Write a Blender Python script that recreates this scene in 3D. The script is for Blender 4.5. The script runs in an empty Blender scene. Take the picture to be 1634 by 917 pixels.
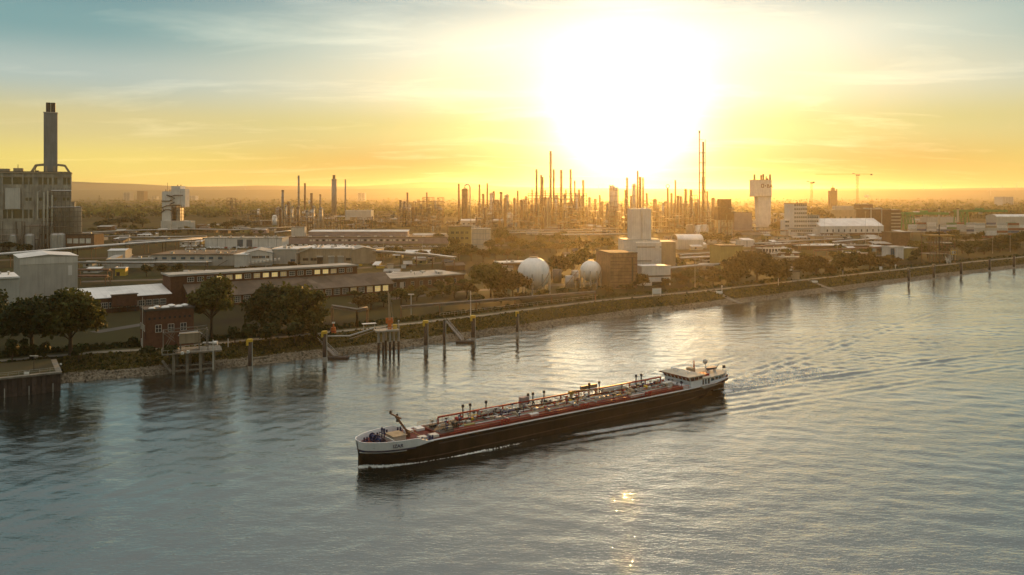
import bpy, bmesh, math, random
import numpy as np
from mathutils import Vector, Matrix
R = math.radians
PI = math.pi
scene = bpy.context.scene
COL = scene.collection

# ------------------------------------------------------------------ camera, sky, sun, exposure
CAM_H, FOC, HOR, CEN, GR = 58.0, 1300.0, 308.0, 817.0, 5.0     # camera height, focal length / horizon / centre of the 1634 px photo, ground height
cam_d = bpy.data.cameras.new('camera'); cam = bpy.data.objects.new('camera', cam_d); COL.objects.link(cam)
cam.location = (0, 0, CAM_H); cam.rotation_euler = (R(90), 0, 0)
cam_d.sensor_width = 36.0; cam_d.lens = 36.0*FOC/1634.0
cam_d.shift_y = -(458.5-HOR)/1634.0
cam_d.clip_start = 1.0; cam_d.clip_end = 60000.0
scene.camera = cam

SUN_EL, SUN_AZ = R(5.4), math.atan((1000-CEN)/FOC)             # azimuth to the right of the view axis
SUN_DIR = Vector((math.sin(SUN_AZ)*math.cos(SUN_EL), math.cos(SUN_AZ)*math.cos(SUN_EL), math.sin(SUN_EL)))

def lin(r, g, b):
    f = lambda c: (c/255/12.92) if c/255 <= 0.04045 else ((c/255+0.055)/1.055)**2.4
    return (f(r), f(g), f(b), 1.0)

world = bpy.data.worlds.new('World'); scene.world = world; world.use_nodes = True
nt = world.node_tree; nt.nodes.clear()
N, L = nt.nodes.new, nt.links.new
def wmath(op, a, b=None, c=None, clamp=False):
    n = N('ShaderNodeMath'); n.operation = op; n.use_clamp = clamp
    for i, v in enumerate((a, b, c)):
        if v is None: continue
        if isinstance(v, (int, float)): n.inputs[i].default_value = v
        else: L(v, n.inputs[i])
    return n.outputs[0]
tc = N('ShaderNodeTexCoord'); sep = N('ShaderNodeSeparateXYZ'); L(tc.outputs['Generated'], sep.inputs[0])
z = sep.outputs['Z']
zr = wmath('DIVIDE', wmath('MAXIMUM', z, 0.0), 1.0)
def elevation_ramp(stops):
    ramp = N('ShaderNodeValToRGB'); L(wmath('POWER', zr, 0.5), ramp.inputs['Fac']); ramp.color_ramp.interpolation = 'EASE'
    els = ramp.color_ramp.elements
    for i, (deg, c) in enumerate(stops):
        p = math.sqrt(math.sin(R(deg))); e = els[i] if i < 2 else els.new(p)
        e.position = p; e.color = (c[0]/2, c[1]/2, c[2]/2, 1)
    return ramp.outputs['Color']
near = elevation_ramp([(0, (.02,.02,.02)), (2, (.02,.02,.01)), (4.5, (.32,.38,.14)), (7.5, (.66,.63,.41)), (10.5, (.69,.71,.57)), (13.5, (.34,.44,.43)), (20, (.25,.27,.25)), (36, (.26,.26,.24)), (58, (.92,.85,.72)), (90, (1.3,1.18,1.0))])
away = elevation_ramp([(0, (.92,.62,.12)), (2, (.71,.58,.15)), (4.5, (.54,.47,.22)), (7.5, (.34,.42,.39)), (10.5, (.15,.29,.30)), (13.5, (.11,.23,.26)), (20, (.16,.20,.20)), (36, (.22,.235,.23)), (58, (.90,.83,.72)), (90, (1.3,1.18,1.0))])
# glow round the (veiled) sun
dot = N('ShaderNodeVectorMath'); dot.operation = 'DOT_PRODUCT'; L(tc.outputs['Generated'], dot.inputs[0]); dot.inputs[1].default_value = SUN_DIR
ang = wmath('MULTIPLY', wmath('ARCCOSINE', wmath('MINIMUM', dot.outputs['Value'], 0.9999999)), 180/PI)
def gauss(s): return wmath('EXPONENT', wmath('MULTIPLY', wmath('POWER', wmath('DIVIDE', ang, s), 2.0), -1.0))
def expo(s): return wmath('EXPONENT', wmath('MULTIPLY', ang, -1.0/s))
def scale_col(fac, col):
    n = N('ShaderNodeVectorMath'); n.operation = 'SCALE'; n.inputs[0].default_value = col; L(fac, n.inputs['Scale']); return n.outputs[0]
def addv(a, b):
    n = N('ShaderNodeVectorMath'); n.operation = 'ADD'; L(a, n.inputs[0]); L(b, n.inputs[1]); return n.outputs[0]
bn = N('ShaderNodeTexNoise'); L(tc.outputs['Generated'], bn.inputs['Vector']); bn.inputs['Scale'].default_value = 6.5; bn.inputs['Detail'].default_value = 5; bn.inputs['Roughness'].default_value = .6; bn.inputs['Distortion'].default_value = .6
soft = wmath('ADD', wmath('MULTIPLY', bn.outputs['Fac'], 1.3), .35, clamp=False)
g = addv(addv(addv(scale_col(wmath('MULTIPLY', gauss(4.8), soft), (.30, .38, .44)), scale_col(expo(4.6), (.55, .58, .50))), scale_col(wmath('MULTIPLY', gauss(10.5), soft), (.15, .13, .08))), scale_col(gauss(3.6), (1.6, 1.5, 1.2)))
mixf = N('ShaderNodeMapRange'); mixf.interpolation_type = 'SMOOTHSTEP'; L(ang, mixf.inputs[0]); mixf.inputs[1].default_value = 6; mixf.inputs[2].default_value = 36
base_mix = N('ShaderNodeMix'); base_mix.data_type = 'RGBA'; L(mixf.outputs[0], base_mix.inputs[0]); L(near, base_mix.inputs[6]); L(away, base_mix.inputs[7])
base_col = N('ShaderNodeVectorMath'); base_col.operation = 'SCALE'; L(base_mix.outputs[2], base_col.inputs[0]); base_col.inputs['Scale'].default_value = 2.0
# thin streaky cloud
dv = N('ShaderNodeCombineXYZ'); den = wmath('ADD', z, 0.10)
L(wmath('DIVIDE', sep.outputs['X'], den), dv.inputs[0]); L(wmath('DIVIDE', sep.outputs['Y'], den), dv.inputs[1])
mp = N('ShaderNodeMapping'); L(dv.outputs[0], mp.inputs[0]); mp.inputs['Rotation'].default_value = (0, 0, R(14)); mp.inputs['Scale'].default_value = (0.8, 1.7, 1); mp.inputs['Location'].default_value = (0.9, 3.3, 0)
cn = N('ShaderNodeTexNoise'); L(mp.outputs[0], cn.inputs['Vector']); cn.inputs['Scale'].default_value = 1.15; cn.inputs['Detail'].default_value = 9; cn.inputs['Roughness'].default_value = .62; cn.inputs['Distortion'].default_value = .5
mr = N('ShaderNodeMapRange'); L(cn.outputs['Fac'], mr.inputs[0]); mr.inputs[1].default_value = .52; mr.inputs[2].default_value = .78; mr.clamp = True
cloud = wmath('MULTIPLY', mr.outputs[0], wmath('ADD', wmath('MULTIPLY', expo(24.0), .40), 0.05))
az = N('ShaderNodeMapRange'); L(sep.outputs['Y'], az.inputs[0]); az.inputs[1].default_value = -.8; az.inputs[2].default_value = .1; az.inputs[3].default_value = .90; az.inputs[4].default_value = 1.0
rs = N('ShaderNodeVectorMath'); rs.operation = 'SCALE'; L(base_col.outputs[0], rs.inputs[0]); L(az.outputs[0], rs.inputs['Scale'])
tot = addv(addv(rs.outputs[0], g), scale_col(cloud, (1.0, .84, .58)))
bg = N('ShaderNodeBackground'); L(tot, bg.inputs['Color']); bg.inputs['Strength'].default_value = 1.0
sky = N('ShaderNodeTexSky'); sky.sky_type = 'NISHITA'; sky.sun_disc = False; sky.sun_elevation = SUN_EL; sky.sun_rotation = SUN_AZ
bg2 = N('ShaderNodeBackground'); L(sky.outputs[0], bg2.inputs['Color']); bg2.inputs['Strength'].default_value = 0.01
ad = N('ShaderNodeAddShader'); L(bg.outputs[0], ad.inputs[0]); L(bg2.outputs[0], ad.inputs[1])
wo = N('ShaderNodeOutputWorld'); L(ad.outputs[0], wo.inputs['Surface'])

sun_d = bpy.data.lights.new('sun', 'SUN'); sun_d.energy = 3.8; sun_d.angle = R(0.5); sun_d.color = (1.0, 0.49, 0.12)
sun = bpy.data.objects.new('sun', sun_d); COL.objects.link(sun); sun.location = (200, 0, 300)
sun.rotation_euler = SUN_DIR.to_track_quat('Z', 'Y').to_euler()
scene.view_settings.view_transform = 'Standard'; scene.view_settings.look = 'None'; scene.view_settings.gamma = 1.0
scene.view_settings.use_curve_mapping = False
scene.view_settings.exposure = 0.22
scene.render.engine = 'CYCLES'
cy = scene.cycles
cy.use_denoising = True
cy.max_bounces = 5; cy.diffuse_bounces = 2; cy.glossy_bounces = 3; cy.transmission_bounces = 2; cy.volume_bounces = 0; cy.transparent_max_bounces = 4
cy.sample_clamp_indirect = 6.0
cy.caustics_reflective = False; cy.caustics_refractive = False

# ------------------------------------------------------------------ helpers
def gp(px, py, z=GR):
    """ground point (at height z) seen at photo pixel"""
    Y = (CAM_H-z)*FOC/(py-HOR)
    return Vector(((px-CEN)/FOC*Y, Y, z))
def hp(py, Y): return CAM_H-(py-HOR)*Y/FOC
def xp(px, Y): return (px-CEN)/FOC*Y

def mat(name, col, rough=.85, metal=0.0, var=.22, scale=.35, col2=None, streak=0.0, panel=0.0, patch=0.0, bump=0.0, spec=.3, island=0.0, trans=0.0, emit=None):
    m = bpy.data.materials.new(name); m.use_nodes = True
    t = m.node_tree; bs = t.nodes['Principled BSDF']; n, l = t.nodes.new, t.links.new
    geo = n('ShaderNodeNewGeometry')
    def noise(sc, vec=None, det=4):
        q = n('ShaderNodeTexNoise'); q.inputs['Scale'].default_value = sc; q.inputs['Detail'].default_value = det; q.inputs['Roughness'].default_value = .6
        l(vec if vec else geo.outputs['Position'], q.inputs['Vector']); return q.outputs['Fac']
    c1 = tuple(max(0, v*(1-var)) for v in col); c2 = col2 or tuple(min(1, v*(1+var)) for v in col)
    mx = n('ShaderNodeMix'); mx.data_type = 'RGBA'; mx.inputs[6].default_value = (*c1, 1); mx.inputs[7].default_value = (*c2, 1)
    r = n('ShaderNodeMapRange'); r.inputs[1].default_value = .3; r.inputs[2].default_value = .7; l(noise(scale), r.inputs[0]); l(r.outputs[0], mx.inputs[0])
    out = mx.outputs[2]
    if streak:
        mpn = n('ShaderNodeMapping'); mpn.inputs['Scale'].default_value = (1, 1, .07); l(geo.outputs['Position'], mpn.inputs[0])
        rr = n('ShaderNodeMapRange'); rr.inputs[1].default_value = .42; rr.inputs[2].default_value = .75; rr.inputs[3].default_value = 1; rr.inputs[4].default_value = 1-streak
        l(noise(.9, mpn.outputs[0]), rr.inputs[0])
        mm = n('ShaderNodeMix'); mm.data_type = 'RGBA'; mm.blend_type = 'MULTIPLY'; mm.inputs[0].default_value = 1; l(out, mm.inputs[6]); l(rr.outputs[0], mm.inputs[7]); out = mm.outputs[2]
    if panel:
        tcn = n('ShaderNodeTexCoord'); sx_ = n('ShaderNodeSeparateXYZ'); l(tcn.outputs['Object'], sx_.inputs[0])
        fr = n('ShaderNodeMath'); fr.operation = 'FRACT'; dv_ = n('ShaderNodeMath'); dv_.operation = 'DIVIDE'; dv_.inputs[1].default_value = panel; l(sx_.outputs['X'], dv_.inputs[0]); l(dv_.outputs[0], fr.inputs[0])
        lt = n('ShaderNodeMapRange'); lt.inputs[1].default_value = .0; lt.inputs[2].default_value = .12; lt.inputs[3].default_value = .84; lt.inputs[4].default_value = 1; l(fr.outputs[0], lt.inputs[0])
        mm = n('ShaderNodeMix'); mm.data_type = 'RGBA'; mm.blend_type = 'MULTIPLY'; mm.inputs[0].default_value = 1; l(out, mm.inputs[6]); l(lt.outputs[0], mm.inputs[7]); out = mm.outputs[2]
    if patch:
        vr = n('ShaderNodeTexVoronoi'); vr.inputs['Scale'].default_value = .12; l(geo.outputs['Position'], vr.inputs['Vector'])
        sc_ = n('ShaderNodeSeparateColor'); l(vr.outputs['Color'], sc_.inputs[0]); lt = n('ShaderNodeMapRange'); lt.inputs[3].default_value = 1-patch; lt.inputs[4].default_value = 1; l(sc_.outputs[0], lt.inputs[0])
        mm = n('ShaderNodeMix'); mm.data_type = 'RGBA'; mm.blend_type = 'MULTIPLY'; mm.inputs[0].default_value = 1; l(out, mm.inputs[6]); l(lt.outputs[0], mm.inputs[7]); out = mm.outputs[2]
    if island:
        rr = n('ShaderNodeMapRange'); rr.inputs[3].default_value = 1-island; rr.inputs[4].default_value = 1+island; l(geo.outputs['Random Per Island'], rr.inputs[0])
        mm = n('ShaderNodeMix'); mm.data_type = 'RGBA'; mm.blend_type = 'MULTIPLY'; mm.inputs[0].default_value = 1; l(out, mm.inputs[6]); l(rr.outputs[0], mm.inputs[7]); out = mm.outputs[2]
    l(out, bs.inputs['Base Color'])
    bs.inputs['Roughness'].default_value = rough; bs.inputs['Metallic'].default_value = metal; bs.inputs['Specular IOR Level'].default_value = spec
    if bump:
        b = n('ShaderNodeBump'); b.inputs['Strength'].default_value = bump; b.inputs['Distance'].default_value = .3; l(noise(scale*4), b.inputs['Height']); l(b.outputs[0], bs.inputs['Normal'])
    if trans:
        tr = n('ShaderNodeBsdfTranslucent'); l(out, tr.inputs['Color']); ms = n('ShaderNodeMixShader'); ms.inputs[0].default_value = trans
        l(bs.outputs[0], ms.inputs[1]); l(tr.outputs[0], ms.inputs[2]); l(ms.outputs[0], t.nodes['Material Output'].inputs['Surface'])
    if emit:
        bs.inputs['Emission Color'].default_value = (*emit[0], 1); bs.inputs['Emission Strength'].default_value = emit[1]
    return m

class MB:
    """collects boxes, tubes, prisms ...; build() links them as one mesh object"""
    def __init__(s): s.v = []; s.f = []
    def raw(s, v, f):
        o = len(s.v); s.v += [tuple(p) for p in v]; s.f += [tuple(i+o for i in q) for q in f]; return s
    def box(s, x0, x1, y0, y1, z0, z1, M=None):
        v = [Vector(p) for p in ((x0,y0,z0),(x1,y0,z0),(x1,y1,z0),(x0,y1,z0),(x0,y0,z1),(x1,y0,z1),(x1,y1,z1),(x0,y1,z1))]
        if M: v = [M @ p for p in v]
        return s.raw(v, [(0,3,2,1),(4,5,6,7),(0,1,5,4),(1,2,6,5),(2,3,7,6),(3,0,4,7)])
    def bar(s, a, b, w, h=None):
        """square bar between two points"""
        a, b = Vector(a), Vector(b); h = h or w; d = b-a; ln = d.length
        if ln < 1e-6: return s
        q = d.to_track_quat('X', 'Z').to_matrix().to_4x4(); q.translation = a
        return s.box(0, ln, -w/2, w/2, -h/2, h/2, q)
    def tube(s, pts, rad, n=8, caps=True):
        pts = [Vector(p) for p in pts]; rad = rad if isinstance(rad, (list, tuple)) else [rad]*len(pts)
        o = len(s.v); up = Vector((0,0,1))
        for i, p in enumerate(pts):
            d = (pts[min(i+1, len(pts)-1)]-pts[max(i-1, 0)]).normalized()
            a = d.cross(up) if abs(d.z) < .99 else d.cross(Vector((1,0,0))); a.normalize(); b = d.cross(a)
            for k in range(n):
                t = 2*PI*k/n; s.v.append(tuple(p+(a*math.cos(t)+b*math.sin(t))*rad[i]))
        for i in range(len(pts)-1):
            for k in range(n):
                k2 = (k+1) % n; s.f.append((o+i*n+k, o+(i+1)*n+k, o+(i+1)*n+k2, o+i*n+k2))
        if caps:
            s.f.append(tuple(o+k for k in range(n))); e = o+(len(pts)-1)*n; s.f.append(tuple(e+k for k in reversed(range(n))))
        return s
    def cyl(s, x, y, z0, z1, r0, r1=None, n=12): return s.tube([(x,y,z0),(x,y,z1)], [r0, r0 if r1 is None else r1], n)
    def sphere(s, c, r, n=16, m=10, squash=1.0, zmin=-1.0):
        o = len(s.v); c = Vector(c)
        for i in range(m+1):
            ph = -PI/2+PI*i/m
            for k in range(n):
                t = 2*PI*k/n; s.v.append((c.x+r*math.cos(ph)*math.cos(t), c.y+r*math.cos(ph)*math.sin(t), c.z+r*squash*max(math.sin(ph), zmin)))
        for i in range(m):
            for k in range(n): s.f.append((o+i*n+k, o+i*n+(k+1)%n, o+(i+1)*n+(k+1)%n, o+(i+1)*n+k))
        return s
    def prism(s, poly, y0, y1):
        """xz polygon (counter-clockwise seen from -y) swept along y"""
        n = len(poly); v = [(x, y0, z) for x, z in poly]+[(x, y1, z) for x, z in poly]
        f = [tuple(range(n)), tuple(reversed(range(n, 2*n)))]+[((i+1)%n, i, i+n, (i+1)%n+n) for i in range(n)]
        return s.raw(v, f)
    def mesh(s, name, m, smooth=False):
        me = bpy.data.meshes.new(name); me.from_pydata(s.v, [], s.f); me.materials.append(m)
        if smooth: me.polygons.foreach_set('use_smooth', [True]*len(me.polygons))
        me.update(); return me
    def build(s, name, m, parent=None, smooth=False, loc=None):
        return link(name, s.mesh(name, m, smooth), parent, loc)

def link(name, me, parent=None, loc=None, rz=None):
    o = bpy.data.objects.new(name, me); COL.objects.link(o); o.parent = parent
    if loc is not None: o.location = loc
    if rz is not None: o.rotation_euler = (0, 0, rz)
    return o
LABELS = {}
def tag(o, label, cat, group=None, kind=None):
    if label:
        o['label'] = label; LABELS.setdefault(label, []).append(o.name)
    if cat: o['category'] = cat; o['kind'] = 'thing'
    if group: o['group'] = group
    if kind: o['kind'] = kind
    return o
def thing(name, label, cat, loc=(0,0,0), rz=0.0, group=None):
    return tag(link(name, None, None, loc, rz), label, cat, group)
def struct(o): o['kind'] = 'structure'; return o
rng = random.Random(7)

# ------------------------------------------------------------------ materials
M = {}
M['asphalt'] = mat('asphalt', (.075,.066,.055), var=.35, scale=.05)
M['yard'] = mat('yard_gravel', (.09,.075,.05), var=.4, scale=.03, col2=(.07,.07,.03), spec=.05)
M['grass'] = mat('bank_grass', (.045,.042,.014), var=.5, scale=.18, col2=(.075,.058,.022), bump=.6, spec=.05)
M['rock'] = mat('riprap', (.15,.13,.095), var=.55, scale=1.1, bump=1.0, island=.5, spec=.1)
M['path'] = mat('path_gravel', (.22,.19,.14), var=.2, scale=.2)
M['concrete'] = mat('concrete', (.34,.32,.28), var=.2, scale=.3, streak=.35)
M['jetty'] = mat('weathered_concrete', (.20,.18,.145), var=.3, scale=.5, streak=.4)
M['hill'] = mat('hill_wood', (.05,.06,.035), var=.3, scale=.002, spec=.05)
M['brick'] = mat('brick', (.115,.052,.03), patch=.12, var=.3, scale=.8, streak=.25)
M['bunker'] = mat('pale_brown_brick', (.25,.16,.10), var=.25, scale=.5, streak=.35, patch=.15)
M['brick2'] = mat('brown_brick', (.16,.09,.055), patch=.15, var=.25, scale=.5, streak=.25)
M['tan'] = mat('tan_render', (.36,.29,.20), panel=6.2, var=.15, scale=.2, streak=.25)
M['cream'] = mat('cream_render', (.52,.47,.38), panel=5.3, var=.12, scale=.2, streak=.2)
M['white'] = mat('white_cladding', (.68,.66,.62), panel=3.1, var=.1, scale=.2, streak=.2)
M['grey'] = mat('grey_cladding', (.40,.385,.34), panel=2.6, var=.1, scale=.15, streak=.2)
M['lgrey'] = mat('light_grey_cladding', (.54,.52,.47), panel=3.3, var=.1, scale=.15, streak=.15)
M['olive'] = mat('olive_cladding', (.30,.26,.10), var=.15, scale=.2, streak=.2)
M['mauve'] = mat('mauve_cladding', (.30,.24,.24), panel=4.1, var=.15, scale=.2)
M['roofw'] = mat('white_roof', (.70,.69,.67), panel=2.9, patch=.22, rough=.55, var=.08, scale=.25)
M['roofg'] = mat('grey_roof', (.38,.365,.33), panel=3.4, patch=.28, rough=.7, var=.15, scale=.2)
M['roofb'] = mat('brown_roof', (.15,.115,.085), patch=.4, var=.25, scale=.15)
M['roofd'] = mat('dark_roof', (.075,.068,.06), patch=.4, var=.3, scale=.15)
M['steel'] = mat('steel', (.17,.145,.12), rough=.5, metal=.3, var=.3, scale=.3)
M['rust'] = mat('rusty_steel', (.16,.085,.05), rough=.7, var=.35, scale=.4)
M['galv'] = mat('galvanised_pipe', (.45,.44,.42), rough=.38, metal=.6, var=.15, scale=.3)
M['dark'] = mat('dark_steel', (.035,.033,.032), rough=.6, var=.3)
M['stackc'] = mat('grey_chimney', (.20,.215,.215), var=.15, scale=.08, streak=.25)
M['glass'] = mat('window_glass', (.02,.028,.035), rough=.12, spec=.6, var=.3, scale=.5)
M['blueglass'] = mat('blue_window', (.03,.09,.14), rough=.15, spec=.6)
M['painted_glow'] = mat('painted_glow_pane', (.5,.4,.2), emit=((1,.70,.24), .42)); M['painted_glow_dim'] = mat('dim_painted_glow_pane', (.4,.32,.18), emit=((1,.62,.2), .13))  # emission put into the panes to imitate bright sky seen through the glazing
M['frame'] = mat('window_frame', (.6,.57,.5))
M['vessel'] = mat('vessel_shell', (.42,.41,.39), rough=.42, metal=.4, var=.12, streak=.3)
M['tankw'] = mat('white_tank', (.72,.71,.68), rough=.45, var=.07, streak=.15)
M['leaf'] = mat('leaf', (.060,.078,.018), var=.3, scale=.25, col2=(.090,.092,.022), island=.4, trans=.45, spec=.15, rough=.6)
M['leafd'] = mat('dark_leaf', (.030,.042,.012), var=.3, scale=.25, island=.35, trans=.3, spec=.15, rough=.6)
M['leafy'] = mat('yellow_leaf', (.10,.088,.022), var=.3, scale=.2, island=.35, trans=.35, spec=.1, rough=.6)
M['leafr'] = mat('russet_leaf', (.072,.052,.018), var=.3, scale=.2, island=.35, trans=.35, spec=.1, rough=.6)
M['bark'] = mat('bark', (.06,.045,.032), var=.3, scale=1.5, bump=.5)
M['yellow'] = mat('yellow_paint', (.55,.36,.04), rough=.5)
M['orange'] = mat('orange_paint', (.55,.14,.03), rough=.5)
M['ochre'] = mat('ochre_paint', (.26,.16,.04), rough=.6)
M['green'] = mat('green_paint', (.03,.22,.06), rough=.5)
M['red'] = mat('red_paint', (.30,.030,.022), rough=.5, var=.25, scale=.8)
M['navy'] = mat('navy_paint', (.02,.025,.075), rough=.4)
M['shipw'] = mat('ship_white', (.70,.72,.74), rough=.35, var=.06, scale=.6, streak=.12)
M['hull'] = mat('hull_black', (.010,.010,.008), rough=.6, var=.4, scale=.25, col2=(.024,.020,.014), streak=.5, panel=6.5, spec=.12)
M['deck'] = mat('deck_red', (.13,.026,.018), rough=.6, var=.35, scale=.6)
M['pile'] = mat('pile_steel', (.055,.042,.035), rough=.75, var=.35, scale=1.0, streak=.4)
M['sheet'] = mat('sheet_pile', (.07,.05,.04), rough=.8, var=.4, scale=.6, streak=.5)
M['foam'] = mat('foam', (.75,.76,.74), rough=.9, var=.2, scale=.8)
M['steam'] = mat('steam', (.85,.83,.8), rough=1, var=.03, trans=.5, spec=0)

# ------------------------------------------------------------------ river bank line (water's edge), smooth
bank_px = [(-420,668),(-200,642),(0,622),(100,611),(270,596.5),(400,583),(600,560),(745,541),(825,530),(1000,504.5),(1180,484),(1360,461),(1500,443),(1634,427),(1800,410),(2100,386)]
bw = [gp(x, y, 0.0).to_2d() for x, y in bank_px]
def catmull(P, n=10):
    out = []
    for i in range(len(P)-1):
        a, b, c, d = P[max(i-1, 0)], P[i], P[i+1], P[min(i+2, len(P)-1)]
        for k in range(n):
            t = k/n; out.append(.5*((2*b)+(c-a)*t+(2*a-5*b+4*c-d)*t*t+(3*b-a-3*c+d)*t**3))
    return out+[P[-1]]
BANK = catmull(bw, 12)
def bank_normals():
    ns = []
    for i in range(len(BANK)):
        d = (BANK[min(i+2, len(BANK)-1)]-BANK[max(i-2, 0)]).normalized(); ns.append(Vector((-d.y, d.x)))
    return ns
BN = bank_normals()
def off(i, d):
    if 4.5 < d < 8: d += .8*math.sin(i*.7)+.5*math.sin(i*1.9+1)
    elif 18 < d < 23: d += .35*math.sin(i*.83)+.25*math.sin(i*2.1)
    return BANK[i]+BN[i]*d
def bank_at_px(px):
    """index along the bank whose photo column is px"""
    return min(range(len(BANK)), key=lambda i: abs(BANK[i].x/BANK[i].y*FOC+CEN-px))

def strip(name, m, d0, z0, d1, z1, rows=1, jit=0.0, i0=0, i1=None, parent=None):
    b = MB(); i1 = i1 or len(BANK)
    idx = list(range(i0, i1)); r = random.Random(name)
    for i in idx:
        for k in range(rows+1):
            t = k/rows; p = off(i, d0+(d1-d0)*t)
            j = r.uniform(-jit, jit) if 0 < k < rows else 0
            b.v.append((p.x, p.y, z0+(z1-z0)*t+j))
    w = rows+1
    for a in range(len(idx)-1):
        for k in range(rows): b.f.append((a*w+k, (a+1)*w+k, (a+1)*w+k+1, a*w+k+1))
    return struct(b.build(name, m, parent))
strip('river_bed_edge', M['rock'], -6, -2.5, 0.3, .05)
strip('bank_stones', M['rock'], 0.3, .05, 6.0, 1.7, rows=6, jit=.12)
strip('bank_slope_grass', M['grass'], 6.0, 1.7, 17.0, 4.85, rows=8, jit=.08)
strip('towpath_verge', M['grass'], 17.0, 4.85, 18.6, GR+.0, rows=2)
strip('towpath', M['path'], 18.6, GR+.012, 22.4, GR+.012)
strip('towpath_track', M['yard'], 22.4, GR+.004, 25.0, GR+.004)
# ground: one sheet from the top of the bank to the horizon
b = MB(); n = len(BANK)
for i in range(n):
    p = off(i, 18.6); b.v.append((p.x, p.y, GR))
far = 24000.0
ext = [(-far, BANK[0].y-120), (-far, far*1.2), (far, far*1.2), (far, BANK[-1].y+40)]
# quads from the bank line to a second line, then to the horizon
for i in range(n):
    p = off(i, 60); b.v.append((p.x, p.y, GR))
for i in range(n-1): b.f.append((i, i+1, n+i+1, n+i))
for i in range(n):
    t = i/(n-1); b.v.append((-far+2*far*t, far*1.2, GR))
for i in range(n-1): b.f.append((n+i, n+i+1, 2*n+i+1, 2*n+i))
k = len(b.v); b.v += [(-far, BANK[0].y+60, GR), (far, BANK[-1].y+60, GR)]
b.f.append((k, 0, n, 2*n)); b.f.append((n-1, k+1, 3*n-1, 2*n-1))
M['ground'] = mat('works_ground', (.060,.050,.034), var=.5, scale=.014, col2=(.055,.055,.022), spec=.02)
struct(b.build('ground', M['ground']))

# ------------------------------------------------------------------ ship frame
SH_U = Vector((.8069, .5907)); SH_N = Vector((-.5907, .8069))
SH_A = math.atan2(SH_U.y, SH_U.x)
SH_O = Vector((-23.2, 172.5))-SH_U*6.3+SH_N*5.7           # stem at the waterline; local x runs from bow to stern, y away from the camera
SH_L = 113.6

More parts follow.
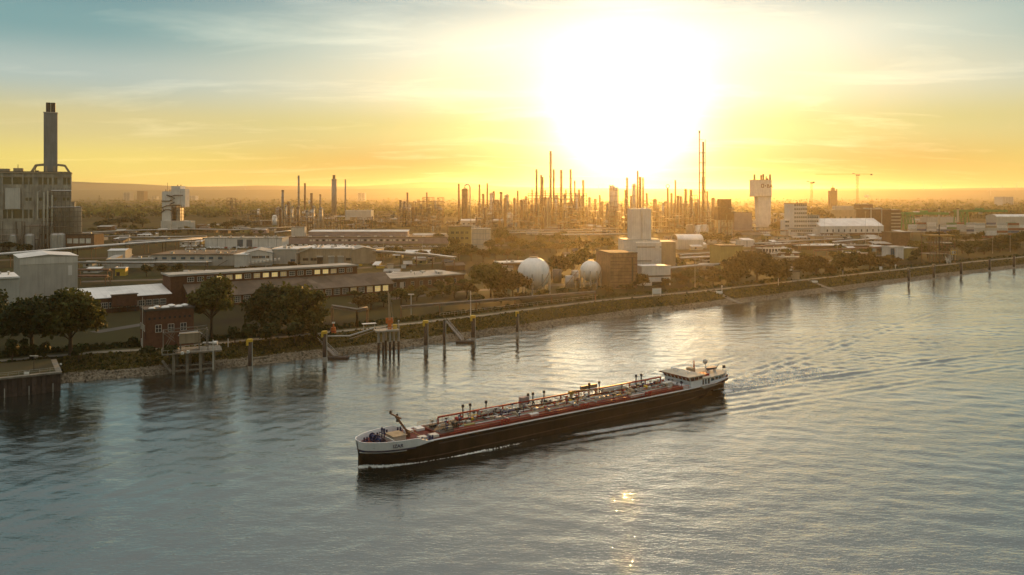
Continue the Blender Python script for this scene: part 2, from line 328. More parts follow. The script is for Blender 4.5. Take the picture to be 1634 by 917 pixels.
# ------------------------------------------------------------------ water: real waves, the ship's wake among them
def build_water():
    st = .8; xs = np.arange(-330, 560, st); ys = np.arange(70, 760, st)
    X, Y = np.meshgrid(xs, ys); Z = np.zeros_like(X)
    r = np.random.RandomState(3)
    patch = .55+.45*np.sin(X*.021+1.7*np.sin(Y*.013))*np.sin(Y*.027-X*.008+.6)
    for k in range(26):
        th = R(100+r.normal(0, 28)); lam = 3.0*2**(r.rand()*2.3); a = .0024*lam*(.5+r.rand())
        kx, ky = math.cos(th)*2*PI/lam, math.sin(th)*2*PI/lam
        Z += a*np.sin(kx*X+ky*Y+r.rand()*6.28+1.1*np.sin(.031*X*r.rand()+.027*Y*r.rand()))*(.35+.65*patch)
    dx, dy = X-SH_O.x, Y-SH_O.y
    sx = dx*SH_U.x+dy*SH_U.y; sy = dx*SH_N.x+dy*SH_N.y
    for x0, w0, slope, amp, lam in ((1.0, 4.5, .165, .30, 4.2), (100.0, 4.0, .17, .36, 4.4)):
        d = np.abs(sy)-(w0+slope*(sx-x0)); back = np.clip(sx-x0, 0, None)
        env = np.exp(-((d+3.5)/5.5)**2)*np.exp(-back/170)*np.clip(back/10, 0, 1)
        Z += amp*env*np.cos(2*PI*(d+.12*np.sin(back*.4))/lam)*np.clip(.7+.4*np.sin(back*.13), 0, 2)
    w = 4.5+.045*np.clip(sx-SH_L, 0, None)
    tw = np.exp(-(sy/w)**4)*np.clip((sx-SH_L+4)/6, 0, 1)*np.exp(-np.clip(sx-SH_L, 0, None)/120)
    for k in range(14):
        th = r.rand()*6.28; lam = 3.0+4.5*r.rand(); Z += tw*.045*np.sin((math.cos(th)*X+math.sin(th)*Y)*2*PI/lam+r.rand()*6)
    # drop what lies well inland
    bx = np.array([p.x for p in BANK]); by = np.array([p.y for p in BANK])
    order = np.argsort(bx); lim = np.interp(X, bx[order], by[order])
    keepv = Y < lim+14
    ny, nx = X.shape
    idx = np.full(X.size, -1, dtype=np.int64)
    kf = keepv[:-1,:-1] & keepv[1:,:-1] & keepv[:-1,1:] & keepv[1:,1:]
    gi = np.arange(X.size).reshape(ny, nx)
    quads = np.stack([gi[:-1,:-1][kf], gi[:-1,1:][kf], gi[1:,1:][kf], gi[1:,:-1][kf]], 1)
    used = np.unique(quads); idx[used] = np.arange(used.size); quads = idx[quads]
    co = np.stack([X.ravel()[used], Y.ravel()[used], Z.ravel()[used]], 1)
    me = bpy.data.meshes.new('river_water')
    me.vertices.add(len(co)); me.vertices.foreach_set('co', co.ravel())
    me.loops.add(quads.size); me.loops.foreach_set('vertex_index', quads.ravel().astype(np.int32))
    me.polygons.add(len(quads)); me.polygons.foreach_set('loop_start', np.arange(0, quads.size, 4, dtype=np.int32))
    me.polygons.foreach_set('use_smooth', np.ones(len(quads), dtype=bool))
    me.update(calc_edges=True); me.validate()
    m = bpy.data.materials.new('river_water'); m.use_nodes = True; t = m.node_tree; bs = t.nodes['Principled BSDF']; n, l = t.nodes.new, t.links.new
    bs.inputs['Base Color'].default_value = (.013, .018, .015, 1); bs.inputs['Roughness'].default_value = .02; bs.inputs['IOR'].default_value = 1.45
    geo = n('ShaderNodeNewGeometry')
    def nz(sc, stretch, rot, det, rough=.55):
        mp = n('ShaderNodeMapping'); mp.inputs['Scale'].default_value = (1, stretch, 1); mp.inputs['Rotation'].default_value = (0, 0, R(rot)); l(geo.outputs['Position'], mp.inputs[0])
        q = n('ShaderNodeTexNoise'); q.inputs['Scale'].default_value = sc; q.inputs['Detail'].default_value = det; q.inputs['Roughness'].default_value = rough; l(mp.outputs[0], q.inputs['Vector']); return q.outputs['Fac']
    pn = n('ShaderNodeMapRange'); l(nz(.012, 2.2, -12, 3), pn.inputs[0]); pn.inputs[1].default_value = .35; pn.inputs[2].default_value = .7; pn.inputs[3].default_value = .45; pn.inputs[4].default_value = 1.1
    nrm = None
    for sc_, st_, rot_, det_, dist_, str_ in ((.42, 2.2, -10, 3, .13, None), (1.0, 2.2, 8, 3, .060, .8), (2.6, 1.6, -20, 2, .018, .8)):
        bp = n('ShaderNodeBump'); bp.inputs['Distance'].default_value = dist_; l(nz(sc_, st_, rot_, det_, .6), bp.inputs['Height'])
        if str_ is None: l(pn.outputs[0], bp.inputs['Strength'])
        else:
            sm = n('ShaderNodeMath'); sm.operation = 'MULTIPLY'; l(pn.outputs[0], sm.inputs[0]); sm.inputs[1].default_value = str_; l(sm.outputs[0], bp.inputs['Strength'])
        if nrm: l(nrm, bp.inputs['Normal'])
        nrm = bp.outputs[0]
    l(nrm, bs.inputs['Normal'])
    gl = n('ShaderNodeBsdfGlossy'); gl.inputs['Color'].default_value = (.90, .92, .90, 1); gl.inputs['Roughness'].default_value = .015; l(nrm, gl.inputs['Normal'])
    ms = n('ShaderNodeMixShader'); ms.inputs[0].default_value = .48; l(bs.outputs[0], ms.inputs[1]); l(gl.outputs[0], ms.inputs[2]); l(ms.outputs[0], t.nodes['Material Output'].inputs['Surface'])
    me.materials.append(m)
    struct(link('river_water', me))
    f = MB(); f.raw([(-9000,-3000,-.9),(9000,-3000,-.9),(9000,760,-.9),(-9000,400,-.9)], [(0,1,2,3)])
    struct(f.build('river_water_beyond', m))
build_water()

# ------------------------------------------------------------------ hills on the skyline
def hills(name, Y, prof, seed, rough):
    r = random.Random(seed); b = MB(); n = 160; x0, x1 = -900, 2600
    ph = [r.random()*6.28 for _ in range(6)]
    for i in range(n+1):
        px = x0+(x1-x0)*i/n
        py = np.interp(px, [p[0] for p in prof], [p[1] for p in prof])+rough*sum(math.sin(px*.011*(k+1)+ph[k])/(k+1.3) for k in range(6))
        X = xp(px, Y); h = hp(py, Y)
        b.v += [(X, Y-1500, GR-2), (X, Y-500, GR+(h-GR)*.55), (X, Y, h), (X, Y+1500, GR-2)]
    for i in range(n):
        for k in range(3): b.f.append((i*4+k, (i+1)*4+k, (i+1)*4+k+1, i*4+k+1))
    return struct(b.build(name, M['hill'], smooth=True))
hills('hills', 11500, [(-900,286),(0,286),(110,289),(220,294),(300,298),(420,296),(540,297),(620,294),(680,290),(740,292),(800,298),(1000,301),(1300,301),(1480,301),(1634,299),(2600,294)], 4, .5)
hills('hills_near', 8800, [(-900,300),(100,303),(300,303.5),(560,301),(700,300),(800,302),(1000,304),(1300,304),(1634,303),(2600,302)], 9, .4)

# ------------------------------------------------------------------ haze
def haze(density, g, col):
    b = MB(); b.box(-23500, 23500, -400, 17500, -3.5, 178)
    m = bpy.data.materials.new('haze'); m.use_nodes = True; t = m.node_tree; t.nodes.clear()
    v = t.nodes.new('ShaderNodeVolumePrincipled'); v.inputs['Color'].default_value = (*col, 1); v.inputs['Density'].default_value = density; v.inputs['Anisotropy'].default_value = g
    o = t.nodes.new('ShaderNodeOutputMaterial'); t.links.new(v.outputs[0], o.inputs['Volume'])
    h = b.build('haze', m); h['kind'] = 'stuff'; h['label'] = 'golden evening haze over the works and plain'
    return h
haze(.000056, .78, (.99, .90, .70))
# ------------------------------------------------------------------ builders for buildings
ANG = R(36)
def span(A, px1, ang):
    """length along direction ang from A until the photo column px1"""
    u = Vector((math.cos(ang), math.sin(ang))); k = (px1-CEN)/FOC
    return (k*A.y-A.x)/(u.x-k*u.y)
WIN = {}
def window_mesh(w, h, fm, bars):
    key = ('frame', round(w, 2), round(h, 2), fm, bars)
    if key not in WIN:
        b = MB(); t = max(.07, w*.05)
        b.box(0, w, -.10, 0, 0, t); b.box(0, w, -.10, 0, h-t, h); b.box(0, t, -.10, 0, t, h-t); b.box(w-t, w, -.10, 0, t, h-t)
        for k in range(1, bars[0]+1): x = w*k/(bars[0]+1); b.box(x-t*.4, x+t*.4, -.09, 0, t, h-t)
        for k in range(1, bars[1]+1): zz = h*k/(bars[1]+1); b.box(t, w-t, -.08, 0, zz-t*.35, zz+t*.35)
        WIN[key] = b.mesh('window', M[fm])
    return WIN[key]
def pane_mesh(w, h, gm, proud=.04):
    key = ('pane', round(w, 2), round(h, 2), gm, proud)
    if key not in WIN:
        b = MB(); b.box(.02, w-.02, -proud, .03, .02, h-.02); WIN[key] = b.mesh('pane', M[gm])
    return WIN[key]
def window(T, x, y, zz, w, h, rz=0.0, glass='glass', frame=None, bars=(1, 1)):
    """a window on the wall; with a frame: window > pane"""
    if frame:
        o = link('window', window_mesh(w, h, frame, bars), T, (x, y, zz), rz)
        link('pane', pane_mesh(w, h, glass), o, (0, 0, 0))
    else:
        o = link('window', pane_mesh(w, h, glass, .06), T, (x, y, zz), rz)
    return o
def row(T, x0, x1, n, zz, w, h, y=0.0, **k):
    for i in range(n):
        x = x0+(x1-x0)*(i+.5)/n-w/2; window(T, x, y, zz, w, h, **k)
def body(T, W, D, h, wall, roof, kind='flat', rise=2.0, over=.4, name='wall', y0=0.0, x0=0.0, z0=0.0, rt=.35):
    """one volume: wall mesh (with its gable ends) and a roof mesh"""
    w = MB(); r = MB(); x1, y1, zt = x0+W, y0+D, z0+h
    if kind == 'flat':
        w.box(x0, x1, y0, y1, z0-.5 if z0 == 0 else z0, zt)
        r.box(x0-over, x1+over, y0-over, y1+over, zt+.003, zt+rt)
        if over > .05: r.box(x0-over, x1+over, y0-over, y0-over+.25, zt+rt, zt+rt+.35); r.box(x0-over, x0-over+.25, y0-over+.25, y1+over, zt+rt, zt+rt+.35)
    elif kind == 'gable_x':      # ridge along x
        ym = (y0+y1)/2; v = [(x0,y0,z0-.5),(x0,y1,z0-.5),(x0,y1,zt),(x0,ym,zt+rise),(x0,y0,zt)]
        w.raw(v+[(x1, p[1], p[2]) for p in v], [(0,4,3,2,1),(5,6,7,8,9),(0,5,9,4),(1,2,7,6),(0,1,6,5)])
        for ya, yb in ((y0-over, ym), (y1+over, ym)):
            e = rise*over/(D/2); v = [(x0-over,ya,zt-e+.05),(x1+over,ya,zt-e+.05),(x1+over,yb,zt+rise+.05),(x0-over,yb,zt+rise+.05)]
            v += [(p[0], p[1], p[2]+rt*.6) for p in v]
            r.raw(v, [(0,1,2,3),(4,7,6,5),(0,4,5,1),(1,5,6,2),(2,6,7,3),(3,7,4,0)])
    elif kind == 'gable_y':      # gable end faces front
        xm = (x0+x1)/2; w.prism([(x0,z0-.5),(x1,z0-.5),(x1,zt),(xm,zt+rise),(x0,zt)], y0, y1)
        for xa, xb in ((x0-over, xm), (x1+over, xm)):
            e = rise*over/(W/2); v = [(xa,y0-over,zt-e+.05),(xa,y1+over,zt-e+.05),(xb,y1+over,zt+rise+.05),(xb,y0-over,zt+rise+.05)]
            v += [(p[0], p[1], p[2]+rt*.6) for p in v]
            r.raw(v, [(0,1,2,3),(4,7,6,5),(0,4,5,1),(1,5,6,2),(2,6,7,3),(3,7,4,0)])
    elif kind == 'shed':         # rises to the back
        v = [(x0,y0,z0-.5),(x0,y1,z0-.5),(x0,y1,zt+rise),(x0,y0,zt)]
        w.raw(v+[(x1, p[1], p[2]) for p in v], [(0,3,2,1),(4,5,6,7),(0,4,7,3),(1,2,6,5),(0,1,5,4)])
        e = rise*over/D; v = [(x0-over,y0-over,zt-e+.05),(x1+over,y0-over,zt-e+.05),(x1+over,y1+over,zt+rise+e+.05),(x0-over,y1+over,zt+rise+e+.05)]
        v += [(p[0], p[1], p[2]+rt*.6) for p in v]
        r.raw(v, [(0,3,2,1),(4,5,6,7),(0,1,5,4),(1,2,6,5),(2,3,7,6),(3,0,4,7)])
    elif kind == 'barrel':       # vault along x
        n = 14; ym = (y0+y1)/2; pr = [(ym-D/2*math.cos(PI*k/n), zt+rise*math.sin(PI*k/n)) for k in range(n+1)]
        v = [(x0,y0,z0-.5)]+[(x0, p[0], p[1]) for p in pr]+[(x0,y1,z0-.5)]; m = len(v)
        w.raw(v+[(x1, p[1], p[2]) for p in v], [tuple(range(m)), tuple(reversed(range(m, 2*m))), (0, m, m+1, 1), (m-2, 2*m-2, 2*m-1, m-1)])
        o = len(r.v)
        for p in pr: r.v += [(x0-over, p[0], p[1]+.08), (x1+over, p[0], p[1]+.08)]
        for k in range(n): r.f.append((o+2*k, o+2*k+1, o+2*k+3, o+2*k+2))
    wo = w.build(name, M[wall], T); ro = r.build('roof', M[roof], T)
    return wo, ro
LAND = []            # (short name, world point) of things a label can refer to
def block(name, label, cat, px0, base, px1, top, depth, wall, roof, kind='flat', ang=ANG, rise=2.0, over=.4, group=None, land=None, rt=.35):
    A = gp(px0, base); W = span(A, px1, ang); h = (base-top)*A.y/FOC
    T = thing(name, label, cat, A, ang, group)
    wo, ro = body(T, W, depth, h, wall, roof, kind, rise, over, rt=rt)
    if land: LAND.append((land, A))
    if kind == 'flat' and W*depth > 350 and over > .2: roof_bits(T, W, depth, h, min(9, int(W*depth/150)), int(px0)+7)
    return T, W, h, A, ro
def roof_bits(T, W, D, h, n, seed, m='galv', parent=None):
    """vents and plant on a flat roof"""
    r = random.Random(seed)
    for k in range(n):
        b = MB(); x, y = r.uniform(.08, .92)*W, r.uniform(.2, .85)*D; zz = h+.34
        if r.random() < .5: b.box(x-1.1, x+1.1, y-.8, y+.8, zz, zz+r.uniform(.8, 1.5)); nm = 'roof_unit'
        else: b.cyl(x, y, zz, zz+1.3, .35); b.cyl(x, y, zz+1.3, zz+1.6, .7, .3); nm = 'roof_vent'
        b.build(nm, M[m], T)

# ------------------------------------------------------------------ left: power station with the tall chimney
M['concd'] = mat('dark_concrete', (.43,.40,.33), var=.25, scale=.15, streak=.4, panel=5.0, patch=.2)
def power_station():
    PA = R(27); P60 = gp(60, 398); s = P60.y/FOC; up = Vector((math.cos(PA), math.sin(PA), 0)); tl = span(P60, -52, PA); A = P60+up*tl
    T = thing('power_station', 'tall concrete power station with dark window bays and one massive square chimney', 'power station', A, PA)
    LAND.append(('the power station', gp(60, 398)))
    X = lambda px: span(A, px, PA); Z = lambda py: (398-py)*s
    D = 34.0
    b = MB(); b.box(0, X(113), 4, D, -.5, Z(276)); b.box(X(113), X(119), 7, D-6, -.5, Z(322)); b.box(X(119), X(130), 9, D-12, -.5, Z(331)); b.build('wall', M['concd'], T)
    b = MB()
    for px in (3, 19, 36, 52.5, 68, 83.5, 99, 113): b.box(X(px)-.55, X(px)+.55, 2.8, 4.0, 0, Z(277))
    for px in (-40, -26, -12): b.box(X(px)-.55, X(px)+.55, 2.8, 4.0, 0, Z(277))
    b.build('pilaster', M['concd'], T)
    b = MB(); b.box(-.6, X(113)+.6, 2.6, D+.6, Z(276)+.003, Z(274)); b.box(-.4, X(113)+.4, 2.7, 4.0-.003, Z(282.3), Z(281.3)); b.build('cornice', M['tan'], T)
    b = MB(); b.box(1, X(112), 5, D-1, Z(274)+.003, Z(273)); ro = b.build('roof', M['roofd'], T)
    for (a, c) in ((3.5, 18), (20, 35), (37.5, 44), (46.5, 52), (60.7, 67), (69, 75), (77.5, 83), (86, 91.5), (99.6, 105.5), (107, 112.4), (-25, -13), (-39, -27)):
        window(T, X(a), 4.0, Z(294), X(c)-X(a), Z(283)-Z(294))
    for (a, c) in ((40, 44.5), (46, 50), (62, 67), (85, 90), (100, 105), (106.5, 111.5)): window(T, X(a), 4.0, Z(320), X(c)-X(a), Z(315)-Z(320))
    for (a, c) in ((3.5, 10), (12, 18), (20, 35), (37.5, 44), (46.5, 52), (60.5, 67), (69, 75), (77.5, 83), (-25, -13)):
        window(T, X(a), 4.0, Z(348), X(c)-X(a), Z(334)-Z(348))
    b = MB(); b.box(X(8), X(32), .8, 3.9, Z(333), Z(300)); b.build('cladding_panel', M['lgrey'], T)
    # ducts, pipe frames and galleries on the right-hand face
    b = MB()
    for px in (70, 76, 83): b.cyl(X(px), 1.0, 2, Z(rng.uniform(302, 316)), 1.0)
    b.tube([(X(82), .5, Z(304)), (X(114), .5, Z(304))], .8); b.tube([(X(78), .4, Z(331)), (X(128), 2, Z(331))], .7)
    b.tube([(X(60), .6, Z(350)), (X(60), .6, Z(306)), (X(66), .6, Z(303))], .7); b.build('duct', M['galv'], T)
    f = MB()
    for px in np.linspace(78, 131, 9):
        top = 300 if px < 114 else (322 if px < 121 else 330); f.bar((X(px), 1.4, 0), (X(px), 1.4, Z(top)), .45)
        f.bar((X(px), -3, 0), (X(px), -3, Z(max(top+16, 338))), .4)
    for py in (304, 312, 322, 331, 338, 346, 354, 362, 372, 382):
        x0 = 78; x1 = 114 if py < 320 else (122 if py < 330 else 131); f.bar((X(x0), 1.2, Z(py)), (X(x1), 1.2, Z(py)), .4)
        if py > 335: f.bar((X(x0), -3, Z(py)), (X(x1), -3, Z(py)), .4)
    f.build('steel_frame', M['steel'], T)
    g = MB()
    for py in (331, 346, 362): g.box(X(78), X(130), -3.2, 1.0, Z(py), Z(py)+.25)
    g.build('gallery', M['steel'], T)
    p = MB(); r = random.Random(5)
    for k in range(16):
        x = r.uniform(-40, 76); a = r.uniform(352, 392); l = r.uniform(8, 34); yy = r.uniform(-9, 1)
        p.tube([(X(x), yy, 0), (X(x), yy, Z(a)), (X(x+l), yy, Z(a)), (X(x+l), yy, 0)], r.uniform(.3, .75), 6)
    p.build('pipework', M['steel'], T)
    for px, yy in ((22, -5), (48, -6), (88, -6), (97, -6)):
        t = MB(); t.cyl(X(px), yy, 0, Z(375), 4.2); t.sphere((X(px), yy, Z(375)), 4.2, 12, 8, .5); t.build('storage_vessel', M['vessel'], T)
    # rooftop plant
    for (a, c, y0, t) in ((-10, 13, 9, 269), (20, 35, 7, 268), (54, 60, 14, 271)):
        q = MB(); q.box(X(a), X(c), y0, y0+12, Z(273)+.003, Z(t)); q.build('roof_house', M['tan'], T)
    q = MB(); q.cyl(X(27), 12, Z(268), Z(262), .3, n=6); q.cyl(X(55), 18, Z(271), Z(264), .3, n=6); q.build('mast', M['dark'], T)
    # chimney
    cx, cw = X(79.5), 9.6*s; cyy = 17
    c = MB(); c.box(cx-cw, cx+cw, cyy-cw, cyy+cw, Z(264), Z(177)); ch = c.build('chimney', M['stackc'], T)
    e = MB(); e.box(cx-cw-.35, cx+cw+.35, cyy-cw-.35, cyy+cw+.35, Z(177)+.003, Z(176)); e.build('rim', M['lgrey'], ch)
    for dx in (-3.5, 3.5):
        q = MB(); q.cyl(cx+dx*s, cyy, Z(176)+.01, Z(160), 3.4*s, n=16); q.build('flue', M['dark'], ch)
    st = MB()
    for sx in (-1, 1):
        for yy in (cyy-cw+1, cyy+cw-1):
            st.bar((cx+sx*cw, yy, Z(264)+1.5), (cx+sx*20*s, yy, Z(264)+.8), 1.9); st.bar((cx+sx*20*s, yy, Z(264)+1.2), (cx+sx*27*s, yy, Z(274)), 1.9)
        st.bar((cx+sx*.6*cw, cyy-cw-.1, Z(274)), (cx+sx*.6*cw, cyy-cw-.1, Z(264)), 1.9)
    st.build('chimney_base', M['tan'], T)
    ls = MB()
    ls.box(cx-cw, cx+cw, cyy-cw, cyy+cw, Z(273)+.02, Z(264)-.003); ls.build('chimney_plinth', M['stackc'], T)
power_station()

# ------------------------------------------------------------------ left foreground
T, W, h, A, ro = block('warehouse', 'large two-tone grey shed with a low gable behind the big riverside tree', 'warehouse', 31, 482, 124, 412, 30, 'grey', 'roofw', 'gable_y', rise=1.2, land='the two-tone grey shed')
b = MB(); b.box(.0, W, -.12, -.02, h-3.2, h-.1); b.build('upper_cladding', M['lgrey'], T)
b = MB(); b.box(W-4.2, W-2.6, -.14, -.03, h-9.5, h-4.5); b.build('door_panel', M['white'], T)
T, W, h, A, ro = block('warehouse', 'lower grey shed with white roof edge at the left end of the two-tone shed', 'warehouse', -60, 520, 30, 448, 26, 'grey', 'roofw', 'flat', rise=1)
T, W, h, A, ro = block('brick_workshop', 'low brick workshop under a wide white sloping roof beside the long brick hall', 'workshop', 120, 503, 273, 479, 20, 'brick', 'roofw', 'shed', rise=2.6, land='the white-roofed brick workshop')
for i in range(12): window(T, 1.2+i*(W-3)/12, 0, 2.0, 2.6, 2.6, frame='frame', bars=(2, 1))
b = MB(); b.box(W*.36, W*.62, -2.6, -.02, 2.6, h+1.2); b.build('brick_box', M['brick'], T)
b = MB(); b.box(W*.35, W*.63, -2.8, -.01, h+1.203, h+1.5); b.build('box_roof', M['roofd'], T)
b = MB(); b.bar((W*.40, -3.2, 4.0), (W*.62, -3.2, .2), .25, .25)
for k in range(4): b.bar((W*(.36+.08*k), -2.5, 0), (W*(.36+.08*k), -2.5, 2.6), .2)
b.build('outside_stair', M['dark'], T)

# long brick hall: clerestory nave and a lower aisle on the river side
A = gp(272, 489); T = thing('brick_hall', 'long red brick hall with clerestory windows painted aglow and a lower brown-roofed aisle', 'hall', A, ANG); LAND.append(('the long brick hall', gp(420, 475)))
W = span(A, 570, ANG); h = 48*A.y/FOC
body(T, W, 15, h, 'brick', 'roofg', 'flat', over=.7, rt=.5)
n = 19
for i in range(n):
    x = 7.5+i*(W-9)/n; painted_glow = 'painted_glow' if (3 <= i < 17 and i not in (6, 12)) else 'glass'
    if 10 <= i <= 13 and i % 2: painted_glow = 'glass'
    window(T, x, 0, h-3.1, 3.1, 2.3, frame='frame', bars=(2, 1), glass=('painted_glow_dim' if painted_glow == 'painted_glow' and i % 3 == 1 else painted_glow))
W2 = span(A, 612, ANG)
b = MB(); x0 = 6.0; D2 = 11.0
v = [(x0,-D2,-.5),(x0,-.02,-.5),(x0,-.02,h-4.4),(x0,-D2,4.7)]
b.raw(v+[(W2, p[1], p[2]) for p in v], [(0,3,2,1),(4,5,6,7),(0,4,7,3),(1,2,6,5),(0,1,5,4)]); b.build('aisle_wall', M['brick'], T)
b = MB(); v = [(x0-.5,-D2-.8,4.45),(W2+.5,-D2-.8,4.45),(W2+.5,-.03,h-4.3),(x0-.5,-.03,h-4.3)]
b.raw(v+[(p[0],p[1],p[2]+.25) for p in v], [(0,3,2,1),(4,5,6,7),(0,1,5,4),(1,2,6,5),(2,3,7,6),(3,0,4,7)]); b.build('aisle_roof', M['roofb'], T)
n2 = 22
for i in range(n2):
    window(T, x0+1.5+i*(W2-x0-3)/n2, -D2, 1.0, 3.3, 3.0, frame='frame', bars=(3, 2), glass='painted_glow' if i in (20, 21) else ('painted_glow_dim' if i in (17, 19) else 'glass'))

T, W, h, A, ro = block('brick_workshop', 'low brick workshop with broad pale metal roof right of the long brick hall', 'workshop', 605, 465, 741, 447, 30, 'brick2', 'roofg', 'flat', over=.8, land='the pale-roofed workshop')
for i in range(9): window(T, 3+i*(W-5)/9, 0, 1.8, 1.9, 2.4, frame='frame', bars=(1, 1))
for i in (2, 7):
    b = MB(); b.box(2+i*(W-5)/9-.4, 2+i*(W-5)/9+1.8, -.2, -.02, 0, 4.2); b.build('door_surround', M['cream'], T)

# pump house on the bank
A = gp(232, 557); T = thing('pump_house', 'flat-roofed square brick pump house with white domed rooflights on the riverbank', 'pump house', A, R(33)); LAND.append(('the brick pump house', A))
W = span(A, 309, R(33)); h = (557-497)*A.y/FOC; D = 10.5
body(T, W, D, h, 'brick', 'roofd', 'flat', over=.35, rt=.4)
for i in range(3): window(T, W*(.20+.26*i), 0, h*.42, 2.0, 2.6, frame='frame', bars=(1, 1))
for i in range(9): window(T, W*(.06+.104*i), 0, h-3.0, .7, .8)
for i in range(4): window(T, 0, D-1.2-i*2.4, h*.45, 1.2, 2.2, rz=-PI/2, frame='frame')
b = MB(); b.box(-.25, -.02, D-4.2, D-2.9, 0, 2.6); b.build('door', M['lgrey'], T)
for (fx, fy, r_) in ((.16, .30, 1.15), (.30, .62, 1.15), (.44, .32, 1.5), (.60, .62, 1.5), (.72, .30, 1.4), (.88, .55, 1.3)):
    b = MB(); b.sphere((W*fx, D*fy, h+.45), r_, 14, 8, .5, 0.0); b.build('rooflight', M['tankw'], T, True)
T = thing('lamp_post', 'tall slim pale pole standing at the corner of the brick pump house', 'pole', gp(231.5, 557.5)+Vector((-.6, -.6, 0)))
b = MB(); b.cyl(0, 0, 0, 17.8, .13, .08, 8); b.build('post', M['galv'], T); b = MB(); b.box(-.2, .2, -.2, .2, 0, .5); b.build('base', M['concrete'], T)

# ------------------------------------------------------------------ white process tower block (left middle)
A = gp(257, 366); s = A.y/FOC; T = thing('process_tower', 'white clad process tower with zigzag dark pipes and low white annex', 'process tower', A); LAND.append(('the white process tower', A))
X = lambda px: (px-257)*s; Z = lambda py: (366-py)*s
b = MB(); b.box(X(258.5), X(272.5), 0, 18, 0, Z(305)); b.box(X(272.6), X(287), 1, 20, Z(326), Z(296.5)); b.box(X(287.1), X(294.5), 2, 18, Z(330), Z(301)); b.box(X(273), X(280), 4, 16, 0, Z(326)-.01); b.build('wall', M['white'], T)
b = MB(); b.box(X(258)+.0, X(275), -3, 18, -.01, Z(352)); b.box(X(275.1), X(294), -2, 16, 0, Z(352)); b.box(X(294.1), X(305.5), -2, 14, 0, Z(352.5)); b.build('annex', M['lgrey'], T)
b = MB()
b.tube([(X(258), -.6, Z(320.5)), (X(271), -.6, Z(320.5)), (X(279), -.6, Z(316)), (X(271), -.6, Z(313)), (X(266), -.6, Z(311)), (X(274), -.6, Z(313)), (X(279), -.6, Z(311.5)), (X(292), -.6, Z(311.5))], .75, 6)
b.tube([(X(257.5), -.6, Z(337)), (X(262), -.6, Z(335)), (X(259), -.6, Z(331)), (X(266), -.6, Z(328)), (X(288), -.6, Z(327.5))], .75, 6)
b.tube([(X(257.5), -.6, Z(339)), (X(264), -.6, Z(334)), (X(270), -.6, Z(334)), (X(276), -.6, Z(337)), (X(284), -.6, Z(336))], .75, 6)
b.tube([(X(271), -.6, Z(326)), (X(279), -.6, Z(322)), (X(272), -.6, Z(319))], .75, 6); b.build('zigzag_pipe', M['dark'], T)
f = MB()
for px in (276, 281, 286, 290, 294): f.bar((X(px), -1, 0), (X(px), -1, Z(327)), .6)
for py in (331, 336, 341, 346): f.bar((X(275), -1, Z(py)), (X(294.5), -1, Z(py)), .6)
f.build('steel_frame', M['rust'], T)
b = MB(); b.box(X(274), X(286), 4, 17, Z(352)+.01, Z(331)); b.build('vessels', M['galv'], T)
b = MB()
for px in (262, 268.5, 271, 281, 286): b.cyl(X(px), 6, Z(305) if px < 272 else Z(296.5), Z(302) if px < 272 else Z(294.5), .6, n=6)
b.cyl(X(264.5), 6, Z(305), Z(291), .25, n=5); b.build('vent', M['dark'], T)

# ------------------------------------------------------------------ halls and sheds in the left and middle works
T, W, h, A, ro = block('brick_offices', 'brown brick building with cream windows in front of the power station', 'building', -60, 398, 150, 375, 22, 'brick2', 'roofd', ang=R(4), land='the brown brick offices')
for px in (72.5, 85, 98, 111, 121, 131, 141): window(T, span(A, px-4, R(4)), 0, h*.40, 4.6, 4.6, glass='frame', frame='frame', bars=(1, 1))
for px in (-8, 8, 24, 40, 56): window(T, span(A, px-4, R(4)), 0, h*.40, 4.6, 4.6, frame='brick2', bars=(1, 1))
T, W, h, A, ro = block('shed', 'small pale gabled shed under the long white pipe bridge', 'shed', 172, 414, 200, 400, 16, 'lgrey', 'roofw', 'gable_x', ang=R(8), rise=1)
T, W, h, A, ro = block('shed', 'long low pale wall-like shed right of the two-tone grey shed', 'shed', 170, 428, 242, 415, 14, 'grey', 'roofg', ang=R(14), rise=1)
T, W, h, A, ro = block('factory_hall', 'wide grey hall with brown roof and eight dark blue windows', 'factory', 240, 424, 375, 407, 50, 'grey', 'roofb', ang=R(2), land='the blue-windowed hall')
for k in range(8): window(T, W*(.03+.11*k), 0, h*.60, 3.2, 1.7, glass='blueglass', frame='dark', bars=(0, 0))
b = MB(); b.box(W*.02, W*.73, -3.0, -.02, h*.38, h*.38+.3); b.build('canopy', M['white'], T)
b = MB(); b.bar((W*.80, -1, 0), (W*.92, -1, h*.55), .3); b.build('outside_stair', M['dark'], T); roof_bits(T, W, 50, h, 7, 1)
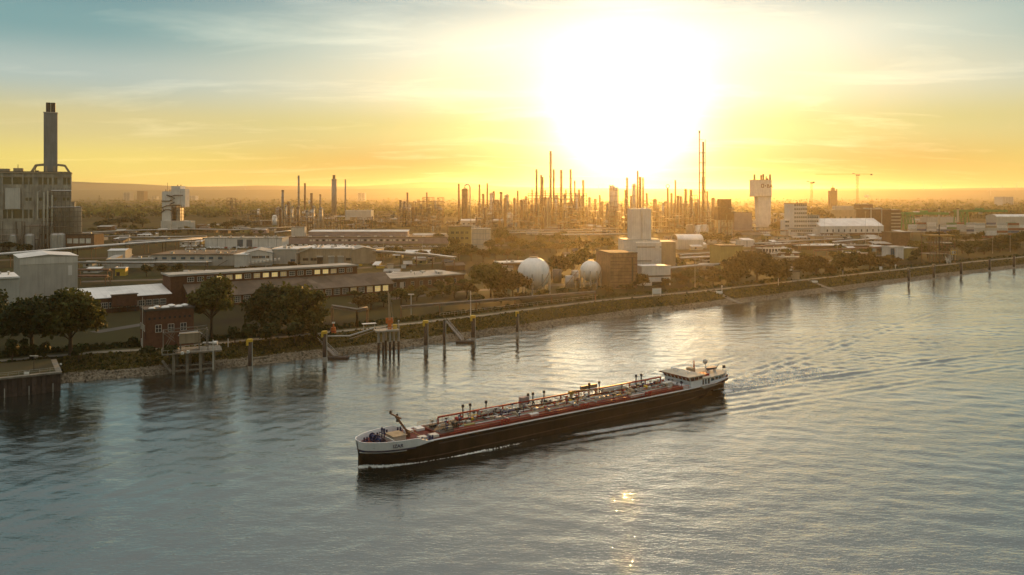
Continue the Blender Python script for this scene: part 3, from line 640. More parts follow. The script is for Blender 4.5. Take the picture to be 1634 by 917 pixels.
for (px0, bs, px1, tp, D, wall, roof, kind, a, rise, lab, nm) in (
    (374, 426, 392, 407, 40, 'lgrey', 'roofw', 'flat', 2, 1, 'narrow blank pale block between the blue-windowed hall and the gabled hall', 'factory_hall'),
    (391, 424, 434, 404, 34, 'lgrey', 'roofg', 'gable_y', 14, 2.2, 'pale gable-ended hall with a few small windows right of the blue-windowed hall', 'factory_hall'),
    (434, 421, 473, 398, 34, 'grey', 'roofw', 'flat', 2, 1, 'blank light grey hall between the gabled hall and the hall with dark doors', 'factory_hall'),
    (479, 421, 562, 397, 36, 'tan', 'roofw', 'flat', 2, 1, 'tan hall with three tall dark doors and a raised white roof edge', 'factory_hall'),
    (562, 421, 600, 399, 28, 'tan', 'roofg', 'gable_y', 20, 2.0, 'tan gable-ended hall at the right end of the hall with dark doors', 'factory_hall')):
    T, W, h, A, ro = block(nm, lab, 'factory', px0, bs, px1, tp, D, wall, roof, kind, ang=R(a), rise=rise)
    if 'three tall' in lab:
        LAND.append(('the hall with dark doors', A))
        for f_ in (.38, .60, .78):
            b = MB(); b.box(W*f_-2.1, W*f_+2.1, -.3, -.02, 0, h*.46); b.build('door', M['dark'] if f_ == .38 else M['grey'], T)
            b = MB(); b.box(W*f_-2.3, W*f_+2.3, -1.2, -.02, h*.46+.003, h*.46+.9); b.build('door_canopy', M['lgrey'], T)
        for f_ in (.05, .10, .20, .26, .88, .93): window(T, W*f_, 0, h*.22, 2.2, 2.0)
        b = MB(); b.bar((-3, -.6, h-3), (9, -.6, h+1.2), .9); b.bar((-3, -.6, 0), (-3, -.6, h-3), .9); b.build('roof_portal', M['cream'], T); roof_bits(T, W, 36, h, 5, 2)
    elif 'few small' in lab:
        for f_ in (.25, .37, .5, .62, .78): window(T, W*f_, 0, h*.58, 2.4, 1.9, glass='blueglass' if f_ == .62 else 'glass', frame='cream')
        b = MB()
        for k in range(9): b.box(W*.12+k*2.6, W*.12+k*2.6+1.5, -3.2, -.02, 1.0+k*.35, 2.5+k*.35)
        b.build('loading_bays', M['frame'], T)
    elif 'blank light' in lab:
        window(T, W*.76, 0, h*.16, 3.4, 1.8, glass='blueglass'); roof_bits(T, W, 34, h, 4, 3)
T, W, h, A, ro = block('depot', 'long white flat building with two blue gates behind a row of parked cars', 'depot', 327, 394, 450, 380, 24, 'white', 'roofg', ang=R(0), land='the white depot with blue gates')
for f_ in (.42, .54):
    b = MB(); b.box(W*f_, W*f_+5.5, -.2, -.02, .3, h-1.2); b.build('gate', M['blueglass'], T)
b = MB()
for f_ in (.16, .27, .70, .82, .93): b.box(W*f_-.12, W*f_+.12, -.15, -.02, 0, h)
b.build('joint_strip', M['dark'], T); roof_bits(T, W, 24, h, 8, 4)
T, W, h, A, ro = block('factory_hall', 'very long low mauve hall with window strip and raised pale monitor roof', 'factory', 452, 389, 714, 379, 62, 'mauve', 'roofb', ang=R(1.5), land='the long mauve hall')
body(T, W*.62, 20, 4.5, 'mauve', 'roofw', 'shed', rise=1.0, name='monitor_wall', y0=26, x0=W*.12, z0=h+.4)
body(T, 14, 10, 9.5, 'lgrey', 'roofg', 'flat', name='stair_tower', y0=20, x0=W*.02, z0=h+.4)
for i in range(34): window(T, W*.16+i*W*.0195, 0, h*.42, 2.4, 1.9, glass='frame' if i % 5 in (0, 1, 3) else 'glass')
for i in range(9):
    b = MB(); x = W*(.04+.1*i); b.box(x, x+3, 8+(i % 3)*2, 10+(i % 3)*2, h+.4, h+1.2); b.build('rooflight', M['white'], T)
T, W, h, A, ro = block('shed', 'low hall with two bright white roof strips left of the olive office block', 'shed', 655, 386, 716, 378, 40, 'mauve', 'roofb', ang=R(1.5))
b = MB(); b.box(2, W-8, 10, 18, h+.4, h+2.2); b.box(0, W*.9, 24, 30, h+.4, h+2.6); b.build('roof_strip', M['roofw'], T)
T, W, h, A, ro = block('office_block', 'olive yellow three-storey block with dark window bands', 'office', 716, 396, 752, 362, 24, 'olive', 'roofd', ang=R(2), land='the olive office block')
for zf in (.12, .42, .68):
    for i in range(4): window(T, W*(.10+.21*i), 0, h*zf, 3.2, 2.4, glass='glass', frame='olive')
roof_bits(T, W, 24, h, 5, 5)
T, W, h, A, ro = block('office_block', 'pale white block with grey floor bands right of the olive block', 'office', 752.5, 400, 783, 366, 24, 'cream', 'roofg', ang=R(3))
b = MB()
for zf in (.28, .52, .80): b.box(0, W, -.12, -.02, h*zf, h*zf+.7)
b.box(W*.72, W*.75, -.14, -.03, 0, h); b.build('floor_band', M['grey'], T)
roof_bits(T, W, 24, h, 3, 6)
T, W, h, A, ro = block('shed', 'long white-roofed low building in front of the arched column', 'shed', 735, 361, 805, 352, 30, 'lgrey', 'roofw', 'shed', ang=R(1), rise=1.5)
for i in range(8): window(T, W*(.05+.115*i), 0, h*.3, 3, 2.5)
T, W, h, A, ro = block('boiler_house', 'pale grey windowless box beside the slim chimneys', 'boiler house', 551, 352, 592, 336, 30, 'lgrey', 'roofw', ang=R(0), land='the pale grey box')
b = MB(); b.box(W*.04, W*.96, -.2, -.02, h*.02, h*.1); b.build('plinth', M['dark'], T)
T, W, h, A, ro = block('shed', 'low shed with a wide glinting pale roof right of the hall with dark doors', 'shed', 632, 409, 690, 404.5, 16, 'tan', 'roofw', 'shed', ang=R(1), rise=1.8)
T, W, h, A, ro = block('shed', 'small brown shed behind the pale-roofed workshop', 'shed', 712, 432, 742, 424, 10, 'brick2', 'roofb', 'gable_x', ang=R(20), rise=1.4)
T, W, h, A, ro = block('shed', 'small yellow cabin beside the row of round trees', 'cabin', 184, 440, 200, 428, 6, 'yellow', 'roofw', 'flat', ang=R(10))
b = MB(); b.box(W*.1, W*.45, -.1, -.02, 0, 2.4); b.build('door', M['dark'], T)
T, W, h, A, ro = block('shed', 'flat cream-roofed dark shed left of the larger sphere', 'shed', 800, 431, 852, 420, 15, 'brick2', 'roofw', 'flat', ang=R(18), over=.8)
T, W, h, A, ro = block('brick_bunker', 'massive windowless brown brick block right of the smaller sphere', 'brick block', 974, 461, 1017, 405, 26, 'bunker', 'roofb', 'flat', ang=R(12), over=.15, land='the windowless brown block')
b = MB()
for k in range(9): b.box(.0, W, -.10, -.02, h*(.08+.1*k), h*(.08+.1*k)+.25)
b.build('string_course', M['brick'], T); b = MB(); b.box(W*.78, W*.84, -.3, -.12, 0, h*.9); b.build('ladder', M['dark'], T)
T, W, h, A, ro = block('shed', 'low two-storey white shed at the foot of the silo tower', 'shed', 1024, 456, 1070, 426, 12, 'white', 'roofw', 'flat', ang=R(14), over=.2)
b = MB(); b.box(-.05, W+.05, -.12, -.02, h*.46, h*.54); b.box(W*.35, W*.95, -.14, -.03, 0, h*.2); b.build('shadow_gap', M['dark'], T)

# silo tower
A = gp(997, 427); s = A.y/FOC; T = thing('silo_tower', 'tall pale twin silo tower on a stepped base building', 'silo', A, R(3)); LAND.append(('the silo tower', A))
X = lambda px: (px-997)*s; Z = lambda py: (427-py)*s
b = MB(); b.box(X(1011), X(1026.5), 7, 22, Z(384), Z(333.5)); b.box(X(1028.5), X(1043), 7, 22, Z(384), Z(333)); b.box(X(1026.5), X(1028.5), 8.2, 21, Z(384), Z(335)); b.build('silo', M['white'], T)
b = MB(); b.box(X(997), X(1056), 4, 26, 0, Z(383)-.02); b.box(X(1016), X(1056), 0, 4, 0, Z(387)); b.build('wall', M['white'], T)
b = MB(); b.box(X(1056.2), X(1081), 3, 24, 0, Z(387)); b.build('annex', M['tan'], T)
b = MB(); b.box(X(996.5), X(1056.1), 3.7, 26.3, Z(383)+.0, Z(382.3)); b.box(X(1056.25), X(1081.5), 2.7, 24.3, Z(387)+.003, Z(386)); b.build('roof', M['roofg'], T)
b = MB(); b.box(X(1016), X(1056), -.3, -.02, Z(394.6), Z(393.4)); b.box(X(1016), X(1040), -.3, -.02, Z(416.6), Z(415.6)); b.build('gallery_rail', M['dark'], T)
b = MB(); b.box(X(1001), X(1006), 3.5, 3.98, Z(396), Z(394)); b.box(X(1046), X(1053), -.4, -.02, Z(395.5), Z(393.5)); b.box(X(1047), X(1053), -.4, -.02, Z(416), Z(414)); b.build('floodlight_panel', M['tankw'], T)
b = MB()
for px in (1015, 1020, 1031, 1038): b.cyl(X(px), 12, Z(333), Z(330.5), .7, n=6)
b.build('vent', M['cream'], T)
T, W, h, A, ro = block('vaulted_hall', 'white barrel-vaulted hall with dark arched end beside the silo tower', 'hall', 1082, 398, 1122, 383, 22, 'lgrey', 'roofw', 'barrel', ang=R(5), rise=5)
b = MB(); pr = [(11-8.5*math.cos(PI*k/12), 9*math.sin(PI*k/12)*.5) for k in range(13)]
b.raw([(-.15, p[0], h+p[1]*1.02) for p in pr], [tuple(range(13))]); b.build('arched_opening', M['dark'], T)
b = MB()
for k in range(14): b.box(W*k/14, W*k/14+.2, -.1, -.02, 0, h)
b.build('cladding_rib', M['grey'], T)
T, W, h, A, ro = block('shed', 'olive windowless block behind the large riverside trees', 'building', 1150, 430, 1186, 393, 20, 'olive', 'roofb', ang=R(8))
T, W, h, A, ro = block('shed', 'small white double cabin above the large riverside trees', 'cabin', 1182, 394, 1204, 384, 12, 'white', 'roofw', ang=R(6))
b = MB(); b.box(W*.44, W*.47, -.1, -.02, 0, h); b.build('joint_strip', M['dark'], T)
T, W, h, A, ro = block('shed', 'long low shed with pale hipped end below the lettered water tower', 'shed', 1168, 381, 1222, 375, 26, 'tan', 'roofb', 'shed', ang=R(4), rise=3)
T, W, h, A, ro = block('shed', 'open-sided shelter under a bright flat white roof', 'canopy', 1274, 398, 1358, 392, 26, 'roofd', 'roofw', 'flat', ang=R(2), over=1.5)
for i, (px0, bs, px1, tp, D, wall, roof, lab) in enumerate((
    (1222, 396, 1268, 390, 14, 'tan', 'roofw', 'low shed with a narrow bright roof left of the flat white shelter'),
    (1214, 404, 1262, 397, 12, 'dark', 'roofw', 'low dark shed with pale posts above the large riverside trees'),
    (1222, 412, 1240, 405, 8, 'tan', 'roofw', 'small pale-roofed shed nearest the large riverside trees'),
    (1243, 411, 1278, 403.5, 10, 'brick2', 'roofw', 'low shed with a thin bright roof right of the large riverside trees'),
    (1246, 420, 1284, 411, 12, 'tan', 'roofg', 'grey-roofed low shed between two riverside tree clumps'),
    (1352, 398, 1402, 392, 12, 'brick2', 'roofg', 'grey shed right of the flat white shelter'),
    (1346, 410, 1384, 404, 10, 'tan', 'roofw', 'pale shed behind the right riverside trees'),
    (1300, 383, 1345, 377, 12, 'tan', 'roofg', 'flat grey shed in front of the white windowed offices'))):
    T, W, h, A, ro = block('shed', lab, 'shed', px0, bs, px1, tp, D, wall, roof, ang=R(3)); roof_bits(T, W, D, h, 2, 20+i)
    if 'pale posts' in lab:
        b = MB()
        for k in range(10): b.box(W*(.04+.1*k), W*(.04+.1*k)+.9, -.2, -.02, 0, h)
        b.build('post_row', M['white'], T)

# white windowed offices
A = gp(1253, 375.5); s = A.y/FOC; T = thing('office_block', 'white stepped office block dotted with small square windows', 'office', A, R(1)); LAND.append(('the white windowed offices', A))
X = lambda px: (px-1253)*s; Z = lambda py: (375.5-py)*s
b = MB(); b.box(X(1261.5), X(1289), 2, 22, 0, Z(325)); b.box(X(1289.1), X(1309), 2.3, 20, 0, Z(343.5)); b.box(X(1253), X(1261.4), 3, 18, 0, Z(351)); b.box(X(1258), X(1296), -4, 1.95, 0, Z(365)); b.box(X(1296.1), X(1309), -3, 2.2, 0, Z(366)); b.build('wall', M['white'], T)
b = MB(); b.box(X(1261), X(1289.6), 1.6, 22.4, Z(325)+.003, Z(324.3)); b.box(X(1289.7), X(1309.5), 1.9, 20.4, Z(343.5)+.003, Z(342.6)); b.box(X(1257.6), X(1296.3), -4.4, 1.6, Z(365)+.003, Z(364.3)); b.build('roof', M['roofd'], T)
ww = 2.1
for py in (328.5, 335, 341.5):
    for k in range(6): window(T, X(1268.5+k*3.5), 2, Z(py), ww, 2.3)
for py in (348, 354.5, 361.5):
    for k in range(6): window(T, X(1268.5+k*3.5), 2, Z(py), ww, 2.3)
    for k in range(5): window(T, X(1290.3+k*3.5), 2.3, Z(py), ww, 2.3)
for py in (355, 361.5):
    for k in range(2): window(T, X(1254.5+k*3.2), 3, Z(py), ww, 2.3)
for k in range(10): window(T, X(1260.5+k*3.5), -4, Z(369.5), ww, 2.3)
T, W, h, A, ro = block('warehouse', 'white warehouse with a broad pale hipped roof right of the windowed offices', 'warehouse', 1309, 376, 1410, 361, 46, 'white', 'roofw', 'gable_x', ang=R(8), rise=9, land='the broad-roofed warehouse')
for i in range(10): window(T, W*(.10+.09*i), 0, h*.40, 1.6, 3.2)
b = MB(); b.box(0, W, -1.2, -.02, 0, h*.28); b.build('brick_base', M['brick2'], T)
T, W, h, A, ro = block('factory_block', 'big brown block with pale roof and striped right face', 'factory', 1388, 372, 1422, 334, 40, 'brick2', 'roofg', ang=R(2), land='the big brown block')
T2 = T
b = MB(); b.box(W, W+19.5*A.y/FOC*1.0, 6, 38, 0, h-1); b.build('side_wing', M['brick2'], T)
b = MB()
for k in range(6): b.box(W+.4, W+19*A.y/FOC, 5.8, 5.98, h*(.1+.14*k), h*(.1+.14*k)+1.6)
b.build('side_stripe', M['cream'], T)
b = MB(); b.box(W-.3, W+19.8*A.y/FOC, 5.6, 38.3, h-.997, h-.4); b.build('side_roof', M['roofg'], T); roof_bits(T, W, 40, h, 6, 8)
b = MB(); b.bar((W*.05, -.4, 0), (W*.05, -.4, h), .8); b.bar((W*.55, -.4, 0), (W*.55, -.4, h+2), .8); b.build('downpipe', M['lgrey'], T)
T, W, h, A, ro = block('factory_block', 'cream low block behind the broad white roof', 'factory', 1326, 351, 1374, 335, 30, 'tan', 'roofg', ang=R(1))
for i in range(5): window(T, W*(.1+.18*i), 0, h*.15, 3.4, 4)
b = MB(); b.box(W*.2, W*.8, 6, 24, h+.4, h+8); b.build('roof_house', M['grey'], T)
T, W, h, A, ro = block('factory_block', 'grey-topped brown block below the tower crane', 'factory', 1372, 351, 1393, 326, 26, 'brick2', 'roofg', ang=R(1)); roof_bits(T, W, 26, h, 4, 9)
T, W, h, A, ro = block('shed', 'dark brown windowless block left of the riverside loading frame', 'building', 1422, 394, 1452, 371, 18, 'brick2', 'roofb', ang=R(4), land='the dark brown block')
T, W, h, A, ro = block('shed', 'white cabin group with bright tank doors beside the right riverside trees', 'cabin', 1420, 414, 1442, 394, 10, 'white', 'roofw', ang=R(12))
b = MB(); b.box(W*.05, W*.32, -.3, -.02, 0, h*.9); b.build('tank_door', M['blueglass'], T); b = MB(); b.box(W*.40, W*.55, -.4, -.02, 0, h*.9); b.build('bright_door', M['tankw'], T)
T, W, h, A, ro = block('shed', 'olive shed with a bright roof edge beside the white cabin group', 'shed', 1443, 412, 1464, 396, 12, 'olive', 'roofw', ang=R(12))
T, W, h, A, ro = block('shed', 'small brick kiosk at the water side of the right riverside trees', 'kiosk', 1264, 446, 1276, 434, 5, 'tan', 'roofb', ang=R(24))
T, W, h, A, ro = block('shed', 'tiny white kiosk standing behind the small brick kiosk', 'kiosk', 1258, 441, 1264, 427, 4, 'white', 'roofw', ang=R(24))
T, W, h, A, ro = block('shed', 'white-roofed low terminal building behind the container stacks', 'terminal', 1590, 360, 1660, 346, 30, 'lgrey', 'roofw', 'barrel', ang=R(0), rise=4)
T, W, h, A, ro = block('shed', 'grey shed behind the left gantry crane', 'shed', 1480, 357, 1530, 346, 26, 'lgrey', 'roofb', ang=R(0))
T, W, h, A, ro = block('shed', 'dark shed with a pale edge above the left gantry crane', 'shed', 1468, 343, 1487, 334, 26, 'brick', 'roofd', ang=R(0))

# far apartment and tower blocks on the plain
for (px0, bs, px1, tp, D, wall, lab) in ((197, 320, 207, 307, 60, 'grey', 'far grey apartment tower, left one of the pair on the plain'), (218.5, 320, 229.5, 304.5, 60, 'brick2', 'far brownish apartment tower, right one of the pair on the plain'),
    (571, 320, 582, 307.5, 60, 'lgrey', 'far pale tower block beyond the pale grey box'), (1600, 328, 1617, 314, 60, 'white', 'far white ribbed silo block at the right edge'), (300, 319, 312, 312, 60, 'lgrey', 'far low apartment slab right of the white process tower'), (242, 318, 250, 313, 50, 'cream', 'small far block left of the white process tower')):
    T, W, h, A, ro = block('tower_block', lab, 'tower block', px0, bs, px1, tp, D, wall, 'roofg', ang=0.0, over=.3)
    nf = max(3, int(h/7)); b = MB()
    if 'ribbed' in lab:
        for k in range(7): b.box(W*(k+.15)/7, W*(k+.45)/7, -2, -.02, 0, h)
        b.build('silo_rib', M['grey'], T)
    else:
        for k in range(nf): window(T, W*.08, 0, h*(k+.3)/nf, W*.38, h/nf*.42); window(T, W*.54, 0, h*(k+.3)/nf, W*.38, h/nf*.42)
# ------------------------------------------------------------------ chimneys, columns, process units, tanks, pipe bridges
def ring(b, r, zz, t=.5, w=.9, n=12): b.cyl(0, 0, zz, zz+t, r+w, n=n)
USED = set()
def where(p):
    """nearest landmark to a point, as a phrase"""
    best = sorted(LAND, key=lambda q: (q[1].to_2d()-p.to_2d()).length)
    out = []
    for nm, q in best[:7]:
        dpx = (p.x/p.y-q.x/q.y)*FOC; dy = p.y/q.y
        if dpx < -40: rel = ['left of', 'well left of']
        elif dpx > 40: rel = ['right of', 'well right of']
        else: rel = []
        rel += (['behind'] if dy > 1.06 else (['in front of'] if dy < .94 else ['beside']))
        if dpx < -40 or dpx > 40: rel = [('just ' if abs(dpx) < 90 else '')+rel[0]]+rel[2:]+([rel[1]] if abs(dpx) > 160 else [])
        out += [r_+' '+nm for r_ in rel]
    return out
def auto_label(desc, p):
    for w_ in where(p):
        l = f'{desc} {w_}'
        if l not in USED: USED.add(l); return l
    ws = where(p)
    for a in ws:
        for b in ws:
            if a.split('the ')[-1] != b.split('the ')[-1]:
                l = f'{desc} {a} and {b}'
                if l not in USED and len(l.split()) <= 16: USED.add(l); return l
    return f'{desc} {ws[0]}'

def chimney(px, base, top, w, m='rust', rings=3, kind='chimney', label=None, tip=None, cap=True, lower=None, land=None, desc=None):
    """slim stack: shaft, platform rings, cap; lower=(py, w) makes a thicker foot"""
    A = gp(px, base); s = A.y/FOC; h = (base-top)*s; r_ = max(w*s*.58, .5)
    d = desc or (f'slim {"dark" if m in ("dark", "rust") else "grey"} chimney' if w <= 2.6 else f'stout {"rust-brown" if m == "rust" else "grey"} stack')
    T = thing(kind, label or auto_label(d, A), kind.replace('_', ' '), A)
    if land: LAND.append((land, A))
    hb = (base-lower[0])*s if lower else 0
    b = MB(); b.cyl(0, 0, 0 if not lower else hb, h, r_*1.08, r_*.95, 12); b.build('shaft', M[m], T, True)
    if lower: b = MB(); b.cyl(0, 0, 0, hb-.02, lower[1]*s/2, n=12); b.build('lower_shaft', M[m], T, True)
    for k in range(rings):
        b = MB(); ring(b, r_*1.05, h*(.97-.86*k/max(rings, 1)*rng.uniform(.8, 1.1)), .5, max(.7, .35*s)); b.build('platform', M['rust'], T)
    if cap: b = MB(); b.cyl(0, 0, h+.003, h+1.0*s, r_*1.05, r_*1.15, 12); b.build('cap', M['dark'], T)
    if tip: b = MB(); b.cyl(0, 0, h+1.0*s, h+1.0*s+tip*s, r_*.4, n=6); b.build('tip', M['dark'], T)
    b = MB(); b.bar((r_*1.2, -r_*.5, 0), (r_*1.2, -r_*.5, h*.97), .28); b.build('ladder', M['steel'], T)
    return T
def column(px, base, top, w, m='vessel', label=None, nplat=4, arch=None, desc='tall pale distillation column'):
    A = gp(px, base); s = A.y/FOC; h = (base-top)*s; r_ = w*s/2
    T = thing('distillation_tower', label or auto_label(desc, A), 'column', A)
    b = MB(); b.cyl(0, 0, 0, h-r_*.6, r_, n=14); b.build('shell', M[m], T, True)
    b = MB(); b.sphere((0, 0, h-r_*.6), r_, 14, 8, .6, 0); b.build('dome', M[m], T, True)
    for k in range(nplat):
        b = MB(); zz = h*(.93-.8*k/nplat); b.cyl(0, 0, zz, zz+.35, r_+1.1, n=14); b.cyl(0, 0, zz+1.2, zz+1.35, r_+1.15, n=14); b.build('platform', M['rust'], T)
    b = MB(); b.tube([(r_+.9, -.4, 0), (r_+.9, -.4, h*.96), (r_*.3, -.4, h+.8)], .5, 8); b.tube([(-r_-.8, -.3, 0), (-r_-.8, -.3, h*.7)], .35, 6); b.build('riser_pipe', M['galv'], T)
    if arch:
        d = arch*s; R_ = d/2; n = 12; b = MB()
        pts = [(0, 0, h-1)]+[(R_-R_*math.cos(PI*k/n), 0, h+R_*1.0*math.sin(PI*k/n)+2) for k in range(n+1)]+[(d, 0, h*.5), (d, 0, 0)]
        b.tube(pts, max(1.0, .9*s*1.2), 10); b.build('arch_pipe', M['galv'], T, True)
    return T
def process_unit(px0, px1, base, top, seed, label=None, depth=None, dense=1.0, m='rust', floors=None, desc='open steel process frame crowded with pipes and vessels'):
    A = gp(px0, base); s = A.y/FOC; W = (px1-px0)*s; h = (base-top)*s; D = depth or min(30, W*.6+8)
    T = thing('process_unit', label or auto_label(desc, gp((px0+px1)/2, base)), 'process unit', A); r = random.Random(seed)
    nb = max(2, int(W/7.5)); nf = floors or max(2, int(h/6)); nd = max(1, int(D/12))
    hs = [h*(1 if r.random() < .55 else r.uniform(.6, .95)) for _ in range(nb)]
    f = MB()
    for i in range(nb+1):
        hh = max(hs[min(i, nb-1)], hs[max(i-1, 0)])
        for j in range(nd+1): f.bar((W*i/nb, D*j/nd, 0), (W*i/nb, D*j/nd, hh), .55)
    fl = MB()
    for k in range(1, nf+1):
        for i in range(nb):
            zz = h*k/nf
            if zz > hs[i]+.1: continue
            for j in range(nd+1): f.bar((W*i/nb, D*j/nd, zz), (W*(i+1)/nb, D*j/nd, zz), .5)
            if r.random() < .75: fl.box(W*i/nb+.3, W*(i+1)/nb-.3, .3, D-.3, zz+.26, zz+.42)
            if r.random() < .4: f.bar((W*i/nb, 0, zz-h/nf), (W*(i+1)/nb, 0, zz), .35)
            if r.random() < .5: fl.bar((W*i/nb, -.1, zz+1.4), (W*(i+1)/nb, -.1, zz+1.4), .14)
    f.build('frame', M[m], T); fl.build('floor_grating', M['dark'], T)
    p = MB(); q = MB()
    for k in range(int(nb*nf*1.6*dense)):
        x = r.uniform(0, W); zz = r.uniform(.05, .9)*h; yy = r.uniform(-.8, D*.8); rr = r.uniform(.18, .5); t_ = q if r.random() < .4 else p
        if r.random() < .5: t_.tube([(x, yy, zz), (min(W, x+r.uniform(3, 14)), yy, zz)], rr, 6)
        else: t_.tube([(x, yy, max(0, zz-r.uniform(3, 14))), (x, yy, zz), (min(W, x+r.uniform(1, 5)), yy, zz)], rr, 6)
    p.build('pipework', M['steel'], T); q.build('lagged_pipework', M['galv'], T)
    for k in range(max(1, int(nb*.8*dense))):
        b = MB(); x = r.uniform(.05, .92)*W; rr = r.uniform(1.0, 2.4); yy = r.uniform(rr, max(rr+.1, D-rr)); z0 = h*r.choice((0, .25, .5)); hh = r.uniform(.25, .5)*h
        if r.random() < .65: b.cyl(x, yy, z0, z0+hh, rr, n=12); b.sphere((x, yy, z0+hh), rr, 12, 6, .5, 0); nm = 'vessel'
        else: b.tube([(x-3.5, yy, z0+rr+1), (x+3.5, yy, z0+rr+1)], rr, 10); nm = 'drum'
        b.build(nm, M[r.choice(('vessel', 'vessel', 'steel', 'tankw'))], T, False)
    return T
def tank(px, base, top, w, m='tankw', label=None, desc='white storage tank', n=20, dome=.3):
    A = gp(px, base); s = A.y/FOC; h = (base-top)*s; r_ = w*s/2; A = A+Vector((0, r_, 0))
    T = thing('storage_tank', label or auto_label(desc, A), 'tank', A)
    b = MB(); b.cyl(0, 0, 0, h, r_, n=n); b.build('shell', M[m], T, True)
    b = MB(); b.sphere((0, 0, h+.01), r_*1.01, n, 6, dome, 0); b.build('roof', M[m], T, True)
    b = MB(); b.cyl(0, 0, h-.9, h-.75, r_+.25, n=n); b.cyl(0, 0, h*.5, h*.5+.2, r_+.12, n=n)
    for k in range(12):
        a = -PI*.95+k*.18; b.bar((r_*math.cos(a)*1.03, r_*math.sin(a)*1.03, h*k/12), (r_*math.cos(a+.18)*1.03, r_*math.sin(a+.18)*1.03, h*(k+1)/12), .35)
    b.build('rail_and_stair', M['steel'], T); return T
def pipe_bridge(pts, hgt, label=None, n=3, m='galv', rad=.45, step=14, desc='long pipe bridge on steel trestles', cover=False):
    """pts: photo pixels of the top line, ground below them at hgt"""
    P = [gp(x, y, GR+hgt) for x, y in pts]; O = Vector((P[0].x, P[0].y, GR))
    T = thing('pipe_bridge', label or auto_label(desc, (P[0]+P[-1])/2), 'pipe bridge', O)
    L_ = [p-O for p in P]
    for k in range(n):
        b = MB(); offs = (k-(n-1)/2)*rad*2.6; b.tube([q+Vector((-offs*.3, offs, rad)) for q in L_], rad, 8); b.build('pipe', M[m if k == 0 else rng.choice((m, 'steel', m))], T, True)
    t = MB(); bm_ = MB()
    for a, c in zip(L_[:-1], L_[1:]):
        d = (c-a); k = max(1, int(d.length/step))
        for i in range(k+1):
            q = a+d*i/k; w = n*rad*1.3+.4
            for sy in (-w, w): t.bar((q.x, q.y+sy, 0), (q.x, q.y+sy, q.z-.1), .35)
            t.bar((q.x, q.y-w, q.z-.25), (q.x, q.y+w, q.z-.25), .35)
        for sy in (-w, w): bm_.bar(a+Vector((0, sy, -.3)), c+Vector((0, sy, -.3)), .3)
    t.build('trestle', M['rust'], T); bm_.build('longitudinal_beam', M['steel'], T)
    if cover:
        b = MB()
        for a, c in zip(L_[:-1], L_[1:]): b.bar(a+Vector((0, 0, 1.6)), c+Vector((0, 0, 1.6)), 3.4, .25)
        b.build('cover_roof', M['roofw'], T)
    return T

# ---- chimneys, left group
chimney(451, 352, 304, 3.2, 'stackc', 4, label='slim chimney with ringed top, first of the left group'); chimney(476.5, 355, 281, 2.6, 'stackc', 5, label='tall thin pale chimney left of the sunlit steam puff', land='the tall thin pale chimney')
chimney(486.5, 350, 293, 2.4, 'rust', 3, label='thin dark chimney just behind the sunlit steam puff'); chimney(497, 350, 309, 3.2, 'rust', 3, label='short thick stack rising from the steam puff'); chimney(511, 350, 311, 2.4, 'steel', 3, label='short thin stack between steam puff and thick dark chimney')
T = chimney(533, 349, 285, 7.0, 'stackc', 1, label='thick dark grey chimney with narrower top beside the pale grey box', cap=False, land='the thick dark chimney')
s = gp(533, 349).y/FOC; b = MB(); b.cyl(0, 0, 64*s+.02, 70*s, 2.2*s, n=14); b.build('flue', M['dark'], T)
chimney(551, 349, 287, 2.0, 'stackc', 2, label='needle-thin chimney at the corner of the pale grey box')
column(460, 352, 322, 5, 'rust', 'short brown ringed column right of the first left chimney'); column(443, 353, 330, 6, 'vessel', 'squat grey column left of the first left chimney')
process_unit(362, 378, 354, 316, 11, 'tall narrow process frame standing alone among trees'); process_unit(380, 414, 360, 336, 12, 'wide low grey process frame beside the dark round trees', m='steel'); process_unit(434, 474, 357, 332, 13, 'low pipework unit round the first left chimney'); process_unit(474, 530, 357, 335, 14, 'low pipework unit under the sunlit steam puff')
tank(437, 361, 346, 8, label='upright white pressure tank left of the chimney group', dome=.8); tank(412, 352, 334, 4, 'tankw', 'slim white upright vessel at the end of the grey frame', dome=.6)
process_unit(634, 706, 361, 315, 15, 'broad dark process block bristling with pipes left of the arched column', dense=1.5); LAND.append(('the broad dark process block', gp(670, 361)))
process_unit(600, 632, 357, 338, 16, 'low pale pipework unit left of the broad dark process block', m='steel')
chimney(650, 352, 308, 2.4, 'rust', 3, label='dark stack on the left half of the broad process block'); chimney(681, 350, 308, 1.8, 'rust', 2, label='thin stack above the middle of the broad process block'); chimney(639, 355, 320, 3, 'dark', 1, label='stubby dark stack at the left edge of the broad process block')

# ---- middle refinery
chimney(732, 356, 294, 2.4, 'rust', 5, label='slim dark stack beside the arched column'); column(741.5, 357, 300, 9.5, 'rust', 'thick dark column with a hooped pipe over its top', nplat=6, arch=8.5); LAND.append(('the arched column', gp(741, 357)))
for px, base, top, w, lab in ((765, 356, 295, 2.2, 'slim dark chimney, left of the close pair right of the arched column'), (777.5, 356, 293, 2.0, 'slim dark chimney, right of the close pair right of the arched column'),
    (788, 356, 306, 2.6, 'short stack with a bare top left of the brick-coloured twin columns'), (826, 357, 305, 2.2, 'slim stack behind the slotted frame'), (799.5, 357, 307, 3.6, 'blunt stack between the twin columns'),
    (771, 356, 310, 3, 'short ringed stack between the close pair of chimneys')): chimney(px, base, top, w, 'rust', 4 if w < 2.5 else 3, label=lab)
column(784, 357, 307, 5.5, 'vessel', 'pale ringed column behind the close pair of chimneys'); column(808, 357, 310, 6.5, 'vessel', 'pale broad-topped column left of the slotted frame'); column(792, 358, 318, 9, 'rust', 'fat domed brown column in the middle works', nplat=3)
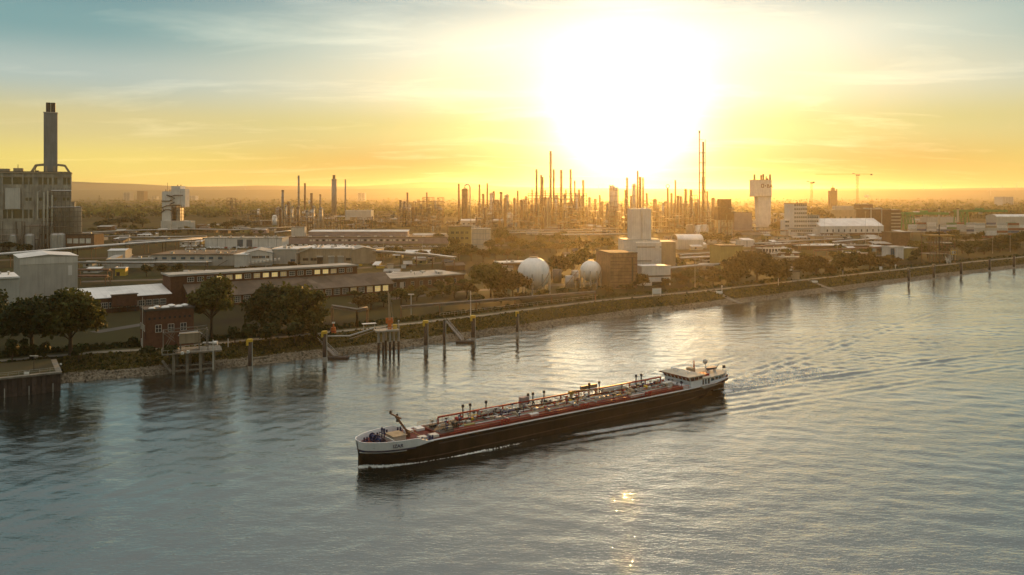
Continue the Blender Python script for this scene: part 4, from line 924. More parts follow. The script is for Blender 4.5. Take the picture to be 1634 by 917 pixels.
process_unit(760, 786, 361, 330, 17, 'process frame at the foot of the close pair of chimneys'); process_unit(786, 816, 362, 322, 18, 'tall process frame round the fat domed column', dense=1.4); process_unit(824, 844, 362, 318, 19, 'slotted open frame with bright gaps left of the big cracking plant')
tank(812, 362, 341, 13, label='white upright tank in front of the middle works')
for px, base, top, w, nr, m, lab in ((856, 364, 271, 2.6, 7, 'rust', 'tall ringed stack, leftmost of the big cracking plant'), (863.5, 364, 280, 2.6, 3, 'rust', 'stack with stepped top right of the leftmost ringed stack'), (866, 366, 283, 2.2, 3, 'rust', 'shorter stack touching the stack with stepped top'),
    (878.5, 366, 242, 3.0, 6, 'rust', 'tallest ringed chimney of the big cracking plant'), (883.5, 364, 271, 2.4, 6, 'rust', 'ringed stack close right of the tallest chimney'), (895.5, 364, 272, 3.2, 8, 'rust', 'thick ringed stack in the middle of the cracking plant'),
    (910.5, 364, 271, 2.8, 7, 'rust', 'ringed stack right of the thick ringed stack'), (917, 364, 289, 2.0, 4, 'rust', 'shorter stack right of four tall ringed stacks'), (924, 364, 303, 2.6, 3, 'rust', 'short stack between two stacks of the cracking plant'), (930.5, 366, 288, 2.8, 5, 'rust', 'rightmost ringed stack of the cracking plant'),
    (870, 364, 304, 1.6, 2, 'rust', 'low thin stack left of the tallest chimney'), (903, 364, 303, 1.6, 2, 'rust', 'low thin stack between the thick ringed stacks'), (849, 364, 303, 1.4, 2, 'rust', 'low thin stack at the left end of the cracking plant'), (950, 356, 318, 3.2, 2, 'rust', 'stubby stack alone right of the cracking plant'), (957, 352, 312, 2.4, 2, 'rust', 'thin stack alone right of the stubby stack')):
    chimney(px, base, top, w, m, nr, label=lab)
LAND.append(('the tallest ringed chimney', gp(878, 366)))
for i, (a, c, base, top) in enumerate(((846, 868, 366, 320), (868, 892, 367, 316), (892, 914, 366, 318), (914, 938, 367, 322))):
    process_unit(a, c, base, top, 30+i, ('leftmost', 'second', 'third', 'rightmost')[i]+' tall process frame at the foot of the ringed stacks', dense=1.5)
A = gp(843, 365); s = A.y/FOC; T = thing('pipe_gallery', 'high horizontal pipe gallery linking the ringed stacks', 'pipe gallery', A)
b = MB()
for zz in (48, 53): b.tube([(0, 8, zz*s), (94*s, 8, zz*s)], .6, 6)
b.build('pipe', M['steel'], T); b = MB(); b.box(0, 94*s, 6.5, 10, 56*s, 56*s+.5)
b.build('walkway', M['rust'], T); b = MB()
for k in range(9): b.bar((94*s*k/8, 6.5, 0), (94*s*k/8, 6.5, 57*s), .5); b.bar((94*s*k/8, 10, 0), (94*s*k/8, 10, 57*s), .5)
b.build('support_post', M['rust'], T)
column(977.5, 366, 297, 9, 'vessel', 'pale twin column with a hooped pipe, left of the pair', arch=-4.5, nplat=5); column(983, 367, 299, 5.5, 'vessel', 'pale twin column, right of the pair', nplat=6)
for px, base, top, w, nr, lab in ((998, 362, 304, 2.8, 3, 'short stack left of the ringed stack in the sun glare'), (1000.5, 364, 284, 2.6, 5, 'ringed stack standing in the sun glare'), (1017.5, 366, 273, 2.2, 3, 'tallest thin chimney behind the silo tower'), (1021.5, 366, 283, 3.4, 4, 'thicker stack right of the thin chimney behind the silo'),
    (1026, 364, 284, 2.2, 4, 'ringed stack behind the right silo'), (1032, 362, 309, 2.6, 2, 'short stack over the right silo'), (1077.5, 364, 288, 2.0, 2, 'thin chimney alone right of the silo tower'), (1065.5, 364, 301, 2.6, 2, 'stack with a ring-shaped top right of the silo tower'), (1094, 366, 302, 3.6, 3, 'left one of two short stacks by the flare mast'), (1102.5, 366, 303, 3.6, 3, 'right one of two short stacks by the flare mast'),
    (1128.5, 366, 306, 2.2, 3, 'short ringed stack right of the flare mast'), (1071.5, 365, 309, 3, 2, 'short stack between ring-topped stack and thin chimney'), (1082, 365, 313, 4, 2, 'stubby stack right of the thin chimney'), (1007, 365, 313, 3, 2, 'stubby stack left of the silo tower')):
    chimney(px, base, top, w, 'rust', nr, label=lab)
A = gp(1065.5, 364); T_ = thing('vent_ring', 'hoop-shaped vent pipe crowning the stack right of the silo tower', 'vent', A+Vector((0, 0, 63.9*A.y/FOC)))
b = MB(); b.tube([(2.6*math.cos(2*PI*k/14), 0, 3+2.6*math.sin(2*PI*k/14)) for k in range(15)], .5, 6); b.build('hoop', M['rust'], T_); b = MB(); b.cyl(0, 0, 0, .5, 1.0, n=8); b.build('flange', M['rust'], T_)
column(1011.5, 366, 293, 5.5, 'vessel', 'pale fat column left of the thin chimney behind the silo'); column(1044.5, 364, 317, 5.5, 'rust', 'brown column peeping over the right edge of the silo')
# flare mast
A = gp(1116, 372); s = A.y/FOC; T = thing('flare_mast', 'very tall needle flare with a second thick pipe beside it', 'flare', A); LAND.append(('the flare mast', A))
b = MB(); b.cyl(0, 0, 0, 160*s, 1.0*s, .8*s, 10); b.build('main_pipe', M['rust'], T)
b = MB(); b.cyl(0, 0, 160*s+.003, 164*s, 1.4*s, 1.2*s, 10); b.build('burner_tip', M['dark'], T)
b = MB(); b.cyl(6.2*s, 0, 0, 90*s, 2.3*s, n=12); b.cyl(6.2*s, 0, 90*s+.003, 146*s, 1.7*s, n=12); b.build('second_pipe', M['rust'], T)
b = MB(); b.tube([(.5*s, 0, 149.5*s), (9.6*s, 0, 149.5*s), (9.6*s, 0, 0)], .45*s, 6); b.build('thin_pipe', M['steel'], T)
b = MB()
for k in range(1, 9): b.box(-.9*s, 9.8*s, -.4*s, .4*s, k*16*s, k*16*s+.8)
b.build('tie_bracket', M['rust'], T)
b = MB(); b.bar((8*s, 0, 70*s), (24*s, -4, 0), .6); b.bar((8*s, 0, 70*s), (2*s, 18, 0), .6); b.build('stay', M['steel'], T)
for i, (a, c, base, top) in enumerate(((940, 972, 364, 337), (972, 992, 368, 330), (992, 1016, 368, 326), (1043, 1066, 370, 330), (1064, 1090, 372, 334), (1088, 1112, 371, 326), (1112, 1138, 374, 338), (1104, 1122, 366, 312))):
    process_unit(a, c, base, top, 50+i, ('low process frame right of the ringed stacks', 'process frame at the foot of the pale twin columns', 'process frame left of the silo tower', 'process frame just right of the silo tower', 'process frame under the thin chimney', 'process frame left of the flare mast', 'low process frame right of the flare mast foot', 'tall slim process frame wrapped round the flare mast')[i], dense=1.3)
process_unit(1150, 1171, 385, 320, 60, 'tall brown tower-like plant with vertical pipes right of the flare mast', dense=1.6, floors=6, depth=16); LAND.append(('the brown tower-like plant', gp(1160, 385)))
T = LABELS  # noqa
A = gp(1145, 385); s = A.y/FOC; T = thing('hopper_building', 'brown clad hopper building crowned by a smaller head house', 'building', A, R(2))
X = lambda px: (px-1145)*s; Z = lambda py: (385-py)*s
b = MB(); b.box(X(1147), X(1172), 3, 18, Z(351), Z(331)); b.box(X(1152), X(1169), 4, 17, Z(331)+.01, Z(318)); b.build('wall', M['brick2'], T)
b = MB(); b.box(X(1146.5), X(1172.5), 2.6, 18.4, Z(331)+.003, Z(330.5)); b.box(X(1151.5), X(1169.5), 3.6, 17.4, Z(318)+.003, Z(317.4)); b.build('roof', M['roofd'], T)
for k in range(5):
    b = MB(); b.cyl(X(1150+4.8*k), 5, 0, Z(351)-.02, 1.9*s, n=12); b.build('silo_pipe', M['vessel'], T)
block('shed', 'mauve clad hall between the brown plant and the lettered tower', 'hall', 1172, 375, 1200, 339, 24, 'mauve', 'roofb', ang=R(2))
for i, (px, w, m) in enumerate(((1102, 13, 'steel'), (1116, 8, 'tankw'), (1126, 12, 'vessel'))): tank(px, 381, 360, w, m, ('grey-brown storage tank left of the white one behind the vaulted hall', 'narrow white storage tank behind the vaulted hall', 'grey storage tank right of the white one behind the vaulted hall')[i])
# more columns, vessels and low racks packed through the refinery
rr_ = random.Random(77)
for (x0, x1, n_, t0, t1) in ((636, 704, 6, 318, 332), (760, 845, 14, 312, 336), (846, 940, 22, 306, 336), (940, 1010, 12, 314, 340), (1045, 1140, 18, 310, 338), (440, 520, 9, 322, 338)):
    for i in range(n_):
        px = x0+(x1-x0)*(i+rr_.random())/n_; col_ = rr_.choice(('rust', 'vessel', 'steel', 'rust'))
        column(px, rr_.uniform(358, 368), rr_.uniform(t0, t1), rr_.uniform(2.6, 5.5), col_, nplat=rr_.randint(2, 4), desc={'rust': 'rust-brown column', 'vessel': 'pale column', 'steel': 'dark steel column'}[col_])
for (x0, x1, n_) in ((640, 1000, 16), (1045, 1250, 12), (430, 620, 8)):
    for i in range(n_):
        px = x0+(x1-x0)*(i+rr_.random())/n_; w_ = rr_.uniform(14, 30)
        process_unit(px, px+w_, rr_.uniform(362, 372), rr_.uniform(344, 352), 200+i+int(x0), dense=1.1, desc='low pipework frame')
# lettered water tower
A = gp(1212, 372); s = A.y/FOC; T = thing('water_tower', 'pale concrete tower with wider lettered head and corner posts', 'tower', A); LAND.append(('the lettered tower', A))
X = lambda px: (px-1212)*s; Z = lambda py: (372-py)*s
b = MB(); b.raw([(X(1212.5),0,0),(X(1229.5),0,0),(X(1229.5),16,0),(X(1212.5),16,0),(X(1209.5),0,Z(313)),(X(1230.5),0,Z(313)),(X(1230.5),17,Z(313)),(X(1209.5),17,Z(313))], [(0,3,2,1),(4,5,6,7),(0,1,5,4),(1,2,6,5),(2,3,7,6),(3,0,4,7)]); b.build('shaft', M['white'], T)
b = MB(); b.box(X(1203), X(1231), -1.2, 20, Z(312.5), Z(287)); b.build('head', M['white'], T)
b = MB(); b.box(X(1202.6), X(1231.4), -1.6, 20.4, Z(287)+.003, Z(286.4)); b.box(X(1202.6), X(1231.4), -1.5, 20.4, Z(313.4), Z(312.5)-.003); b.build('edge_band', M['tan'], T)
b = MB()
for px, w, t in ((1204.3, 1.1, 278), (1215, 1.1, 279), (1218.4, 1.1, 277.5), (1229.2, 1.2, 278), (1223, .5, 281), (1225, .8, 284)): b.box(X(px-w), X(px+w), 0, 2.5, Z(286.4)+.003, Z(t))
b.build('corner_post', M['dark'], T)
lg = MB(); y0 = -1.42
a0, a1, z0, z1 = X(1214.2), X(1218.6), Z(299.2), Z(293.2); th = .9
lg.box(a0, a1, y0, -1.22, z0, z0+th); lg.box(a0, a1, y0, -1.22, z1-th, z1); lg.box(a0, a0+th, y0, -1.22, z0+th, z1-th); lg.box(a1-th, a1, y0, -1.22, z0+th, z1-th)
lg.box(X(1220), X(1221.6), y0, -1.22, Z(297.2), Z(295.2)); lg.build('emblem', M['rust'], T)
def text_mesh(txt, size, m, name, depth=.05):
    cu = bpy.data.curves.new('lettering', 'FONT'); cu.body = txt; cu.size = size; cu.extrude = depth; cu.offset = size*.018
    tmp = bpy.data.objects.new('lettering_source', cu); COL.objects.link(tmp)
    bpy.context.view_layer.update(); dg = bpy.context.evaluated_depsgraph_get()
    me = bpy.data.meshes.new_from_object(tmp.evaluated_get(dg)); COL.objects.unlink(tmp); bpy.data.objects.remove(tmp); bpy.data.curves.remove(cu)
    me.name = name; me.materials.clear(); me.materials.append(m); return me
me = text_mesh('BA', 6.2*s*1.25, M['rust'], 'lettering')
o = link('lettering', me, T, (X(1223), -1.28, Z(299.2))); o.rotation_euler = (R(90), 0, 0)

# tower crane and slewing crane
def tower_crane(px, base, top, jl, jr, label, small=False):
    A = gp(px, base); s = A.y/FOC; h = (base-top)*s; T = thing('tower_crane', label, 'crane', A); w = 1.3*s
    b = MB()
    for sx in (-w, w):
        for sy in (-w, w): b.bar((sx, sy, 0), (sx, sy, h), .45)
    k = max(6, int(h/(2*w)))
    for i in range(k):
        z0, z1 = h*i/k, h*(i+1)/k; q = (-w, w) if i % 2 else (w, -w)
        b.bar((q[0], -w, z0), (q[1], -w, z1), .3); b.bar((q[0], w, z0), (q[1], w, z1), .3); b.bar((-w, -w, z1), (w, -w, z1), .25)
    b.build('mast', M['yellow'], T)
    def lattice(x0, x1, nm, taper=1.0):
        b = MB(); n = max(4, int(abs(x1-x0)/5)); hh = 1.7*s*.7; d = (x1-x0)/n
        for sy in (-.8, .8): b.bar((x0, sy, h+.6), (x1, sy, h+.6), .35)
        b.bar((x0, 0, h+.6+hh), (x1, 0, h+.6+hh*taper), .35)
        for i in range(n):
            b.bar((x0+d*i, -.8, h+.6), (x0+d*(i+.5), 0, h+.6+hh), .22); b.bar((x0+d*(i+.5), 0, h+.6+hh), (x0+d*(i+1), .8, h+.6), .22)
        b.build(nm, M['yellow'], T)
    lattice(-w*.8, (jl-px)*s, 'jib', .6); lattice(w*.8, (jr-px)*s, 'counter_jib')
    b = MB(); b.box((jr-px)*s-5*s*.6, (jr-px)*s, -1.2, 1.2, h-1.5, h+2.4); b.build('counterweight', M['dark'], T)
    b = MB(); b.box(-w*1.2, w*1.2, -w*1.2, w*1.2, h-.2*s-2.0, h+.5); b.box(w*.3, w*2.2, -w*2.4, -w*1.21, h-2.6, h+.3); b.build('cab', M['dark'], T)
    b = MB(); b.box(-8*s, -4*s, -1, 1, h+2.4, h+4); b.build('trolley_winch', M['dark'], T)
    b = MB(); b.bar((0, 0, h+.5), (0, 0, h+3.2*s), .5); b.build('apex', M['yellow'], T)
tower_crane(1368, 338, 278.5, 1301, 1392, 'tall tower crane with a very long jib reaching left')
tower_crane(1295, 339, 291, 1290.5, 1300, 'smaller crane seen end-on left of the tall tower crane')
A = gp(1330, 338); s = A.y/FOC; T = thing('silo_tower', 'dark old church-like tower with a small cap between the cranes', 'tower', A)
b = MB(); b.box(-5.6*s, 5.6*s, 0, 14, 0, 34*s); b.build('shaft', M['brick2'], T); b = MB(); b.box(-2.4*s, 3*s, 3, 10, 34*s+.003, 39*s); b.cyl(.4*s, 6, 39*s, 43*s, .7*s, .3*s, 8); b.build('head_house', M['rust'], T)
b = MB(); b.box(5.62*s, 6.6*s, 2, 8, 0, 37*s); b.build('lift_shaft', M['steel'], T)

# ---- sphere tanks
def sphere_tank(px, cyy, rpx, base, label):
    A = gp(px, base); s = A.y/FOC; r_ = rpx*s; cz = (base-cyy)*s; A = A+Vector((0, r_*.3, 0)); T = thing('sphere_tank', label, 'tank', A)
    b = MB(); b.sphere((0, 0, cz), r_, 40, 24); b.build('shell', M['tankw'], T, True)
    for k in range(10):
        a = 2*PI*k/10+.2; b = MB(); x, y = r_*1.0*math.cos(a), r_*1.0*math.sin(a); b.cyl(x, y, 0, cz+.5, .38, n=8); b.build('leg', M['galv'], T)
    b = MB(); b.cyl(0, 0, cz+r_*.985, cz+r_*.985+.25, r_*.28, n=14); b.tube([(r_*.27*math.cos(k*PI/6), r_*.27*math.sin(k*PI/6), cz+r_+1.1) for k in range(13)], .08, 5); b.build('top_platform', M['steel'], T)
    b = MB()
    for k in range(16):
        a0, a1 = -PI*.5+k*.12, -PI*.5+(k+1)*.12; z0, z1 = cz*.2+k*(cz+r_-cz*.2)/16, cz*.2+(k+1)*(cz+r_-cz*.2)/16
        q = lambda zz: (math.sqrt(max(.4, r_*r_-(zz-cz)**2)) if zz > cz else r_)*1.04
        b.bar((q(z0)*math.cos(a0), q(z0)*math.sin(a0), z0), (q(z1)*math.cos(a1), q(z1)*math.sin(a1), z1), .3)
    b.build('stair', M['steel'], T)
sphere_tank(852, 437, 26.5, 471, 'larger white gas sphere on legs, partly behind riverside trees'); LAND.append(('the larger sphere', gp(852, 471)))
sphere_tank(943, 432.5, 17, 459, 'smaller white gas sphere on short legs'); LAND.append(('the smaller sphere', gp(943, 459)))
for i, (px, base, top, w, m) in enumerate(((909, 460, 441, 14, 'vessel'), (889, 451, 431, 15, 'steel'), (924, 458, 444, 8, 'rust'), (918, 446, 432, 12, 'tankw'))):
    tank(px, base, top, w, m, ('low grey tank between the two spheres', 'brown boxy tank right of the larger sphere', 'small rusty tank left of the smaller sphere', 'pale low tank behind the gap between the spheres')[i], dome=.15)

# ---- pipe bridges and racks
pipe_bridge([(-20, 408.5), (60, 402), (120, 396.5), (204, 390), (262, 386), (322, 382)], 9, 'long white pipe bridge running from the left edge past the brown offices', n=3, m='roofw', rad=.8)
pipe_bridge([(577, 402), (640, 405), (690, 409), (725, 413.5)], 8, 'slanting covered conveyor bridge right of the hall with dark doors', n=2, cover=True)
pipe_bridge([(575, 402), (612, 398)], 8, 'short covered bridge meeting the slanting conveyor', n=2, cover=True)
pipe_bridge([(855, 375), (940, 374.6), (1009, 373.6)], 9, 'bright straight pipe bridge left of the silo tower', n=3, m='galv', rad=.6)
pipe_bridge([(812, 368), (900, 367), (985, 364.5)], 7, 'pipe rack behind the bright straight pipe bridge', n=3)
pipe_bridge([(805, 371.5), (880, 371), (975, 369)], 7, 'pipe rack between the bright bridge and the cracking plant', n=4)
pipe_bridge([(130, 372), (200, 368), (300, 365.5), (372, 367), (470, 362)], 7, 'long pipe rack in front of the white process tower', n=3)
pipe_bridge([(150, 378), (207, 376), (207, 379), (330, 377)], 6, 'low stepped pipe rack left of the white depot', n=3)
pipe_bridge([(205, 386), (330, 379)], 6, 'pipe rack ending at the white depot', n=2); pipe_bridge([(438, 371), (474, 367)], 7, 'short bright pipe rack left of the long mauve hall', n=3, m='roofw')
pipe_bridge([(124, 419), (230, 419.5), (330, 419)], 5, 'thin pipe rack in front of the blue-windowed hall', n=2); pipe_bridge([(124, 431), (175, 431)], 6, 'lower rack of rusty pipes right of the two-tone shed', n=4, m='rust')
pipe_bridge([(124, 441), (172, 441)], 5, 'nearest rack of rusty pipes right of the two-tone shed', n=4, m='rust')
pipe_bridge([(1084, 407), (1150, 403)], 6, 'pipe rack below the vaulted hall', n=3); pipe_bridge([(1086, 412), (1150, 409)], 6, 'bright pipe rack above the yellow-green shrubs', n=3, m='roofw'); pipe_bridge([(1070, 428), (1118, 423.5), (1160, 421)], 6, 'bright riverside pipe rack right of the white shed', n=3, m='galv')
pipe_bridge([(1168, 363), (1250, 362)], 8, 'pipe rack behind the lettered tower', n=4); pipe_bridge([(1165, 369), (1256, 368)], 8, 'pipe rack under the lettered tower', n=4, m='rust'); pipe_bridge([(1204, 389), (1278, 384), (1345, 381)], 6, 'pipe rack along the road before the white offices', n=3); pipe_bridge([(1200, 394), (1290, 388)], 6, 'pipe rack ending at the flat white shelter', n=3, m='rust'); pipe_bridge([(1330, 386), (1422, 379)], 6, 'pipe rack in front of the broad-roofed warehouse', n=3, m='roofw'); pipe_bridge([(1300, 400), (1420, 394)], 5, 'low pipe rack left of the white cabin group', n=4, m='rust')
pipe_bridge([(1440, 370.5), (1500, 369)], 8, 'pipe rack leading to the riverside loading frame', n=2)
pipe_bridge([(640, 490), (760, 481), (880, 471.5), (950, 466)], 4, 'long riverside pipeline on low trestles behind the towpath', n=2, m='steel', rad=.35)
pipe_bridge([(530, 489), (570, 495), (586, 492)], 7, 'elbowed pipe bridge leading to the loading jetty', n=2, m='steel', rad=.4)
# ------------------------------------------------------------------ trees and shrubs
def crown_mesh(name, w, h, n, size, m, seed, lobes=9, base=0.0, flat=.0):
    """leaf-clump faces through a crown of several lobes; local origin at the crown's foot"""
    r = np.random.RandomState(seed); L_ = []
    for k in range(lobes):
        a = r.rand()*2*PI; d = w*.5*(.2+.58*r.rand()) if k else 0; zz = h*(.22+.56*r.rand()) if k else h*.55
        rad = min(w, h)*(.15+.16*r.rand()) if k else min(w, h)*.36
        L_.append((d*math.cos(a), d*math.sin(a), zz, rad, rad*(.72+.25*r.rand())))
    wt = np.array([l[3]**2 for l in L_]); wt = wt/wt.sum()
    ch = r.choice(len(L_), n, p=wt); P = np.array([L_[c][:3] for c in ch]); RR = np.array([[L_[c][3], L_[c][3], L_[c][4]] for c in ch])
    d = r.normal(size=(n, 3)); d /= np.linalg.norm(d, axis=1)[:, None]; d[:, 2] = np.where(d[:, 2] < -.55, -d[:, 2]*.4, d[:, 2])
    rr = (1-.55*r.rand(n)**1.8)*(1+.15*r.normal(size=n))
    C = P+d*RR*rr[:, None]; C[:, 2] = np.maximum(C[:, 2], h*.03+base)
    nr = d*.75+r.normal(size=(n, 3))*.75+np.array([0, 0, .25]); nr /= np.linalg.norm(nr, axis=1)[:, None]
    t = np.cross(nr, r.normal(size=(n, 3))); t /= np.linalg.norm(t, axis=1)[:, None]; bt = np.cross(nr, t)
    s = size*(.55+.9*r.rand(n))[:, None]; q = (.5+.5*r.rand(n))[:, None]
    V = np.stack([C-t*s, C+bt*s*q-nr*s*.15, C+t*s, C-bt*s*q-nr*s*.15], 1).reshape(-1, 3)
    me = bpy.data.meshes.new(name); me.vertices.add(4*n); me.vertices.foreach_set('co', V.ravel().astype(np.float32))
    me.loops.add(4*n); me.loops.foreach_set('vertex_index', np.arange(4*n, dtype=np.int32)); me.polygons.add(n); me.polygons.foreach_set('loop_start', np.arange(0, 4*n, 4, dtype=np.int32))
    me.update(calc_edges=True); me.materials.append(m); return me
def trunk_mesh(h, rad, seed, spread=.4, limbs=5):
    r = random.Random(seed); b = MB(); top = h
    b.tube([(0, 0, -.3), (.1, 0, h*.35), (.05, .1, h*.7), (0, 0, top)], [rad*1.25, rad, rad*.7, rad*.25], 8)
    for k in range(limbs):
        a = 2*PI*k/limbs+r.uniform(-.4, .4); z0 = h*r.uniform(.28, .55); l = h*spread*r.uniform(.7, 1.1)
        b.tube([(0, 0, z0), (l*.5*math.cos(a), l*.5*math.sin(a), z0+l*.45), (l*math.cos(a), l*math.sin(a), z0+l*1.0)], [rad*.6, rad*.4, rad*.12], 6)
    return b.mesh('trunk', M['bark'])
PROTO = {}
def proto(kind):
    """unit trees: crown and trunk meshes for a tree 1 unit... kept at real size, scaled per tree"""
    if kind not in PROTO:
        spec = {'round_a': (12, 10, 1500, .55, 'leaf', 9), 'round_b': (12, 11, 1500, .55, 'leafd', 11), 'round_c': (13, 10, 1500, .6, 'leafy', 10), 'russet': (12, 10, 1300, .55, 'leafr', 9),
                'shrub_a': (6, 3.4, 420, .42, 'leaf', 6), 'shrub_b': (6, 3.2, 420, .42, 'leafy', 6), 'shrub_c': (6, 3.2, 420, .42, 'leafr', 6), 'shrub_d': (6, 3.0, 420, .42, 'leafd', 6)}[kind]
        w, h, n, sz, m, lb = spec
        PROTO[kind] = (crown_mesh('crown' if 'shrub' not in kind else 'foliage', w, h, n, sz, M[m], hash(kind) % 1000 if False else sum(map(ord, kind)), lb), trunk_mesh(h*.75 if 'shrub' not in kind else h*.5, .34 if 'shrub' not in kind else .12, sum(map(ord, kind))), w, h)
    return PROTO[kind]
COLW = {'round_a': 'green', 'round_b': 'dark green', 'round_c': 'yellow-green', 'russet': 'olive-brown', 'shrub_a': 'green', 'shrub_b': 'yellow-green', 'shrub_c': 'olive-brown', 'shrub_d': 'dark green'}
def tree(px, base, top, wpx, kind='round_a', label=None, stem=.18, group=None, dz=0.0):
    A = gp(px, base)+Vector((0, 0, dz)); s = A.y/FOC; H = (base-top)*s; Wd = wpx*s; cm, tm, w, h = proto(kind)
    shr = 'shrub' in kind; T = thing('shrub' if shr else 'tree', label or auto_label(f"{'low' if shr else 'round'} {COLW[kind]} {'shrub' if shr else 'tree'}", A), 'shrub' if shr else 'tree', A, rng.uniform(0, 6.28), group)
    ch = H*(1-stem); c = link('foliage' if shr else 'crown', cm, T, (0, 0, H*stem)); c.scale = (Wd/w, Wd/w*rng.uniform(.85, 1.1), ch/h)
    t = link('stem' if shr else 'trunk', tm, T, (0, 0, 0)); t.scale = (max(.6, Wd/w), max(.6, Wd/w), H*.85/(h*.75 if not shr else h*.5)*(.8 if not shr else .5))
    return T
def big_tree(px, base, top, wpx, seed, label, stem=.22, m='leaf', n=7000, size=.62, lobes=16):
    A = gp(px, base); s = A.y/FOC; H = (base-top)*s; Wd = wpx*s
    T = thing('tree', label, 'tree', A, 0); link('crown', crown_mesh('crown', Wd, H*(1-stem), n, size, M[m], seed, lobes), T, (0, 0, H*stem)); link('trunk', trunk_mesh(H*.8, max(.35, Wd*.022), seed, .42, 7), T)
    return T
big_tree(112, 566, 458, 118, 1, 'huge spreading dark tree in front of the two-tone grey shed', n=9000, lobes=18)
big_tree(50, 572, 468, 112, 2, 'large dark tree at the left edge joining the huge spreading tree', n=8000, m='leafd')
big_tree(-25, 560, 462, 90, 21, 'dark tree cut by the left edge of the view', n=4000, m='leafd')
big_tree(337, 540, 444, 104, 3, 'broad round tree on a short clear trunk right of the pump house', stem=.26, n=8000)
big_tree(432, 536, 450, 82, 4, 'broad dark tree, left one of the joined pair before the long brick hall', stem=.12, n=6500, m='leafd')
big_tree(483, 533, 448, 88, 5, 'sunlit-edged round tree, right one of the joined pair before the long brick hall', stem=.12, n=7000)
big_tree(783, 474, 414, 62, 6, 'tall bushy tree left of the larger sphere', stem=.08, n=5500, size=.6)
big_tree(818, 476, 427, 58, 7, 'dark rounded tree overlapping the larger sphere', stem=.05, n=5000, m='leafr', size=.6)
big_tree(1208, 451, 397, 78, 8, 'large dark tree mass on the bank, nearest the olive block', stem=.04, n=5500, m='leafr', size=.75)
big_tree(1170, 454, 408, 58, 9, 'dark tree on the bank left of the large dark tree mass', stem=.04, n=3500, m='leafr', size=.75)
big_tree(1244, 449, 407, 48, 10, 'dark tree on the bank right of the large dark tree mass', stem=.04, n=3000, m='leafr', size=.75)
big_tree(1302, 440, 403, 64, 12, 'wide bank tree right of the small brick kiosk', stem=.04, n=3500, m='leafr', size=.8)
big_tree(1345, 435, 398, 56, 13, 'tall dark bank tree left of the pale shed', stem=.04, n=3200, m='leafd', size=.8)
big_tree(1388, 431, 401, 58, 14, 'dark bank tree nearest the white cabin group', stem=.04, n=3000, m='leafr', size=.8)
